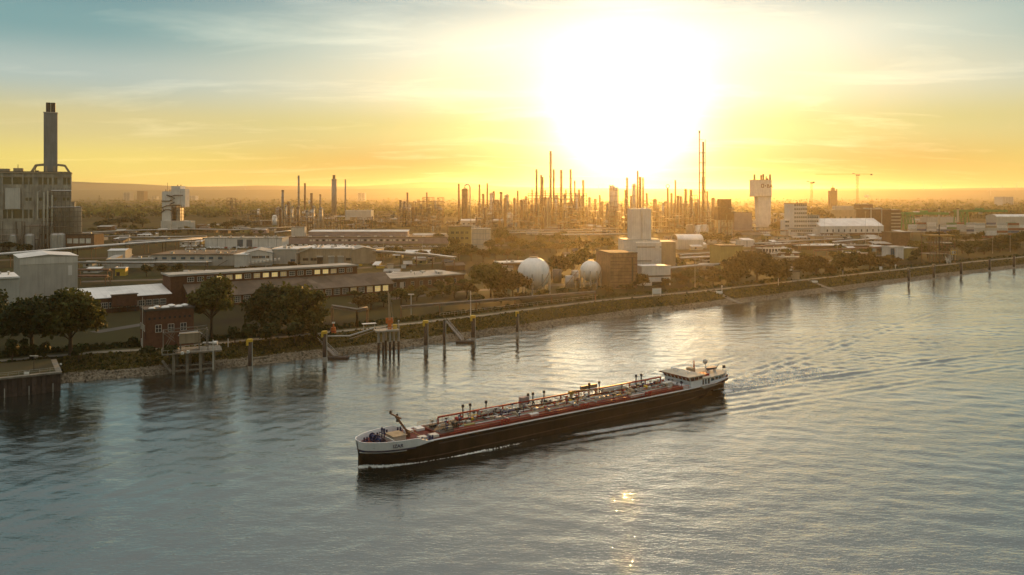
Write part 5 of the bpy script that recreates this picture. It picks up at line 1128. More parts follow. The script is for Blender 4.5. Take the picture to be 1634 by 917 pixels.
# middle and far planting: px, base, top, width, kind
for px, base, top, w, kind in ((234, 441, 422, 18, 'round_b'), (259, 440, 422, 17, 'round_b'), (283, 439, 420, 17, 'round_b'), (386, 440, 424, 14, 'russet'), (407, 439, 424, 12, 'russet'), (465, 427, 418, 18, 'shrub_c'),
    (190, 362, 347, 34, 'round_b'), (172, 364, 350, 24, 'round_b'), (212, 360, 346, 28, 'round_b'), (228, 362, 349, 22, 'round_a'), (160, 366, 353, 22, 'round_b'), (376, 365, 351, 28, 'round_b'), (392, 364, 353, 20, 'round_b'), (362, 366, 354, 18, 'round_b'),
    (620, 410, 395, 20, 'round_b'), (605, 408, 396, 18, 'russet'), (697, 412, 394, 22, 'round_b'), (712, 414, 392, 26, 'round_a'), (732, 416, 388, 34, 'round_a'), (752, 416, 390, 28, 'round_b'), (771, 418, 396, 24, 'russet'), (790, 414, 392, 22, 'round_a'),
    (800, 394, 362, 30, 'round_b'), (818, 396, 374, 26, 'russet'), (835, 400, 382, 26, 'round_c'), (852, 404, 386, 26, 'round_b'), (870, 402, 384, 28, 'round_a'), (888, 404, 388, 24, 'russet'), (905, 402, 384, 30, 'round_b'), (925, 400, 382, 28, 'russet'), (945, 402, 386, 26, 'round_b'), (960, 398, 384, 22, 'round_c'),
    (895, 446, 402, 36, 'russet'), (915, 444, 400, 34, 'round_a'), (936, 438, 398, 30, 'round_c'), (960, 434, 404, 26, 'round_a'), (880, 444, 410, 26, 'round_b'), (810, 412, 396, 26, 'russet'), (826, 414, 400, 22, 'round_b'), (981, 404, 392, 16, 'russet'),
    (1026, 466, 434, 26, 'russet'), (1128, 391, 370, 26, 'round_b'), (1146, 391, 372, 28, 'round_b'), (1160, 390, 374, 20, 'round_a'), (1178, 382, 372, 14, 'russet'), (1090, 421, 411, 22, 'shrub_b'), (1108, 421, 410, 24, 'shrub_b'), (1126, 420, 409, 24, 'shrub_b'), (1142, 419, 410, 22, 'shrub_a'), (1078, 424, 412, 20, 'shrub_a'),
    (1080, 452, 434, 28, 'russet'), (1102, 450, 430, 30, 'round_b'), (1124, 448, 430, 28, 'russet'), (1146, 446, 428, 30, 'russet'), (1062, 458, 444, 22, 'shrub_c'), (1092, 458, 446, 26, 'shrub_c'), (1115, 456, 444, 26, 'shrub_a'), (1138, 453, 442, 24, 'shrub_c'),
    (1244, 372, 352, 22, 'russet'), (1238, 372, 356, 16, 'round_b'), (1318, 356, 336, 26, 'russet'), (1306, 352, 330, 20, 'round_b'), (1296, 348, 330, 20, 'russet'), (1270, 428, 414, 22, 'russet'), (1290, 426, 412, 20, 'round_b'),
    (1468, 408, 384, 24, 'round_a'), (1480, 412, 390, 20, 'round_c'), (1505, 408, 388, 24, 'round_b'), (1462, 416, 398, 18, 'round_b'), (1535, 404, 384, 26, 'round_b'), (1556, 402, 382, 28, 'round_a'), (1578, 401, 381, 30, 'round_b'), (1600, 399, 376, 30, 'round_b'), (1622, 397, 370, 32, 'round_a'), (1640, 396, 366, 30, 'round_b'), (1545, 408, 394, 26, 'shrub_d'), (1570, 406, 392, 28, 'shrub_d'), (1595, 403, 389, 30, 'shrub_d'), (1620, 401, 388, 30, 'shrub_d'), (1500, 384, 368, 22, 'russet'), (1520, 383, 368, 22, 'round_c'), (1484, 384, 368, 20, 'russet'),
    (640, 486, 458, 30, 'round_a'), (665, 480, 462, 26, 'round_b'), (612, 490, 468, 30, 'round_b'), (592, 494, 468, 34, 'russet'), (572, 496, 472, 30, 'russet'), (690, 478, 464, 22, 'shrub_b'), (706, 474, 458, 26, 'shrub_a'), (725, 476, 452, 32, 'round_b'), (745, 476, 448, 30, 'russet'), (700, 466, 448, 22, 'round_b'), (673, 468, 456, 24, 'shrub_b'), (655, 470, 455, 22, 'shrub_b'),
    (765, 486, 470, 34, 'shrub_d'), (800, 484, 468, 36, 'shrub_c'), (832, 481, 467, 34, 'shrub_c'), (866, 478, 462, 34, 'shrub_b'), (900, 475, 460, 36, 'shrub_d'), (935, 471, 458, 34, 'shrub_c'), (968, 467, 457, 32, 'shrub_c'), (1000, 464, 454, 30, 'shrub_c'),
    (395, 548, 518, 40, 'shrub_d'), (430, 548, 516, 46, 'shrub_d'), (470, 544, 514, 46, 'shrub_d'), (505, 540, 518, 36, 'shrub_d'), (375, 546, 522, 28, 'shrub_d'), (125, 574, 550, 32, 'shrub_d'), (20, 577, 540, 40, 'shrub_d'), (70, 574, 548, 36, 'shrub_d'), (270, 572, 552, 34, 'shrub_d'), (240, 566, 553, 26, 'shrub_d'), (215, 552, 538, 22, 'shrub_d'),
    (1222, 392, 383, 18, 'shrub_c'), (1330, 412, 402, 22, 'shrub_b'), (1404, 424, 408, 26, 'russet'), (1430, 420, 411, 24, 'shrub_c'), (1455, 418, 409, 22, 'shrub_d'), (1420, 425, 416, 22, 'shrub_c'),
    (15, 400, 386, 30, 'round_b'), (45, 402, 390, 26, 'shrub_d'), (20, 412, 402, 24, 'shrub_d'), (225, 374, 364, 24, 'shrub_a'), (245, 373, 364, 20, 'shrub_b'), (275, 374, 366, 26, 'shrub_d'), (310, 372, 365, 24, 'shrub_a'), (560, 362, 353, 34, 'round_b'), (590, 362, 352, 34, 'round_b'), (620, 364, 354, 30, 'russet'), (720, 364, 354, 26, 'russet')):
    tree(px, base, top-1.5, w*1.22, kind)
tr_ = random.Random(31)
for x0, x1, y0, y1, n_, hh in ((700, 1000, 384, 408, 26, 18), (1060, 1160, 412, 440, 10, 16), (560, 760, 450, 486, 12, 15), (1150, 1420, 384, 402, 12, 9), (130, 420, 362, 380, 16, 9), (1440, 1640, 384, 402, 10, 15), (1240, 1440, 408, 424, 9, 15), (560, 720, 404, 420, 7, 14), (800, 930, 444, 462, 7, 14), (1060, 1150, 440, 456, 6, 14)):
    for i in range(n_):
        px, py = x0+(x1-x0)*(i+tr_.random())/n_, tr_.uniform(y0, y1)
        if (1000 < px < 1085 and py < 450) or (820 < px < 885 and py > 440): continue
        tree(px, py, py-hh*tr_.uniform(.7, 1.2), hh*tr_.uniform(1.1, 1.6), tr_.choice(('round_a', 'round_b', 'russet', 'round_a', 'round_c', 'shrub_a', 'shrub_b')))
# hedges along the towpath fence, counted singly, and woods beyond the works as one mass
def woods(name, label, n, band, sd, m, hmin=7, hmax=14):
    r = np.random.RandomState(sd); V = []; k = 0
    py = band[0]+(band[1]-band[0])*r.rand(n)**.8; px = -250+2150*r.rand(n)
    for i in range(n):
        Y = (CAM_H-GR)*FOC/(py[i]-HOR); X = xp(px[i], Y); H = hmin+(hmax-hmin)*r.rand(); wd = H*(.8+1.2*r.rand()); q = 9
        c = r.normal(size=(q, 3)); c /= np.linalg.norm(c, axis=1)[:, None]; c[:, 2] = np.abs(c[:, 2])
        c = c*np.array([wd*.5, wd*.5, H*.45])*(.7+.35*r.rand(q))[:, None]+np.array([X, Y, GR+H*.5])
        for p in c:
            s = wd*.26*(.7+.6*r.rand()); t = r.normal(size=3); t /= np.linalg.norm(t); b_ = np.cross(t, r.normal(size=3)); b_ /= np.linalg.norm(b_)
            V += [p-t*s, p+b_*s*.8, p+t*s, p-b_*s*.8]
    V = np.array(V); nq = len(V)//4
    me = bpy.data.meshes.new(name); me.vertices.add(len(V)); me.vertices.foreach_set('co', V.ravel().astype(np.float32)); me.loops.add(len(V)); me.loops.foreach_set('vertex_index', np.arange(len(V), dtype=np.int32))
    me.polygons.add(nq); me.polygons.foreach_set('loop_start', np.arange(0, len(V), 4, dtype=np.int32)); me.update(calc_edges=True); me.materials.append(m)
    return tag(link(name, me), label, None, kind='stuff')
M['wood'] = mat('far_wood_leaf', (.10,.115,.03), var=.45, scale=.01, island=.4, trans=.3, spec=.05)
woods('far_woods', 'olive woods and gardens spreading over the plain behind the works', 5200, (310.5, 347), 5, M['wood'])
woods('far_tree_belts', 'darker tree belts between the works and the plain', 900, (333, 352), 8, M['leafd'], 8, 13)
def scrub(name, label, d0, d1, n, sd, m, hh, i0=0, i1=None):
    """rough weeds on the bank"""
    r = np.random.RandomState(sd); V = []; i1 = i1 or len(BANK)-2
    for k in range(n):
        i = r.randint(i0, i1); f = r.rand(); d = d0+(d1-d0)*r.rand(); p = off(i, d).lerp(off(i+1, d), f)
        zz = 1.7+(4.85-1.7)*min(max((d-6)/11, 0), 1) if d < 17 else GR
        if d < 6: zz = .05+(d-.3)/5.7*1.65
        h = hh*(.4+r.rand()); a = r.rand()*PI; w = h*.8; dx, dy = math.cos(a)*w, math.sin(a)*w
        V += [(p.x-dx, p.y-dy, zz-.05), (p.x+dx, p.y+dy, zz-.05), (p.x+dx*.5+r.normal()*.2, p.y+dy*.5, zz+h), (p.x-dx*.6, p.y-dy*.6+r.normal()*.2, zz+h*.8)]
    b = MB(); b.raw(V, [(4*k, 4*k+1, 4*k+2, 4*k+3) for k in range(n)]); return tag(b.build(name, m), label, None, kind='stuff')
scrub('bank_weeds', 'rough brown-green weeds covering the bank slope', 6.0, 17.5, 9000, 1, M['leafy'], .55)
scrub('dark_bank_weeds', 'darker weeds at the top of the bank', 7.0, 17.5, 2200, 2, M['leafd'], .6)
scrub('fence_undergrowth', 'dark undergrowth along the back of the towpath', 25.0, 34.0, 4500, 3, M['leafd'], .9)
# loose stones of the riprap: one mass
def stones():
    r = np.random.RandomState(4); b = MB()
    for k in range(5200):
        i = r.randint(24, len(BANK)-20); d = .2+5.9*r.rand(); p = off(i, d).lerp(off(i+1, d), r.rand()); zz = .05+(d-.3)/5.7*1.65; s = .22+.34*r.rand()**2
        v = np.array([(1,0,0),(-1,0,0),(0,1,0),(0,-1,0),(0,0,1),(0,0,-.6)])*s*(.7+.6*r.rand(6))[:, None]; a = r.rand()*6
        v = [(p.x+q[0]*math.cos(a)-q[1]*math.sin(a), p.y+q[0]*math.sin(a)+q[1]*math.cos(a), zz+q[2]) for q in v]
        b.raw(v, [(0,2,4),(2,1,4),(1,3,4),(3,0,4),(2,0,5),(1,2,5),(3,1,5),(0,3,5)])
    tag(b.build('riprap_stones', M['rock']), 'grey riprap stones along the water edge', None, kind='stuff')
stones()

# ------------------------------------------------------------------ riverside structures
# sheet-pile quay at the left
A1 = gp(97, 624, 0); A0 = A1-Vector((math.cos(R(33)), math.sin(R(33)), 0))*34
uq = (A1-A0).to_2d().normalized(); nq_ = Vector((-uq.y, uq.x)); W = (A1-A0).length; T = thing('sheet_pile_quay', 'dark sheet-pile quay with pale stained ribs at the left edge', 'quay', A0, math.atan2(uq.y, uq.x))
H_ = 5.7; b = MB(); nn = int(W/1.2)
for k in range(nn): x = W*k/nn; y = .35 if k % 2 else 0; b.box(x, x+W/nn*.98, y, y+.5, -2.5, H_-.5)
b.box(W-.45, W, .6, 22, -2.5, H_-.5); b.build('sheet_piling', M['sheet'], T)
b = MB(); b.box(-.5, W+.3, -.3, 1.4, H_-.5+.003, H_); b.box(W-1.2, W+.3, 1.4, 22, H_-.497, H_-.003); b.build('capping_beam', M['jetty'], T)
b = MB(); b.box(0, W-1.21, 1.41, 24, H_-1.0, H_-.06); b.build('quay_deck', M['yard'], T)
b = MB()
for k in range(6): x = 2+(W-4)*k/5; b.box(x-.12, x+.12, -.16, -.02, -.3, 2.6)
b.build('fender_strip', M['concrete'], T)
b = MB()
for k in range(14): x = W*k/13; b.bar((x, 2.2, H_-.05), (x, 2.2, H_+1.0), .07)
b.bar((0, 2.2, H_+1.0), (W, 2.2, H_+1.0), .07); b.bar((0, 2.2, H_+.5), (W, 2.2, H_+.5), .05); b.build('railing', M['galv'], T)
T = thing('lamp_post', 'short T-shaped lamp on the sheet-pile quay', 'lamp', gp(51, 592, H_)+Vector((0, 1, 0))); b = MB(); b.cyl(0, 0, -.06, 4.2, .09, n=8); b.build('post', M['dark'], T); b = MB(); b.box(-1.2, 1.2, -.12, .12, 4.2, 4.4); b.build('lamp_head', M['lgrey'], T)
T = thing('box', 'small white notice box on the edge of the sheet-pile quay', 'box', gp(43, 597, H_)+Vector((0, -.2, 0))); b = MB(); b.box(-.7, .7, -.1, .1, .05, .75); b.build('board', M['white'], T); b = MB(); b.box(-.5, -.4, -.05, .05, 0, .05); b.box(.4, .5, -.05, .05, 0, .05); b.build('foot', M['dark'], T)
def post_thing(name, label, cat, p, h, r_, m, top=None, topm='white', group=None):
    T = thing(name, label, cat, p, 0, group); b = MB(); b.cyl(0, 0, -.3, h, r_, n=8); b.build('post', M[m], T)
    if top: b = MB(); b.box(-top[0]/2, top[0]/2, -.08, .08, h-top[1]*.2, h+top[1]*.8); b.build('board', M[topm], T)
    return T
post_thing('beacon', 'small bright beacon on a post at the end of the quay', 'beacon', gp(97, 590, 5), 1.6, .12, 'dark', (.5, .5), 'tankw')

# pump-house jetty with truss and cream tank
A = gp(277, 597, 0); ar = R(24); T = thing('jetty', 'concrete-legged jetty in front of the brick pump house', 'jetty', A, ar); W = span(A, 341, ar); LAND.append(('the pump house jetty', A))
top = hp(563, A.y); D = 9.0
b = MB(); b.box(-3.5, W+2.5, -1.0, D, top-.45, top); b.build('platform', M['jetty'], T)
for k in range(4): b = MB(); x = W*k/3; b.box(x-.45, x+.45, -.4, .5, -2.5, top-.453); b.build('leg', M['jetty'], T)
for k in range(3): b = MB(); x = W*(k+.3)/3; b.box(x-.4, x+.4, 6.0, 6.8, -2.5, top-.453); b.build('leg', M['jetty'], T)
b = MB()
for k in range(3): b.bar((W*k/3+.45, 0, 1.0), (W*(k+1)/3-.45, 0, 1.0), .5); b.bar((W*k/3+.45, 0, 2.6), (W*(k+1)/3-.45, 0, 2.6), .3)
b.bar((0, .5, 1.0), (0, 6, 1.0), .5); b.bar((-.6, .3, .5), (-3.2, 6, 3.4), .6); b.build('cross_beam', M['jetty'], T)
f = MB(); x0, x1, z1 = -3.0, W*.86, top+6.4
for x in (x0, x1):
    for y in (1.0, 7.5): f.bar((x, y, top), (x, y, z1), .28)
for y in (1.0, 7.5): f.bar((x0, y, z1), (x1, y, z1+.6), .28); f.bar((x0, y, top+.2), (x0+3.4, y, z1-.2), .16); f.bar((x0+3.4, y, top+3.4), (x0, y, z1), .16); f.bar((x1, y, z1), (x1-3.0, y, top+3.0), .16); f.bar((x1-3.2, y, z1+.3), (x1, y, top+3.0), .16)
f.bar((x0, 1, z1), (x0, 7.5, z1), .22); f.bar((x1, 1, z1), (x1, 7.5, z1), .22); f.build('truss_frame', M['steel'], T)
b = MB()
for k in range(12): x = -3.4+(W+5.8)*k/11; b.bar((x, -.8, top), (x, -.8, top+1.05), .07)
b.bar((-3.4, -.8, top+1.05), (W+2.4, -.8, top+1.05), .07); b.build('railing', M['galv'], T)
T2 = thing('container', 'cream ribbed container hanging in the jetty truss', 'container', A+Vector((math.cos(ar)*W*.10-math.sin(ar)*2.4, math.sin(ar)*W*.10+math.cos(ar)*2.4, top)), ar)
b = MB(); b.box(.6, W*.58, 0, 2.6, 2.4, 5.6)
for k in range(16): x = .7+(W*.58-.9)*k/15; b.box(x, x+.12, -.08, -.0, 2.5, 5.5)
b.build('body', M['tan'], T2); b = MB()
for x in (1.0, W*.55): b.box(x-.15, x+.15, .3, 2.3, 0, 2.397)
b.build('support', M['steel'], T2); b = MB(); b.tube([(.2, -.3, 5.0), (1.0, -.3, 5.9), (W*.5, -.3, 6.2), (W*.62, -.3, 5.2)], .16, 6); b.build('hose', M['galv'], T2)
for i, (px, py, lab) in enumerate(((268, 558, 'tiny white lamp at the left side of the jetty deck'), (291, 562, 'white equipment box at the jetty edge, left one of two'), (300, 560, 'white equipment box at the jetty edge, right one of two'))):
    q = gp(px, py+3, top); T3 = thing('lamp' if i == 0 else 'box', lab, 'lamp' if i == 0 else 'box', q); b = MB(); b.box(-.35, .35, -.3, .3, 0, .8); b.build('housing', M['tankw'], T3); b = MB(); b.box(-.3, .3, -.33, -.3-.003, .2, .6); b.build('face', M['lgrey'], T3)
for px, py, h, lab, m in ((340, 588, 9, 'thin pale pole standing at the right end of the jetty', 'galv'), (364, 552, 2.6, 'short white marker post on the towpath right of the jetty', 'white')):
    post_thing('pole', lab, 'pole', gp(px, py, 3.6 if h > 5 else GR), h, .14, m)
T = thing('pipe_outlet', 'white round pipe flange standing beside the towpath', 'pipe', gp(347, 551)); b = MB(); b.tube([(-1.6, 0, .9), (0, 0, .9)], .7, 14); b.build('flange', M['tankw'], T); b = MB(); b.tube([(-5, 0, .9), (-1.65, 0, .9)], .35, 10); b.build('pipe', M['galv'], T); b = MB(); b.box(-3.2, -2.6, -.3, .3, -.1, .55); b.build('saddle', M['jetty'], T)

# mooring dolphins
def dolphin(px, wl, top, label, cap='yellow', w=3.2):
    A = gp(px, wl, 0); s = A.y/FOC; h = (wl-top)*s; r_ = w*s; T = thing('mooring_dolphin', label, 'mooring pile', A, 0, 'mooring piles standing along the bank')
    b = MB(); b.cyl(0, 0, -2.5, h, r_, n=14); b.build('pile', M['pile'], T, True)
    if cap: b = MB(); b.cyl(0, 0, h+.003, h+.9, r_*1.35, n=14); b.box(-r_*1.4, -r_*.3, -r_*1.6, -r_*1.36, h-1.1, h+.85); b.build('cap_board', M[cap], T)
    b = MB(); b.bar((r_*1.12, 0, 0), (r_*1.12, 0, h), .18); b.build('ladder', M['galv'], T)
    b = MB(); b.cyl(0, 0, -.5, 1.7, r_*1.04, n=14); b.build('tide_band', M['concrete'], T)
for a in ((399, 592, 545, 'dark mooring pile with yellow cap nearest the pump house jetty'), (518, 577, 532, 'mooring pile with yellow cap beside the gangway'), (679.5, 558, 515, 'mooring pile with yellow cap, first right of the loading jetty'), (709, 557, 512, 'bare-topped slender mooring pile right of the loading jetty', None, 2.2), (755, 545, 507, 'mooring pile with yellow cap beside the sloping boom'),
    (825.5, 536, 500, 'slender mooring pile with pale cap below the larger sphere', 'yellow', 2.2), (1450, 452, 428, 'first of the row of dark piles at the right, pale cap', 'tan', 1.8), (1490, 447, 423, 'second of the row of dark piles at the right, pale cap', 'tan', 1.7), (1533.5, 441, 419, 'third dark pile at the right, nearest the yellow board', None, 1.9), (1579, 434, 414, 'fourth dark pile at the right, without a cap', None, 1.8), (1618, 429, 408, 'last dark pile close to the right edge', None, 1.7)): dolphin(*a)

# loading jetty with yellow crane
A = gp(603, 567, 0); ar = R(20); T = thing('loading_jetty', 'small loading jetty on clustered pale piles with railings', 'jetty', A, ar); LAND.append(('the loading jetty', A)); W = span(A, 637, ar); top = hp(527.5, A.y)
b = MB(); b.box(-.8, W, -.8, 4.5, top-.5, top); b.build('platform', M['concrete'], T)
for i, (x, y) in enumerate(((.2, 0), (2.0, .3), (4.4, .2), (6.0, 1.2), (7.6, .5), (1.0, 3.6), (3.6, 3.6))):
    b = MB(); b.cyl(x, y, -2.5, 4.6, .42, n=10); lg_ = b.build('leg', M['pile'], T); b = MB(); b.cyl(x, y, 4.603, top-.503, .46, n=10); b.build('sleeve', M['concrete'], lg_)
b = MB()
for k in range(8): x = -.7+(W+.6)*k/7; b.bar((x, -.7, top), (x, -.7, top+1.1), .08)
b.bar((-.7, -.7, top+1.1), (W-.1, -.7, top+1.1), .08); b.build('railing', M['galv'], T)
b = MB(); b.tube([(-16, 12, GR+.9), (-9, 7, GR+1.4), (-.8, 3, top+.6)], .28, 8); b.build('gangway_pipe', M['galv'], T)
b = MB(); b.bar((-9, 5.4, GR+.6), (-.8, 1.6, top-.1), 1.3, .2); b.build('access_bridge', M['steel'], T)
b = MB(); b.box(-4.5, .5, 5.5, 7.5, top+1.6, top+1.8); b.bar((-4, 6, top-1), (-4, 6, top+1.6), .15); b.bar((0, 6, top-1), (0, 6, top+1.6), .15); b.build('shelter', M['roofw'], T)
T = thing('loading_crane', 'orange-yellow loading arm crane with two raised booms on the loading jetty', 'crane', A+Vector((5.2*math.cos(ar)-1.2, 5.2*math.sin(ar)+1.6, top)), ar)
b = MB(); b.box(-.6, .6, -.6, .6, 0, 3.4); b.build('pedestal', M['orange'], T); b = MB(); b.box(1.2, 2.6, -.5, .7, 0, 1.6); b.build('control_box', M['yellow'], T)
b = MB(); b.bar((-.2, 0, 3.402), (-.5, 0, 13.5), .28); b.build('boom', M['tan'], T); b = MB(); b.bar((.3, .2, 3.402), (-.2, .2, 13.0), .22); b.bar((1.4, .2, 2.6), (.1, .2, 12.8), .2); b.build('second_boom', M['tan'], T); b = MB(); b.box(-1.2, 1.4, .61, 1.0, 2.0, 4.0); b.build('arm_bracket', M['orange'], T)
for px, py, lab in ((637, 514, 'white ball lamp on the right corner of the loading jetty'),): post_thing('lamp', lab, 'lamp', Vector(A)+Vector((W*math.cos(ar)*.97, W*math.sin(ar)*.97, top)), 3.0, .08, 'galv', (.5, .5), 'tankw')
# gangways
def gangway(pa, pb, za, zb, label, w=1.5):
    a, c = gp(*pa, za), gp(*pb, zb); T = thing('gangway', label, 'gangway', a); d = c-a; side = Vector((-d.y, d.x, 0)).normalized()*w/2
    b = MB(); b.bar((0, 0, 0), d, w, .18); b.build('walkway', M['steel'], T)
    for sg in (-1, 1):
        b = MB(); o = side*sg; b.bar(o+Vector((0, 0, 1.05)), d+o+Vector((0, 0, 1.05)), .09); b.bar(o+Vector((0, 0, .5)), d+o+Vector((0, 0, .5)), .06)
        for k in range(8): q = d*k/7+o; b.bar(q, q+Vector((0, 0, 1.05)), .07)
        b.build('railing', M['galv'], T)
    b = MB(); b.bar(-d.normalized()*.8+Vector((0, 0, -1.2)), Vector((0, 0, .1)), .5); b.build('abutment', M['concrete'], T)
    b = MB(); b.box(d.x-2.5, d.x+4.5, d.y-1.6, d.y+1.2, d.z-.75, d.z-.15); b.build('pontoon', M['pile'], T)
gangway((497, 530), (536, 568), 4.9, .75, 'sloping gangway with twin rails behind the capped mooring pile')
gangway((712, 512), (738, 543), 4.9, .75, 'thin sloping gangway between two mooring piles', 1.0)
gangway((1513, 414), (1541, 432), 4.9, .75, 'sloping gangway behind the third right-hand pile')
T = thing('buoy', 'bright orange marker buoy lying beside the towpath', 'buoy', gp(532, 531)); b = MB(); b.cyl(0, 0, 0, 2.2, 1.1, .9, 14); b.build('float_body', M['orange'], T); b = MB(); b.cyl(0, 0, 2.203, 3.6, .35, .25, 10); b.build('neck', M['orange'], T); b = MB(); b.box(-.5, .5, -.5, .5, 3.603, 4.1); b.build('top_mark', M['tankw'], T); b = MB(); b.cyl(0, 0, .6, .9, 1.16, 1.1, 14); b.build('band', M['red'], T)
# landing ramps on the bank
def ramp(pxa, d0, d1, label):
    i = bank_at_px(pxa); a, c = off(i, d0), off(i+1, d1); T = thing('landing_ramp', label, 'ramp', (c.x, c.y, 0)); b = MB()
    u = BN[i]; t = Vector((u.y, -u.x))*1.7; v = []
    for d, zz in ((d0, .25), (6, 1.95), (17, 5.05)):
        for sg in (-1, 1): p = off(i, d)+t*sg-c; v.append((p.x, p.y, zz))
    b.raw(v+[(p[0], p[1], p[2]-.8) for p in v], [(0,1,3,2),(2,3,5,4),(6,8,9,7),(8,10,11,9),(0,2,8,6),(2,4,10,8),(1,7,9,3),(3,9,11,5),(4,5,11,10),(0,6,7,1)]); b.build('slab', M['jetty'], T)
    p = off(i, 13.5)-c; b = MB(); b.box(p.x-1.6, p.x+1.6, p.y-.8, p.y+.8, 4.0, 5.0); b.build('white_block', M['tankw'], T)
ramp(1183, -.6, 17, 'pale concrete landing ramp with a white block, left one of two'); ramp(1334, -.6, 17, 'pale concrete landing ramp with a white block, right one of two')
# signs and small posts on the bank
A = gp(1041, 473); T = thing('sign_board', 'white rectangular notice board on posts beside the towpath', 'sign', A, R(20)); s = A.y/FOC
b = MB(); b.box(0, 16*s, -.1, .1, 4*s, 13*s); b.build('board', M['tankw'], T); b = MB(); b.box(.4*s, 15.6*s, -.13, -.103, 4.4*s, 4.9*s); b.box(.4*s, 15.6*s, -.13, -.103, 12*s, 12.5*s); b.build('board_edge', M['lgrey'], T)
for x in (1*s, 15*s): b = MB(); b.box(x-.15, x+.15, .1+.003, .4, 0, 12*s); b.build('post', M['galv'], T)
for px, py, h, top, lab in ((1242, 454, 4, None, 'short white post on the bank below the large dark tree mass'), (1345, 438, 3, None, 'short white post on the bank right of the small brick kiosk'), (1405.5, 432, 1.5, (2.0, 2.0), 'small square white board on the bank, left of the white cabin group'), (1429, 428, 2, (1.0, 1.2), 'tiny pale post top below the white cabin group'), (751, 504, 12, None, 'slim white-topped pole beside the riverside pipeline'), (656, 503, 10, (2.6, .5), 'pole with a short crossbar right of the loading jetty'), (1152, 465, 3, (.8, .8), 'small ball-topped post at the left landing ramp')):
    post_thing('marker_post', lab, 'post', gp(px, py), h*.9, .16, 'white', top, 'tankw')
A = gp(1522, 414); T = thing('sign_board', 'yellow-edged kilometre board with dark figures beside the riverside loading frame', 'sign', A, R(8)); s = A.y/FOC
b = MB(); b.box(-4.6*s, 4.6*s, -.1, .1, 8*s, 15*s); b.build('board', M['yellow'], T); b = MB(); b.box(-3.6*s, 3.6*s, -.14, -.103, 9*s, 14*s); b.build('panel', M['tankw'], T)
me = text_mesh('112', 5.4*s, M['dark'], 'lettering'); o = link('lettering', me, T, (-3.7*s, -.17, 9.6*s)); o.rotation_euler = (R(90), 0, 0)
for x in (-2*s, 3*s): b = MB(); b.box(x-.2, x+.2, .103, .5, 0, 14*s); b.build('post', M['galv'], T)
# riverside loading frame (lattice) at the right
A = gp(1484, 420); s = A.y/FOC; T = thing('loading_gantry', 'rusty lattice loading frame with tall mast and railed platform above the right bank', 'loading frame', A, R(12)); LAND.append(('the riverside loading frame', A)); f = MB()
xs = [0, 12, 22, 33, 46]
for x in xs:
    for y in (0, 9): f.bar((x*s, y, 0), (x*s, y, (44 if x < 40 else 34)*s), .35)
for zz in (16, 28, 40):
    for y in (0, 9): f.bar((0, y, zz*s), (46*s if zz < 40 else 33*s, y, zz*s), .3)
for i in range(4):
    for zz in (0, 16, 28): f.bar((xs[i]*s, 0, zz*s), (xs[i+1]*s, 0, (zz+12)*s), .18); f.bar((xs[i+1]*s, 0, zz*s), (xs[i]*s, 0, (zz+12)*s), .18)
f.build('frame', M['rust'], T)
b = MB(); b.box(-5*s, 30*s, -3, 9, 15*s, 15.5*s); b.bar((-5*s, -3, 19*s), (30*s, -3, 19*s), .12)
for k in range(9): x = (-5+35*k/8)*s; b.bar((x, -3, 15.5*s), (x, -3, 19*s), .1)
b.build('platform', M['steel'], T); b = MB(); b.bar((16*s, -.5, 0), (16*s, -.5, 62*s), .6); b.build('mast', M['dark'], T)
b = MB(); b.box(24*s, 40*s, -.6, 4, 32*s, 33*s); b.build('white_beam', M['tankw'], T); b = MB(); b.box(0, 44*s, -1, 9, 43*s, 45*s); b.build('ochre_top', M['ochre'], T)
b = MB()
for k in range(10): r_ = random.Random(k); b.bar((r_.uniform(18, 28)*s, -6, r_.uniform(0, 4)*s), (r_.uniform(18, 28)*s, -5, r_.uniform(6, 13)*s), .3)
b.build('hose_bundle', M['lgrey'], T); b = MB(); b.box(29*s, 32*s, -4, -1, 0, 14*s); b.build('concrete_pier', M['concrete'], T)

def ordn(i): return ('first','second','third','fourth','fifth','sixth','seventh','eighth','ninth','tenth','eleventh','twelfth','thirteenth','fourteenth','fifteenth','sixteenth','seventeenth','eighteenth')[i]
# ------------------------------------------------------------------ container terminal
def gantry(px0, px1, base, top, leg2, label):
    A = gp(px0, base); s = A.y/FOC; T = thing('gantry_crane', label, 'gantry crane', A); h = (base-top)*s; W = (px1-px0)*s; b = MB()
    b.box(-2, W, 0, 2, h-3.5, h); b.box(-2, W, 12, 14, h-3.5, h); b.box(-2, -.5, 2.01, 11.99, h-3, h-.5); b.build('bridge_girder', M['green'], T)
    for x in (0, leg2*s):
        b = MB()
        for y in (.1, 12.1): b.bar((x-1.2, y+.9, 0), (x+.8, y+.9, h-3.52), 1.3); b.bar((x+6, y+.9, 0), (x+2.5, y+.9, h-3.52), 1.3)
        b.bar((x-1, 1, h*.35), (x-1, 13, h*.35), .8); b.build('leg', M['green'], T)
    b = MB(); b.box(W*.42, W*.52, 1, 13, h+.003, h+2.6); b.build('trolley', M['green'], T); b = MB(); b.box(W*.44, W*.50, 2.2, 5, h-7, h-3.55); b.build('cab', M['lgrey'], T)
gantry(1446, 1514, 366, 338.5, 9, 'green gantry crane over the left container rows'); gantry(1530, 1608, 362, 334.5, 12, 'green gantry crane over the right container rows')
for px, lab in ((1498.5, 'pale lift tower pole through the left gantry crane'), (1528.5, 'pale tower pole left of the right gantry crane')):
    A = gp(px, 362); T = thing('mast', lab, 'mast', A); b = MB(); b.box(-1.1, 1.1, -1.1, 1.1, 0, 28); b.build('shaft', M['cream'], T); b = MB(); b.box(-1.6, 1.6, -1.6, 1.6, 28.003, 29.5); b.build('lamp_head', M['dark'], T)
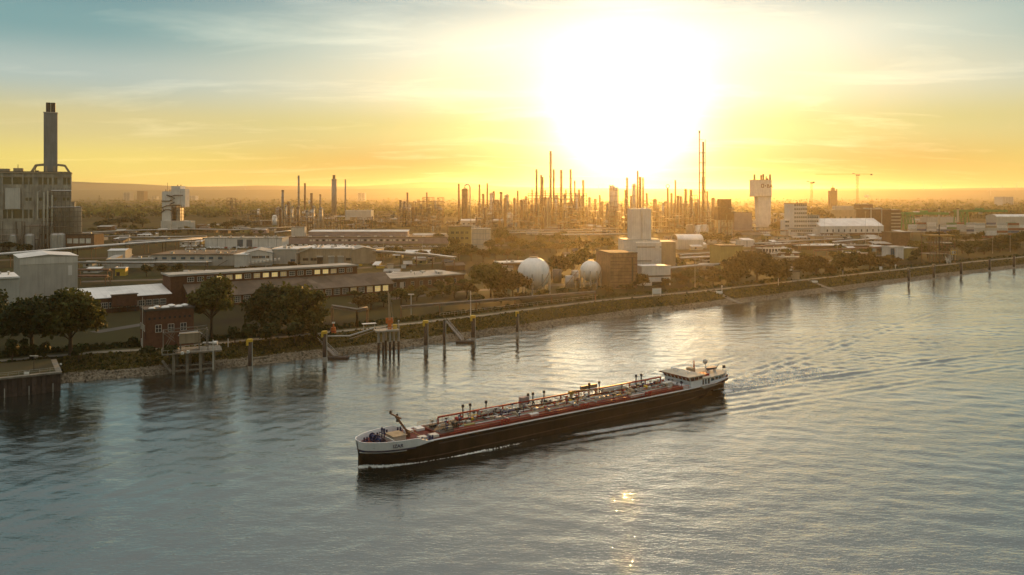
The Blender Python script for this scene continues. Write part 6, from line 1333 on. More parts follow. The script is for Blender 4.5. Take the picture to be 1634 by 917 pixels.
cmats = [mat('container_'+n_, c, rough=.55, var=.15, scale=.5) for n_, c in (('grey', (.50,.49,.46)), ('white', (.74,.72,.68)), ('rust', (.24,.09,.05)), ('blue', (.05,.10,.20)), ('green', (.05,.20,.09)), ('tan', (.38,.30,.20)))]
def container_mesh(m):
    b = MB(); b.box(0, 12.0, 0, 2.44, .12, 2.8)
    for k in range(20): x = .3+11.4*k/19; b.box(x-.09, x+.09, -.07, -.0, .25, 2.5)
    for x in (0, 11.8):
        for y in (-.06, 2.3): b.box(x, x+.2, y, y+.2, 0, 2.75)
    return b.mesh('container', m)
cmesh = [container_mesh(m) for m in cmats]; cr = random.Random(11)
cn_ = ('grey', 'white', 'rust-red', 'blue', 'green', 'tan')
for rowi, (base, x0, x1, tiers) in enumerate(((379.5, 1556, 1650, 6), (373, 1496, 1630, 5), (368, 1450, 1570, 4))):
    px = x0; A0 = gp(x0, base); sy = A0.y/FOC; col = 0
    while px < x1:
        nt_ = max(1, tiers-(cr.random() < .35)-(cr.random() < .15)) if not (rowi == 2 and cr.random() < .2) else 2; c0 = cr.choice((0, 1, 1, 2, 3, 4, 5, 0, 1))
        for k in range(nt_):
            ci = c0 if cr.random() < .4 else cr.choice((0, 1, 1, 2, 3, 4, 5, 0, 1))
            o = link('container', cmesh[ci], None, (xp(px, A0.y)+cr.uniform(-.2, .2), A0.y, GR+.02+k*2.98)); o.rotation_euler = (0, 0, R(cr.uniform(-1, 1)))
            lv = ('at ground level', 'second from the ground', 'third from the ground', 'fourth from the ground', 'fifth from the ground', 'sixth from the ground')[k]
            tag(o, f'{cn_[ci]} container {lv}, {ordn(col)} stack from left in the {("front", "middle", "back")[rowi]} row', 'container', 'containers stacked in the terminal on the right')
        px += 12.5/sy+cr.choice((.4, .4, 1.4)); col += 1

# ------------------------------------------------------------------ cars, wagons, small sheds
def car_mesh(m):
    b = MB(); pr = [(-2.1,.35),(2.1,.35),(2.15,.85),(1.3,.95),(.7,1.45),(-1.2,1.48),(-1.9,.98),(-2.15,.9)]; b.prism(pr, -.85, .85)
    for x in (-1.3, 1.3):
        for y in (-.87, .87): b.tube([(x, y-.1, .33), (x, y+.1, .33)], .33, 10)
    return b.mesh('parked_car', m)
def ordn(i): return ('first','second','third','fourth','fifth','sixth','seventh','eighth','ninth','tenth','eleventh','twelfth','thirteenth','fourteenth','fifteenth','sixteenth','seventeenth','eighteenth')[i]
carm = [mat('car_'+n_, c, rough=.3, var=.05, spec=.6) for n_, c in (('white', (.7,.7,.7)), ('silver', (.45,.46,.47)), ('dark', (.04,.04,.05)), ('red', (.3,.04,.03)))]
carmesh = [car_mesh(m) for m in carm]; cname = ('white', 'silver', 'dark', 'red')
k = 0
for (a, c, base, n_, wh) in ((290, 324, 393.5, 7, 'left of the white depot'), (330, 446, 396, 17, 'in front of the white depot'), (456, 572, 392, 16, 'before the long mauve hall'), (585, 700, 394, 12, 'right of the long mauve hall front'), (296, 330, 398, 5, 'nearest row left of the white depot'), (1300, 1360, 379.5, 8, 'before the broad-roofed warehouse')):
    for i in range(n_):
        ci = cr.choices(range(4), (5, 3, 3, 1))[0]; px = a+(c-a)*(i+cr.uniform(.2, .6))/n_; p = gp(px, base+cr.uniform(-.4, .4))
        o = link('parked_car', carmesh[ci], None, p); o.rotation_euler = (0, 0, cr.choice((0, PI))+R(cr.uniform(-6, 6)))
        tag(o, f'{cname[ci]} parked car, {ordn(i)} from left, row {wh}', 'car', 'cars parked in rows on the works yards')
wag = [('grey', 'lgrey', 292, 300), ('pale', 'cream', 303, 323), ('white', 'white', 326, 349), ('dark', 'dark', 352, 372), ('bright green', 'green', 375, 396), ('grey', 'grey', 418, 450)]
for nm, m, a, c in wag:
    A = gp(a, 441); W = xp(c, A.y)-xp(a, A.y); T = thing('rail_wagon', f'{nm} box wagon in the siding behind the long brick hall'+(', short one' if c-a < 10 else (', long one' if c-a > 30 else '')), 'wagon', A, 0, 'wagons in the siding behind the long brick hall')
    b = MB(); b.box(0, W, 0, 2.8, 1.0, 3.9); b.build('body', M[m], T); b = MB(); b.box(.2, W-.2, .1, 2.7, .75, .997); b.build('chassis', M['dark'], T)
    for x in (1.2, W-1.2): b = MB(); b.tube([(x-.5, .2, .42), (x-.5, 2.6, .42)], .42, 10); b.tube([(x+.5, .2, .42), (x+.5, 2.6, .42)], .42, 10); b.build('wheelset', M['dark'], T)
# yard equipment right of the hall with dark doors
for px, base, w, h, m, lab in ((572, 424, 6, 4, 'yellow', 'yellow construction vehicle-sized box in the yard by the hall with dark doors'), (592, 422, 9, 4, 'rust', 'rusty skip in the yard by the hall with dark doors'), (618, 430, 10, 9, 'cream', 'tall cream kiosk in the yard right of the hall with dark doors'), (640, 428, 8, 6, 'white', 'white box cabin right of the tall cream kiosk'), (600, 428, 14, 4, 'yellow', 'long yellow skip in front of the rusty skip')):
    A = gp(px, base); s = A.y/FOC; T = thing('skip' if 'skip' in lab else 'cabin', lab, 'skip' if 'skip' in lab else 'cabin', A, R(8)); W, H_ = w*s, h*s
    b = MB(); b.prism([(W*.08, 0), (W*.92, 0), (W, H_*.85), (0, H_*.85)], 0, W*.6); b.build('body', M[m], T); b = MB(); b.box(-.1, W+.1, -.1, W*.6+.1, H_*.85+.003, H_); b.build('rim' if 'skip' in lab else 'roof', M['steel'], T)
# small low sheds and tanks filling the works
sr = random.Random(21)
def small_shed(px, base, w, h, wall, roof, desc):
    A = gp(px, base); s = A.y/FOC; T = thing('shed', auto_label(desc, A), 'shed', A, R(sr.uniform(-2, 10))); D = sr.uniform(8, 18)
    body(T, w*s, D, h*s, wall, roof, sr.choice(('flat', 'shed', 'gable_x')), rise=1.3); n_ = max(1, int(w*s/6))
    for i in range(n_): window(T, w*s*(i+.3)/n_, 0, h*s*.35, 1.8, 1.4)
wn = {'tan': 'tan', 'brick2': 'brown', 'lgrey': 'pale grey', 'cream': 'cream', 'mauve': 'mauve', 'grey': 'grey', 'olive': 'olive'}
for (x0, x1, y0, y1, n_) in ((135, 255, 366, 384, 14), (310, 440, 358, 374, 15), (560, 720, 352, 361, 14), (800, 1000, 356, 374, 24), (1040, 1150, 384, 402, 12), (1160, 1250, 384, 402, 10), (1320, 1440, 378, 402, 16), (1400, 1540, 343, 358, 15), (130, 180, 398, 436, 7), (880, 990, 404, 414, 6), (1170, 1250, 345, 366, 10), (150, 330, 384, 392, 9), (1040, 1250, 370, 384, 12), (1250, 1440, 376, 388, 10), (580, 720, 410, 430, 8), (600, 800, 430, 446, 5), (1080, 1150, 412, 432, 6), (440, 640, 346, 356, 10)):
    for i in range(n_):
        wl = sr.choice(list(wn)); small_shed(sr.uniform(x0, x1), sr.uniform(y0, y1), sr.uniform(8, 26), sr.uniform(3, 6.5), wl, sr.choice(('roofw', 'roofg', 'roofb', 'roofg', 'roofd')), f'small {wn[wl]} shed')
# works roads
def road(name, pts, w):
    P = [gp(x, y, GR+.03) for x, y in pts]; b = MB()
    for i, p in enumerate(P):
        d = (P[min(i+1, len(P)-1)]-P[max(i-1, 0)]).normalized(); s_ = Vector((-d.y, d.x, 0))*w/2; b.v += [tuple(p-s_), tuple(p+s_)]
    b.f = [(2*i, 2*i+2, 2*i+3, 2*i+1) for i in range(len(P)-1)]; struct(b.build(name, M['asphalt']))
road('works_road', [(130, 449), (290, 445), (430, 437), (560, 428), (720, 418)], 9); road('works_road', [(-60, 416), (180, 411), (330, 402), (600, 396), (1000, 386)], 9); road('works_road', [(150, 530), (260, 512), (300, 505)], 6)
road('works_road', [(1060, 405), (1200, 399), (1460, 388), (1640, 378)], 10); road('works_road', [(560, 484), (720, 466), (860, 456), (1020, 448), (1200, 428), (1420, 406)], 7)
# lamp posts of the works
for px, base, h in ((424, 432, 14), (475, 424, 12), (560, 424, 14), (612, 420, 16), (674, 412, 14), (1109, 459, 16), (1222, 400, 14), (1316, 388, 30), (1381, 392, 34), (1402, 392, 24), (1256, 397, 12), (1336, 400, 14), (1612, 402, 18), (1584, 404, 14)):
    A = gp(px, base); T = thing('lamp_post', auto_label('slim pale lamp mast', A), 'lamp post', A); b = MB(); b.cyl(0, 0, -.2, h, .16, .1, 6); b.build('post', M['galv'], T); b = MB(); b.box(-.9, .9, -.2, .2, h+.003, h+.3); b.build('lamp_head', M['lgrey'], T)
# pylon and wind turbines on the plain and hills
A = gp(158.5, 325); s = A.y/FOC; T = thing('power_pylon', 'far lattice power pylon right of the power station', 'pylon', A); b = MB()
for sx in (-1, 1):
    for sy in (-1, 1): b.bar((sx*5, sy*5, 0), (sx*.8, sy*.8, 42), .7)
b.build('tower', M['steel'], T); b = MB()
for zz, w in ((27, 14), (34, 10)): b.bar((-w, 0, zz), (w, 0, zz), .9)
b.build('cross_arm', M['steel'], T)
M['turb'] = mat('turbine_white', (.5,.5,.48), var=.05)
for i, (px, hub, Yt) in enumerate(((391, 294, 9000), (1163, 294, 9500), (1240, 296, 9500), (955, 296, 9800), (962, 295, 9800), (1088, 296, 9800), (1435, 295, 9500), (1474, 294, 9500), (1502, 294, 9500), (1600, 296, 9500), (1622, 294, 9500), (1268, 299, 9000), (1581, 302, 8000))):
    X = xp(px, Yt); zh = hp(hub, Yt); T = thing('wind_turbine', auto_label('tiny far wind turbine on the skyline', Vector((X, Yt, GR))), 'wind turbine', (X, Yt, GR), 0, 'wind turbines along the skyline'); b = MB(); b.cyl(0, 0, 0, zh-GR, 3.0, 2.0, 6); b.build('tower', M['turb'], T)
    for k in range(3): a = R(17*i+120*k); b = MB(); b.bar((0, -3, zh-GR), (46*math.cos(a), -3, zh-GR+46*math.sin(a)), 3.2, 1.0); b.build('blade', M['turb'], T)
# steam puffs
def steam(px, base, puffs, label):
    A = gp(px, base); s = A.y/FOC; r = np.random.RandomState(int(px)); b = MB()
    for (dx, dy, rr) in puffs: b.sphere((dx*s, 0, -dy*s), rr*s, 10, 8, .9)
    V = np.array(b.v); V = V+.5*s*np.sin(V*2.1/s+r.rand(3)*6)+.25*s*np.sin(V[:, [1, 2, 0]]*4.3/s); b.v = [tuple(v) for v in V]
    o = b.build('steam', M['steam'], None, True, A); tag(o, label, None, kind='stuff')
steam(492, 352, [(-8, -13, 2.2), (-5, -15, 2.0), (-2, -12, 2.4), (1, -14, 2.6), (4, -13, 2.4), (6, -11, 2.0), (3, -10, 1.8), (-1, -9.6, 1.4), (2, -31, 1.6), (1.4, -28, 1.2), (6, -7, 1.2), (5, -16, 1.6)], 'sunlit white steam puff among the left chimneys')
steam(759, 358, [(0, -5, 1.0), (.4, -8, 1.3), (-.2, -11, 1.6), (.5, -14, 1.4), (0, -17, .9)], 'small sunlit steam wisp right of the arched column')
steam(1294, 346, [(-3, -4, 2), (-1, -7, 2.4), (0, -11, 2.4), (1, -15, 1.6), (8, -3, 1.8), (10, -6, 2.2), (12, -10, 2.0), (4, -2, 1.6)], 'golden steam behind the white windowed offices')
steam(1384, 322, [(-4, -9, 1.4), (-1, -10, 1.8), (2, -8.5, 1.6), (4, -8, 1.2), (0, -6.5, 1.2)], 'bright steam drift right of the tall tower crane')
# fence along the back of the towpath
i0, i1 = bank_at_px(760), bank_at_px(1010)
P0 = off(i0, 27); T = thing('fence', 'pale post-and-rail fence along the towpath below the spheres', 'fence', (P0.x, P0.y, GR)); b = MB(); q = MB()
for i in range(i0, i1, 1):
    p, p2 = off(i, 27)-P0, off(i+1, 27)-P0; n_ = max(1, int((p2-p).length/3))
    for k in range(n_): t_ = p.lerp(p2, k/n_); b.bar((t_.x, t_.y, -.2), (t_.x, t_.y, 1.8), .09)
    q.bar((p.x, p.y, 1.75), (p2.x, p2.y, 1.75), .09); q.bar((p.x, p.y, 1.0), (p2.x, p2.y, 1.0), .06)
b.build('post', M['galv'], T); q.build('rail', M['galv'], T)
# ------------------------------------------------------------------ the tanker barge
def ship():
    T = thing('tanker_barge', 'long dark-hulled river tanker with red deck piping and white bow and wheelhouse', 'tanker', (SH_O.x, SH_O.y, 0), SH_A)
    HB, L_ = 5.7, SH_L
    def deck_z(x): return 4.35-.5*min(max(x/70, 0), 1)-.25*min(max((x-60)/50, 0), 1)
    def half(x, top):
        """half breadth at the deck (top=1) or the waterline (top=0)"""
        x0 = -1.2 if top else .6; ln = 12.5 if top else 17.0
        t = min(max((x-x0)/ln, 0), 1); f = math.sqrt(max(0, 1-(1-t)**2.3)) if top else (1-(1-t)**1.9)**.8
        e = L_+1.6 if top else L_-5; ls = 13 if top else 20
        u = min(max((e-x)/ls, 0), 1); g = (1-(1-u)**2.6)**.5 if top else (1-(1-u)**1.8)**.8
        return HB*min(f, g)
    xs = list(np.unique(np.concatenate([np.linspace(-1.2, 16, 26), np.linspace(16, 98, 30), np.linspace(98, L_+1.6, 22)])))
    zs = (-1.2, 0.0, 1.2, 2.6, 3.6)
    def hw(x, zz):
        t = min(max(zz/4.3, 0), 1); return half(x, 0)*(1-t)**1.0+half(x, 1)*t if zz > 0 else half(x, 0)
    def bowz(x):                                        # top of the dark hull: dips under the white bow and stern bands
        return deck_z(x)
    b = MB(); cols = []
    for x in xs:
        dz = bowz(x); col = []
        for sg in (-1, 1):
            for zz in list(zs)+[dz]:
                w = hw(x, zz); col.append((x, sg*w, zz))
        cols.append(col)
    m = len(zs)+1
    for c in cols: b.v += c
    for i in range(len(cols)-1):
        a, c = i*2*m, (i+1)*2*m
        for k in range(m-1): b.f.append((a+k, c+k, c+k+1, a+k+1)); b.f.append((a+m+k, a+m+k+1, c+m+k+1, c+m+k))
        b.f.append((a, a+m, c+m, c))
    e = (len(cols)-1)*2*m
    for k in range(m-1): b.f.append((e+k, e+m+k, e+m+k+1, e+k+1)); b.f.append((k, k+1, m+k+1, m+k))
    hull = b.build('hull', M['hull'], T)
    # rubbing strakes
    def strake(name, mtl, x0, x1, z0, z1, out, sides=(-1, 1), n=60, thick=.10, zfun=None, par=None):
        b = MB()
        for sg in sides:
            o = len(b.v); q = np.linspace(x0, x1, n)
            for x in q:
                za, zb = (z0, z1) if zfun is None else zfun(x)
                wa, wb = hw(x, za)+out, hw(x, min(zb, 4.6))+out
                b.v += [(x, sg*wa, za), (x, sg*wb, zb), (x, sg*(wb-thick), zb), (x, sg*(wa-thick), za)]
            for i in range(n-1):
                for k in range(4): a = o+4*i; b.f.append((a+k, a+4+k, a+4+(k+1) % 4, a+(k+1) % 4))
        return b.build(name, mtl, par or T)
    strake('rubbing_strake', M['dark'], 15, 100, 0, 0, .14, zfun=lambda x: (deck_z(x)-.95, deck_z(x)-.72), par=hull)
    strake('lower_strake', M['pile'], 8, 104, .75, .95, .10, par=hull)
    strake('gunwale', M['shipw'], 13.0, 99, 0, 0, .07, thick=.42, zfun=lambda x: (deck_z(x)-.02, deck_z(x)+.14))
    # white bow bulwark: sweeps down to the deck at its after end
    def bulz(x):
        t = min(max((x-9.0)/4.5, 0), 1); t = t*t*(3-2*t); return (deck_z(x)-.55+t*.50, deck_z(x)+1.25-t*1.15)
    b = MB()
    for sg in (-1, 1):
        o = len(b.v); q = np.linspace(-1.2, 13.6, 40)
        for x in q:
            za, zb = bulz(x); fl = (zb-deck_z(x))*.10; wa, wb = hw(x, za)+.20, half(x, 1)+.17+max(fl, 0)
            dx = -.25 if x < 0 else 0
            b.v += [(x, sg*wa, za), (x+dx, sg*wb, zb), (x+dx+.12, sg*max(wb-.2, 0), zb), (x+.12, sg*max(wa-.2, 0), za)]
        for i in range(len(q)-1):
            for k in range(4): a = o+4*i; b.f.append((a+k, a+4+k, a+4+(k+1) % 4, a+(k+1) % 4))
    bul = b.build('bow_bulwark', M['shipw'], T)
    strake('bow_stripe', M['navy'], -1.15, 9.5, 0, 0, .09, zfun=lambda x: (deck_z(x)-.95, deck_z(x)-.62), par=hull)
    strake('thin_bow_line', M['shipw'], -1.1, 7.5, 0, 0, .085, zfun=lambda x: (deck_z(x)-1.22, deck_z(x)-1.05), par=hull)
    # name on both bows
    me0 = text_mesh('IZAR', 1.05, M['navy'], 'name_lettering', .0)
    for sg in (-1, 1):
        me = me0 if sg < 0 else me0.copy(); wd = max(v.co.x for v in me.vertices)
        tx = np.linspace(-1.2, 14, 400); arc = np.concatenate([[0], np.cumsum(np.hypot(np.diff(tx), np.diff([half(x, 1) for x in tx])))]); a0 = np.interp(4.2, tx, arc)
        for v in me.vertices:
            x = float(np.interp(a0+(v.co.x if sg < 0 else wd-v.co.x), arc, tx)); zz = deck_z(x)-.12+v.co.y
            v.co = (x, sg*(half(x, 1)+.30+max(0, zz-deck_z(x))*.1), zz)
        link('name_lettering', me, bul)
    # deck plating
    def deckpoly(name, mtl, x0, x1, inset, dz, n=50):
        b = MB(); q = np.linspace(x0, x1, n)
        for x in q: w = max(0, half(x, 1)-inset); b.v += [(x, -w, deck_z(x)+dz), (x, w, deck_z(x)+dz)]
        b.f = [(2*i, 2*i+1, 2*i+3, 2*i+2) for i in range(n-1)]; b.f = [tuple(reversed(f)) for f in b.f]; return b.build(name, mtl, T)
    deckpoly('deck', M['deck'], -1.0, L_+1.4, .05, .012, 80)
    # raised trunk with side coamings
    def slab(name, mtl, x0, x1, w, z0, z1, par=T):
        b = MB(); n = 16; q = np.linspace(x0, x1, n)
        for x in q: d = deck_z(x); b.v += [(x, -w, d+z0), (x, w, d+z0), (x, w, d+z1), (x, -w, d+z1)]
        for i in range(n-1):
            for k in range(4): a = 4*i; b.f.append((a+k, a+(k+1) % 4, a+4+(k+1) % 4, a+4+k))
        b.f += [(0, 3, 2, 1), (4*n-4, 4*n-3, 4*n-2, 4*n-1)]; return b.build(name, mtl, par)
    slab('tank_trunk', M['deck'], 16.2, 93, 4.35, .015, .55); slab('trunk_grating', M['dark'], 16.6, 92.6, 4.0, .553, .60); slab('trunk_edge', M['red'], 18.5, 93, 4.42, .30, .47)
    def long_rail(name, y, x0, x1, h, mtl, nrail=2, step=2.0, base=.0, thick=.055, top=None):
        b = MB(); n = int((x1-x0)/step)
        for k in range(n+1): x = x0+(x1-x0)*k/n; d = deck_z(x)+base; b.bar((x, y, d), (x, y, d+h), thick)
        for j in range(nrail):
            zz = h*(1-j/nrail*.9); q = np.linspace(x0, x1, 14)
            for a, c in zip(q[:-1], q[1:]): b.bar((a, y, deck_z(a)+base+zz), (c, y, deck_z(c)+base+zz), top if (j == 0 and top) else thick)
        return b.build(name, mtl, T)
    long_rail('side_railing', -5.45, 19, 94, 1.05, M['red'], 2, 3.0, .14, .07, .13); long_rail('side_railing', 5.45, 16, 94, 1.1, M['steel'], 3, 1.6, .14, .06)
    # catwalk: dark red beam on posts along the far side
    b = MB(); q = np.linspace(20, 92, 25)
    for a, c in zip(q[:-1], q[1:]): b.bar((a, 3.2, deck_z(a)+2.1), (c, 3.2, deck_z(c)+2.1), .42, .34)
    for x in q[::2]: b.bar((x, 3.2, deck_z(x)+.5), (x, 3.2, deck_z(x)+2.0), .28)
    b.build('catwalk', M['red'], T)
    # longitudinal pipes
    for i, (y, zz, r_, mt, x0, x1) in enumerate(((-3.9, .8, .10, 'steel', 18, 92), (-3.25, .8, .11, 'dark', 18, 92), (-1.8, .85, .12, 'dark', 18, 92), (-.1, .85, .12, 'steel', 18, 92), (-3.6, .9, .13, 'red', 20, 92), (-2.9, .95, .17, 'galv', 22, 90), (-2.2, 1.05, .2, 'steel', 24, 90), (-1.4, 1.0, .16, 'red', 22, 92), (-.6, 1.1, .22, 'galv', 30, 88), (.4, 1.0, .18, 'steel', 22, 90), (1.3, 1.2, .2, 'red', 24, 91), (2.2, 1.0, .15, 'galv', 24, 90), (-3.2, 1.35, .1, 'tan', 40, 74), (.9, 1.55, .12, 'steel', 30, 84))):
        b = MB(); q = np.linspace(x0, x1, 10); b.tube([(x, y, deck_z(x)+zz) for x in q], r_, 8); b.build('cargo_pipe', M[mt], T, True)
    b = MB(); r = random.Random(3)
    for x in np.arange(22, 92, 2.6): b.bar((x, -3.9, deck_z(x)+.72), (x, 2.6, deck_z(x)+.72), .14); 
    b.build('pipe_support', M['dark'], T)
    # cross manifolds
    for x in (34, 55, 58, 61, 78): b = MB(); b.tube([(x, -4.9, deck_z(x)+1.3), (x, 4.6, deck_z(x)+1.3)], .17, 8); b.build('manifold', M['galv'], T)
    for x, y in ((33, -4.9), (57, -4.9), (79, -4.9)):
        b = MB()
        for k in range(3): b.cyl(x+k*.9-.9, y, deck_z(x)+.1, deck_z(x)+1.25, .2, n=8); b.tube([(x+k*.9-.9, y, deck_z(x)+1.2), (x+k*.9-.9, y-.35, deck_z(x)+1.2)], .3, 10)
        b.build('bunker_valves', M['red'], T)
    # tank hatches, valves, vents, lockers
    for i, x in enumerate(np.linspace(25, 89, 11)):
        for y in (-1.9, 1.8):
            b = MB(); d = deck_z(x)+.552; b.cyl(x, y, d, d+1.0, .55, n=12); b.sphere((x, y, d+1.0), .58, 12, 6, .4, 0); b.build('tank_hatch', M['tan'] if i % 3 else M['vessel'], T)
    for i, x in enumerate(np.linspace(17, 93, 110)):
        b = MB(); d = deck_z(x)+.552; y = r.uniform(-3.9, 2.4); hh = r.uniform(.9, 1.9); b.cyl(x, y, d, d+hh, .09, n=6); b.tube([(x-.3, y, d+hh), (x+.3, y, d+hh)], .22 if i % 2 else .14, 8); b.build('valve', M[r.choice(('dark', 'red', 'galv', 'navy', 'tan'))], T)
    for x in (27, 29, 33.5, 46, 47.5, 51, 66, 69.5, 83, 85): b = MB(); d = deck_z(x)+.552; b.cyl(x, 3.7, d, d+2.7, .16, n=8); b.cyl(x, 3.7, d+2.703, d+3.3, .38, .3, 10); b.build('vent_post', M['dark'], T)
    for x, y, w, hh, mt in ((31, 3.0, 5.5, 1.5, 'lgrey'), (41, -3.6, 2.4, .5, 'tankw'), (43.5, 3.6, 2.4, 2.6, 'mauve'), (70, 2.8, 6.0, 1.4, 'lgrey'), (73, -4.2, 7.0, .5, 'vessel'), (36, .6, 3.4, 1.0, 'navy'), (88, -1.5, 3.2, 1.3, 'lgrey'), (23, -2.6, 3, .6, 'olive'), (52, -2.0, 6, .5, 'olive')):
        b = MB(); d = deck_z(x)+.552; b.box(x, x+w, y-.6, y+.6, d, d+hh); b.build('deck_locker', M[mt], T)
    for i in range(46):
        x = 16.5+i*1.65+r.uniform(-.8, .8); y = r.uniform(-3.9, 2.0); d = deck_z(x)+.552; q = MB(); ty = r.random()
        if ty < .4: q.tube([(x, y, d+.3), (x, y, d+1.1), (x+r.uniform(.8, 2.2), y+.1, d+1.1), (x+2.3, y+.1, d+.3)], r.uniform(.09, .16), 6); nm = 'pipe_bend'
        elif ty < .7: q.box(x, x+r.uniform(.6, 1.6), y-.4, y+.4, d, d+r.uniform(.5, 1.2)); nm = 'valve_box'
        else: q.tube([(x, y-.8, d+.8), (x, y+.8, d+.8)], r.uniform(.25, .42), 10); nm = 'pump_housing'
        q.build(nm, M[r.choice(('galv', 'tan', 'dark', 'red', 'vessel', 'yellow', 'dark'))], T)
    # dark hoops amidships and forward
    for x in (45.5, 67.5): b = MB(); d = deck_z(x)+.552; b.tube([(x+1.3*math.cos(PI*k/10), 1.8, d+1.9*math.sin(PI*k/10)) for k in range(11)], .12, 6); b.build('hose_hoop', M['dark'], T)
    # deck crane lying on its rest amidships
    d = deck_z(58)+.552; b = MB(); b.cyl(58, 1.5, d, d+1.9, .4, n=12); b.build('crane_pedestal', M['tan'], T); b = MB(); b.box(57.4, 58.6, 1.0, 2.0, d+1.903, d+2.6); b.build('crane_head', M['ochre'], T)
    b = MB(); b.bar((58.4, 1.5, d+2.5), (67, 1.8, d+1.7), .3, .36); b.bar((57.6, 2.0, d+2.1), (62, 2.0, d+1.2), .18); b.build('crane_boom', M['rust'], T)
    b = MB(); b.box(63.5, 69, 3.9, 4.5, d+1.6, d+2.5); b.build('gangway_rest', M['steel'], T)
    # forecastle: winches, bollards, breakwater, mast
    d = deck_z(6)+.03
    for x, y in ((3.2, -1.5), (3.2, 1.5)):
        b = MB(); b.box(x-.7, x+.9, y-.8, y+.8, d, d+.5); b.tube([(x, y-1.0, d+.85), (x, y+1.0, d+.85)], .5, 12); b.tube([(x, y+.8, d+.85), (x, y+1.0, d+.85)], .75, 14); b.tube([(x, y-1.0, d+.85), (x, y-.8, d+.85)], .75, 14); b.build('anchor_winch', M['navy'], T)
    for x, y in ((1.6, -2.2), (1.6, 2.2), (7.5, -4.6), (7.5, 4.6), (11.0, -4.9), (11.0, 4.9), (13.5, -5.0), (5, -3.9), (5.5, 3.9)):
        b = MB(); b.box(x-.6, x+.6, y-.3, y+.3, d, d+.12); b.cyl(x-.33, y, d+.121, d+.9, .2, n=10); b.cyl(x+.33, y, d+.121, d+.9, .2, n=10); b.build('bollard', M['navy'], T)
    b = MB(); b.box(6.3, 9.2, -1.7, 1.9, d, d+1.0); b.build('forepeak_house', M['cream'], T); b = MB(); b.box(6.1, 9.4, -1.9, 2.1, d+1.003, d+1.1); b.build('forepeak_roof', M['tan'], T)
    b = MB(); b.box(5.4, 5.65, -3.3, 3.3, d, d+.8); b.build('breakwater', M['lgrey'], T)
    for y in (-.5, .55): b = MB(); b.cyl(4.6, y, d, d+2.3, .15, n=8); b.cyl(4.6, y, d+2.303, d+2.9, .32, .2, 8); b.build('vent_post', M['navy'], T)
    for x, w in ((12.2, 2.0), (15.0, 2.2)):
        for y in (-3.4, 2.9): b = MB(); b.box(x-.9, x+.9, y-w*.4, y+w*.4, d, d+.55); b.build('hatch_cover', M['lgrey'] if y < 0 else M['tankw'], T)
    for k in range(5): b = MB(); b.bar((10.6+k*.8, -4.7, d+.05), (11.6+k*.8, -2.4, d+.35), .22, .18); b.build('stowed_plank', M['navy'], T)
    b = MB(); b.cyl(10.6, 0, d, d+1.0, .5, n=10); b.build('mast_foot', M['rust'], T)
    b = MB(); b.bar((10.6, 0, d+.8), (7.6, 0, d+4.9), .40, .40); mst = b.build('foremast', M['rust'], T)
    b = MB(); b.bar((7.6, -2.4, d+5.0), (7.6, 2.4, d+5.0), .26); b.build('crossarm', M['rust'], mst)
    for y, x, zz, nm, mt in ((-.9, 7.5, 4.3, 'navigation_light', 'dark'), (2.2, 7.5, 5.4, 'navigation_light', 'dark'), (.6, 8.7, 3.9, 'loudspeaker', 'tan'), (-.5, 8.0, 4.3, 'floodlight', 'rust'), (.5, 8.2, 4.9, 'floodlight', 'dark')):
        b = MB(); b.cyl(x, y, d+zz-.35, d+zz+.35, .3, .22, 10); b.build(nm, M[mt], mst)
    for s2 in (-1, 1): b = MB(); b.bar((10.2, s2*.3, d+1.6), (12.4, s2*2.4, d+.3), .16); b.build('mast_stay', M['rust'], mst)
    # after deckhouse
    d = deck_z(100); zd = d+1.95
    b = MB(); n = 24; q = np.linspace(98.6, 112.4, n)
    for x in q: w = max(.3, half(x, 1)-.95); b.v += [(x, -w, d), (x, w, d), (x, w, zd), (x, -w, zd)]
    for i in range(n-1):
        for k in range(4): a = 4*i; b.f.append((a+k, a+(k+1) % 4, a+4+(k+1) % 4, a+4+k))
    b.f += [(0, 3, 2, 1), (4*n-4, 4*n-3, 4*n-2, 4*n-1)]; b.build('deckhouse', M['shipw'], T)
    b = MB(); q = np.linspace(98.3, 113.0, 24)
    for x in q: w = max(.3, half(x, 1)-.55); b.v += [(x, -w, zd+.003), (x, w, zd+.003), (x, w, zd+.18), (x, -w, zd+.18)]
    for i in range(23):
        for k in range(4): a = 4*i; b.f.append((a+k, a+(k+1) % 4, a+4+(k+1) % 4, a+4+k))
    b.f += [(0, 3, 2, 1), (92, 93, 94, 95)]; b.build('boat_deck', M['cream'], T)
    for sg in (-1, 1):
        for x, w, h0, h1 in ((100.4, .6, .3, 1.7), (101.5, .6, .3, 1.7), (102.6, .8, .25, 1.75), (104.0, 1.5, .85, 1.65), (105.9, 1.4, .85, 1.65), (107.6, 1.4, .85, 1.65), (109.2, 1.2, .85, 1.65), (110.6, 1.1, .85, 1.65)):
            b = MB(); ya, yb = sg*(half(x, 1)-.95), sg*(half(x+w, 1)-.95); o = sg*.05
            b.raw([(x, ya-o, d+h0), (x+w, yb-o, d+h0), (x+w, yb-o, d+h1), (x, ya-o, d+h1), (x, ya+o, d+h0), (x+w, yb+o, d+h0), (x+w, yb+o, d+h1), (x, ya+o, d+h1)], [(0,1,2,3),(4,7,6,5),(0,4,5,1),(1,5,6,2),(2,6,7,3),(3,7,4,0)])
            b.build('door' if h0 < .5 else 'window', M['glass'], T)
    # white stern bulwark
    b = MB()
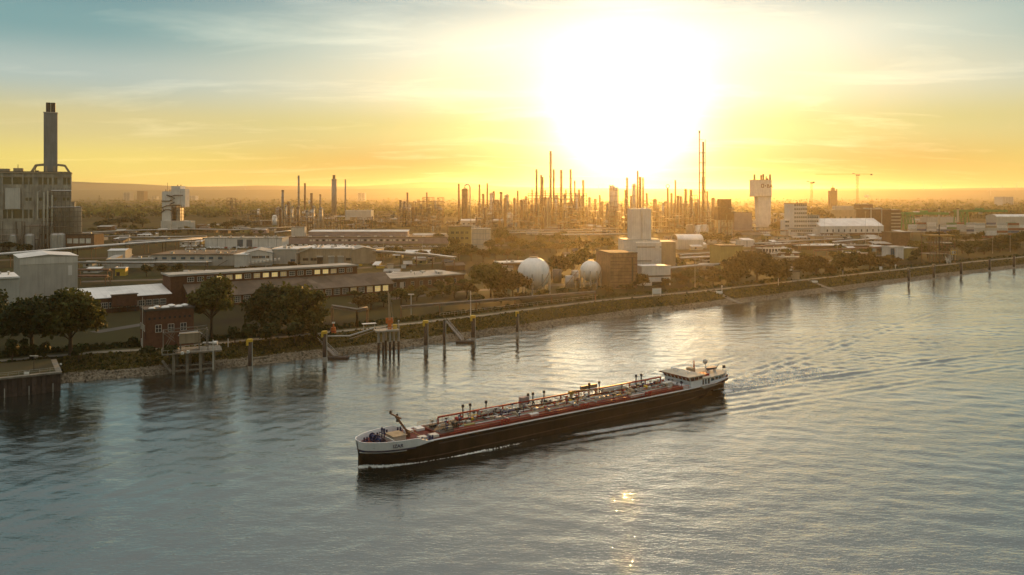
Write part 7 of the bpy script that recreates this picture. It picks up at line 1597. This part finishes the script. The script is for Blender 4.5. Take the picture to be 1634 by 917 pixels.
    for sg in (-1, 1):
        o = len(b.v); q = np.linspace(99.0, L_+1.6, 34)
        for x in q:
            t = min(max((x-99)/1.6, 0), 1); za, zb = deck_z(x)-.75*t-.02, deck_z(x)+.35+.55*t*min(1, max(0, (x-104)/6)); wa, wb = hw(x, za)+.05, half(x, 1)+.10
            b.v += [(x, sg*wa, za), (x, sg*wb, zb), (x, sg*max(wb-.2, 0), zb), (x, sg*max(wa-.2, 0), za)]
        for i in range(len(q)-1):
            for k in range(4): a = o+4*i; b.f.append((a+k, a+4+k, a+4+(k+1) % 4, a+(k+1) % 4))
    b.build('stern_bulwark', M['shipw'], T)
    strake('stern_strake', M['navy'], 100.2, L_+1.5, 0, 0, .09, zfun=lambda x: (deck_z(x)-1.0, deck_z(x)-.78), par=hull)
    # wheelhouse ahead of the deckhouse, roof overhanging forward
    zb, zt = d+.75, d+3.0; x0, x1, w = 95.4, 100.2, 4.9
    b = MB(); b.box(x0, x1, -w, w, d+.02, zb+1.1); b.build('wheelhouse', M['shipw'], T)
    b = MB(); b.raw([(x0-.02,-w-.02,zb+1.1),(x1,-w-.02,zb+1.1),(x1,w+.02,zb+1.1),(x0-.02,w+.02,zb+1.1),(x0-.7,-w-.1,zt),(x1,-w-.1,zt),(x1,w+.1,zt),(x0-.7,w+.1,zt)], [(0,3,2,1),(4,5,6,7),(0,1,5,4),(1,2,6,5),(2,3,7,6),(3,0,4,7)])
    wg = b.build('wheelhouse_windows', M['deckglass'], T)
    b = MB()
    for k in range(8): y = -w-.05+(2*w+.1)*k/7; b.bar((x0-.06, y, zb+1.1), (x0-.74, y, zt), .10)
    for k in range(4): x = x0+(x1-x0)*k/3; b.bar((x, -w-.05, zb+1.1), (x-.5*(1-k/3), -w-.14, zt), .10)
    b.build('mullion', M['shipw'], wg)
    b = MB(); b.box(x0-1.5, x1+.5, -w-.6, w+.6, zt+.003, zt+.28); rf = b.build('wheelhouse_roof', M['cream'], T)
    b = MB(); b.box(x0-1.56, x0-1.5-.003, -w-.6, w+.6, zt-.05, zt+.28); b.build('roof_fascia', M['deck'], rf)
    for y, nm in ((-2, 'radar'), (1.6, 'radar'), (3.2, 'floodlight')): b = MB(); b.cyl(x0+2, y, zt+.283, zt+.9, .14, n=8); b.box(x0+1.8, x0+2.2, y-.9, y+.9, zt+.903, zt+1.1); b.build(nm, M['shipw'], rf)
    b = MB(); b.tube([(x0-.03, -1.6, d+.9), (x0-.16, -1.6, d+.9)], .55, 16); b.tube([(x0-.03, 1.8, d+.9), (x0-.16, 1.8, d+.9)], .4, 16); b.build('front_vent', M['dark'], T)
    b = MB(); b.box(93.0, 95.35, -4.6, 4.6, d+.02, d+1.0); b.build('front_house', M['shipw'], T)
    # red engine casing block, mast, lifeboat, dome, flag
    z1 = zd+.183
    b = MB(); b.box(100.6, 104.6, -3.6, -1.0, z1, z1+.55); b.build('red_locker', M['red'], T)
    b = MB()
    for x in (100.7, 102.0, 103.3, 104.5): b.bar((x, -3.6, z1+.55), (x, -3.6, z1+1.4), .08)
    b.bar((100.7, -3.6, z1+1.4), (104.5, -3.6, z1+1.4), .08); b.build('locker_rail', M['red'], T)
    b = MB(); b.cyl(103.8, 1.4, z1, z1+3.6, .32, .12, 8); b.build('aft_mast', M['orange'], T); b = MB(); b.box(101.4, 103.0, .2, 2.2, z1, z1+1.7); b.build('funnel', M['tan'], T)
    b = MB(); o = len(b.v)
    for i in range(9): t = i/8; x = 106.2+4.2*t; ww = .85*math.sin(PI*min(max(t*.92+.04, 0), 1))**.6; b.v += [(x, -1.2-ww, z1+1.5), (x, -1.2-ww*.5, z1+.85), (x, -1.2+ww*.5, z1+.85), (x, -1.2+ww, z1+1.5)]
    for i in range(8):
        for k in range(4): a = 4*i; b.f.append((a+k, a+4+k, a+4+(k+1) % 4, a+(k+1) % 4))
    b.f += [(0, 1, 2, 3), (32, 35, 34, 33)]; b.build('lifeboat', M['navy'], T)
    b = MB()
    for x in (106.9, 109.6): b.box(x-.1, x+.1, -1.7, -.7, z1, z1+.9)
    b.build('boat_cradle', M['shipw'], T)
    b = MB(); b.cyl(108.6, 1.4, z1, z1+2.2, .1, n=8); b.sphere((108.6, 1.4, z1+2.7), .75, 14, 10); b.build('satellite_dome', M['lgrey'], T, True)
    b = MB(); b.bar((110.6, -.4, z1), (112.7, -.4, z1+2.0), .14); b.build('davit', M['tan'], T)
    b = MB()
    for x in np.linspace(105, 112.4, 9):
        for sg in (-1, 1): wq = max(.2, half(x, 1)-.65); b.bar((x, sg*wq, z1), (x, sg*wq, z1+.95), .05)
    q = np.linspace(105, 112.4, 9)
    for a, c in zip(q[:-1], q[1:]):
        for sg in (-1, 1): b.bar((a, sg*max(.2, half(a, 1)-.65), z1+.95), (c, sg*max(.2, half(c, 1)-.65), z1+.95), .05)
    b.build('boat_deck_railing', M['galv'], T)
    b = MB(); b.box(112.8, 114.4, -2.2, 2.2, d+.0, d+.9); b.build('stern_winch', M['navy'], T)
    b = MB(); b.cyl(114.6, 0, d, d+3.2, .06, n=6); b.raw([(114.65,0,d+2.2),(116.0,.1,d+2.1),(116.0,.1,d+3.0),(114.65,0,d+3.1),(114.65,.04,d+2.2),(116.0,.14,d+2.1),(116.0,.14,d+3.0),(114.65,.04,d+3.1)], [(0,1,2,3),(4,7,6,5),(0,4,5,1),(1,5,6,2),(2,6,7,3),(3,7,4,0)]); b.build('ensign', M['dark'], T)
    T.scale = (1.02, 1, 1)
    # foam along the waterline
    f = MB(); r = np.random.RandomState(5)
    for sg in (-1, 1):
        for k in range(1150):
            t = r.rand()**2.0; x = -1.0+(44 if sg < 0 else 22)*t
            if r.rand() < t*1.1*(.55+.45*math.sin(x*.9+1.3*math.sin(x*.31))): continue
            wob = half(max(x, .7), 0)+.2+(.5+1.1*math.exp(-x/9))*r.rand()**1.3+.022*max(x-2, 0)*(.5+r.rand())
            if x < 1.0: wob = (1.6-abs(x-.2))*r.rand()
            p = SH_O+SH_U*x*1.02+SH_N*(sg*wob); s = .12+.30*r.rand()*(1-.6*t); a = r.rand()*6; h = .05+.35*r.rand()*(1-t)**2
            f.raw([(p.x+s*math.cos(a+q*2.09), p.y+s*math.sin(a+q*2.09), -.05) for q in range(3)]+[(p.x, p.y, h)], [(0,1,3),(1,2,3),(2,0,3)])
    for k in range(1300):
        t = r.rand(); x = SH_L-1+52*t**1.5; y = r.normal()*(1.5+2.2*t); p = SH_O+SH_U*x+SH_N*y; s = .12+.26*r.rand()*(1-.5*t); a = r.rand()*6
        f.raw([(p.x+s*math.cos(a+q*2.09), p.y+s*math.sin(a+q*2.09), -.03) for q in range(3)]+[(p.x, p.y, .12+.2*r.rand()*(1-t))], [(0,1,3),(1,2,3),(2,0,3)])
    tag(f.build('wake_foam', M['foam']), 'white foam along the tanker bow and in its wake', None, kind='stuff')
M['deckglass'] = mat('wheelhouse_glass', (.09,.02,.015), rough=.15, spec=.5, var=.2)
ship()
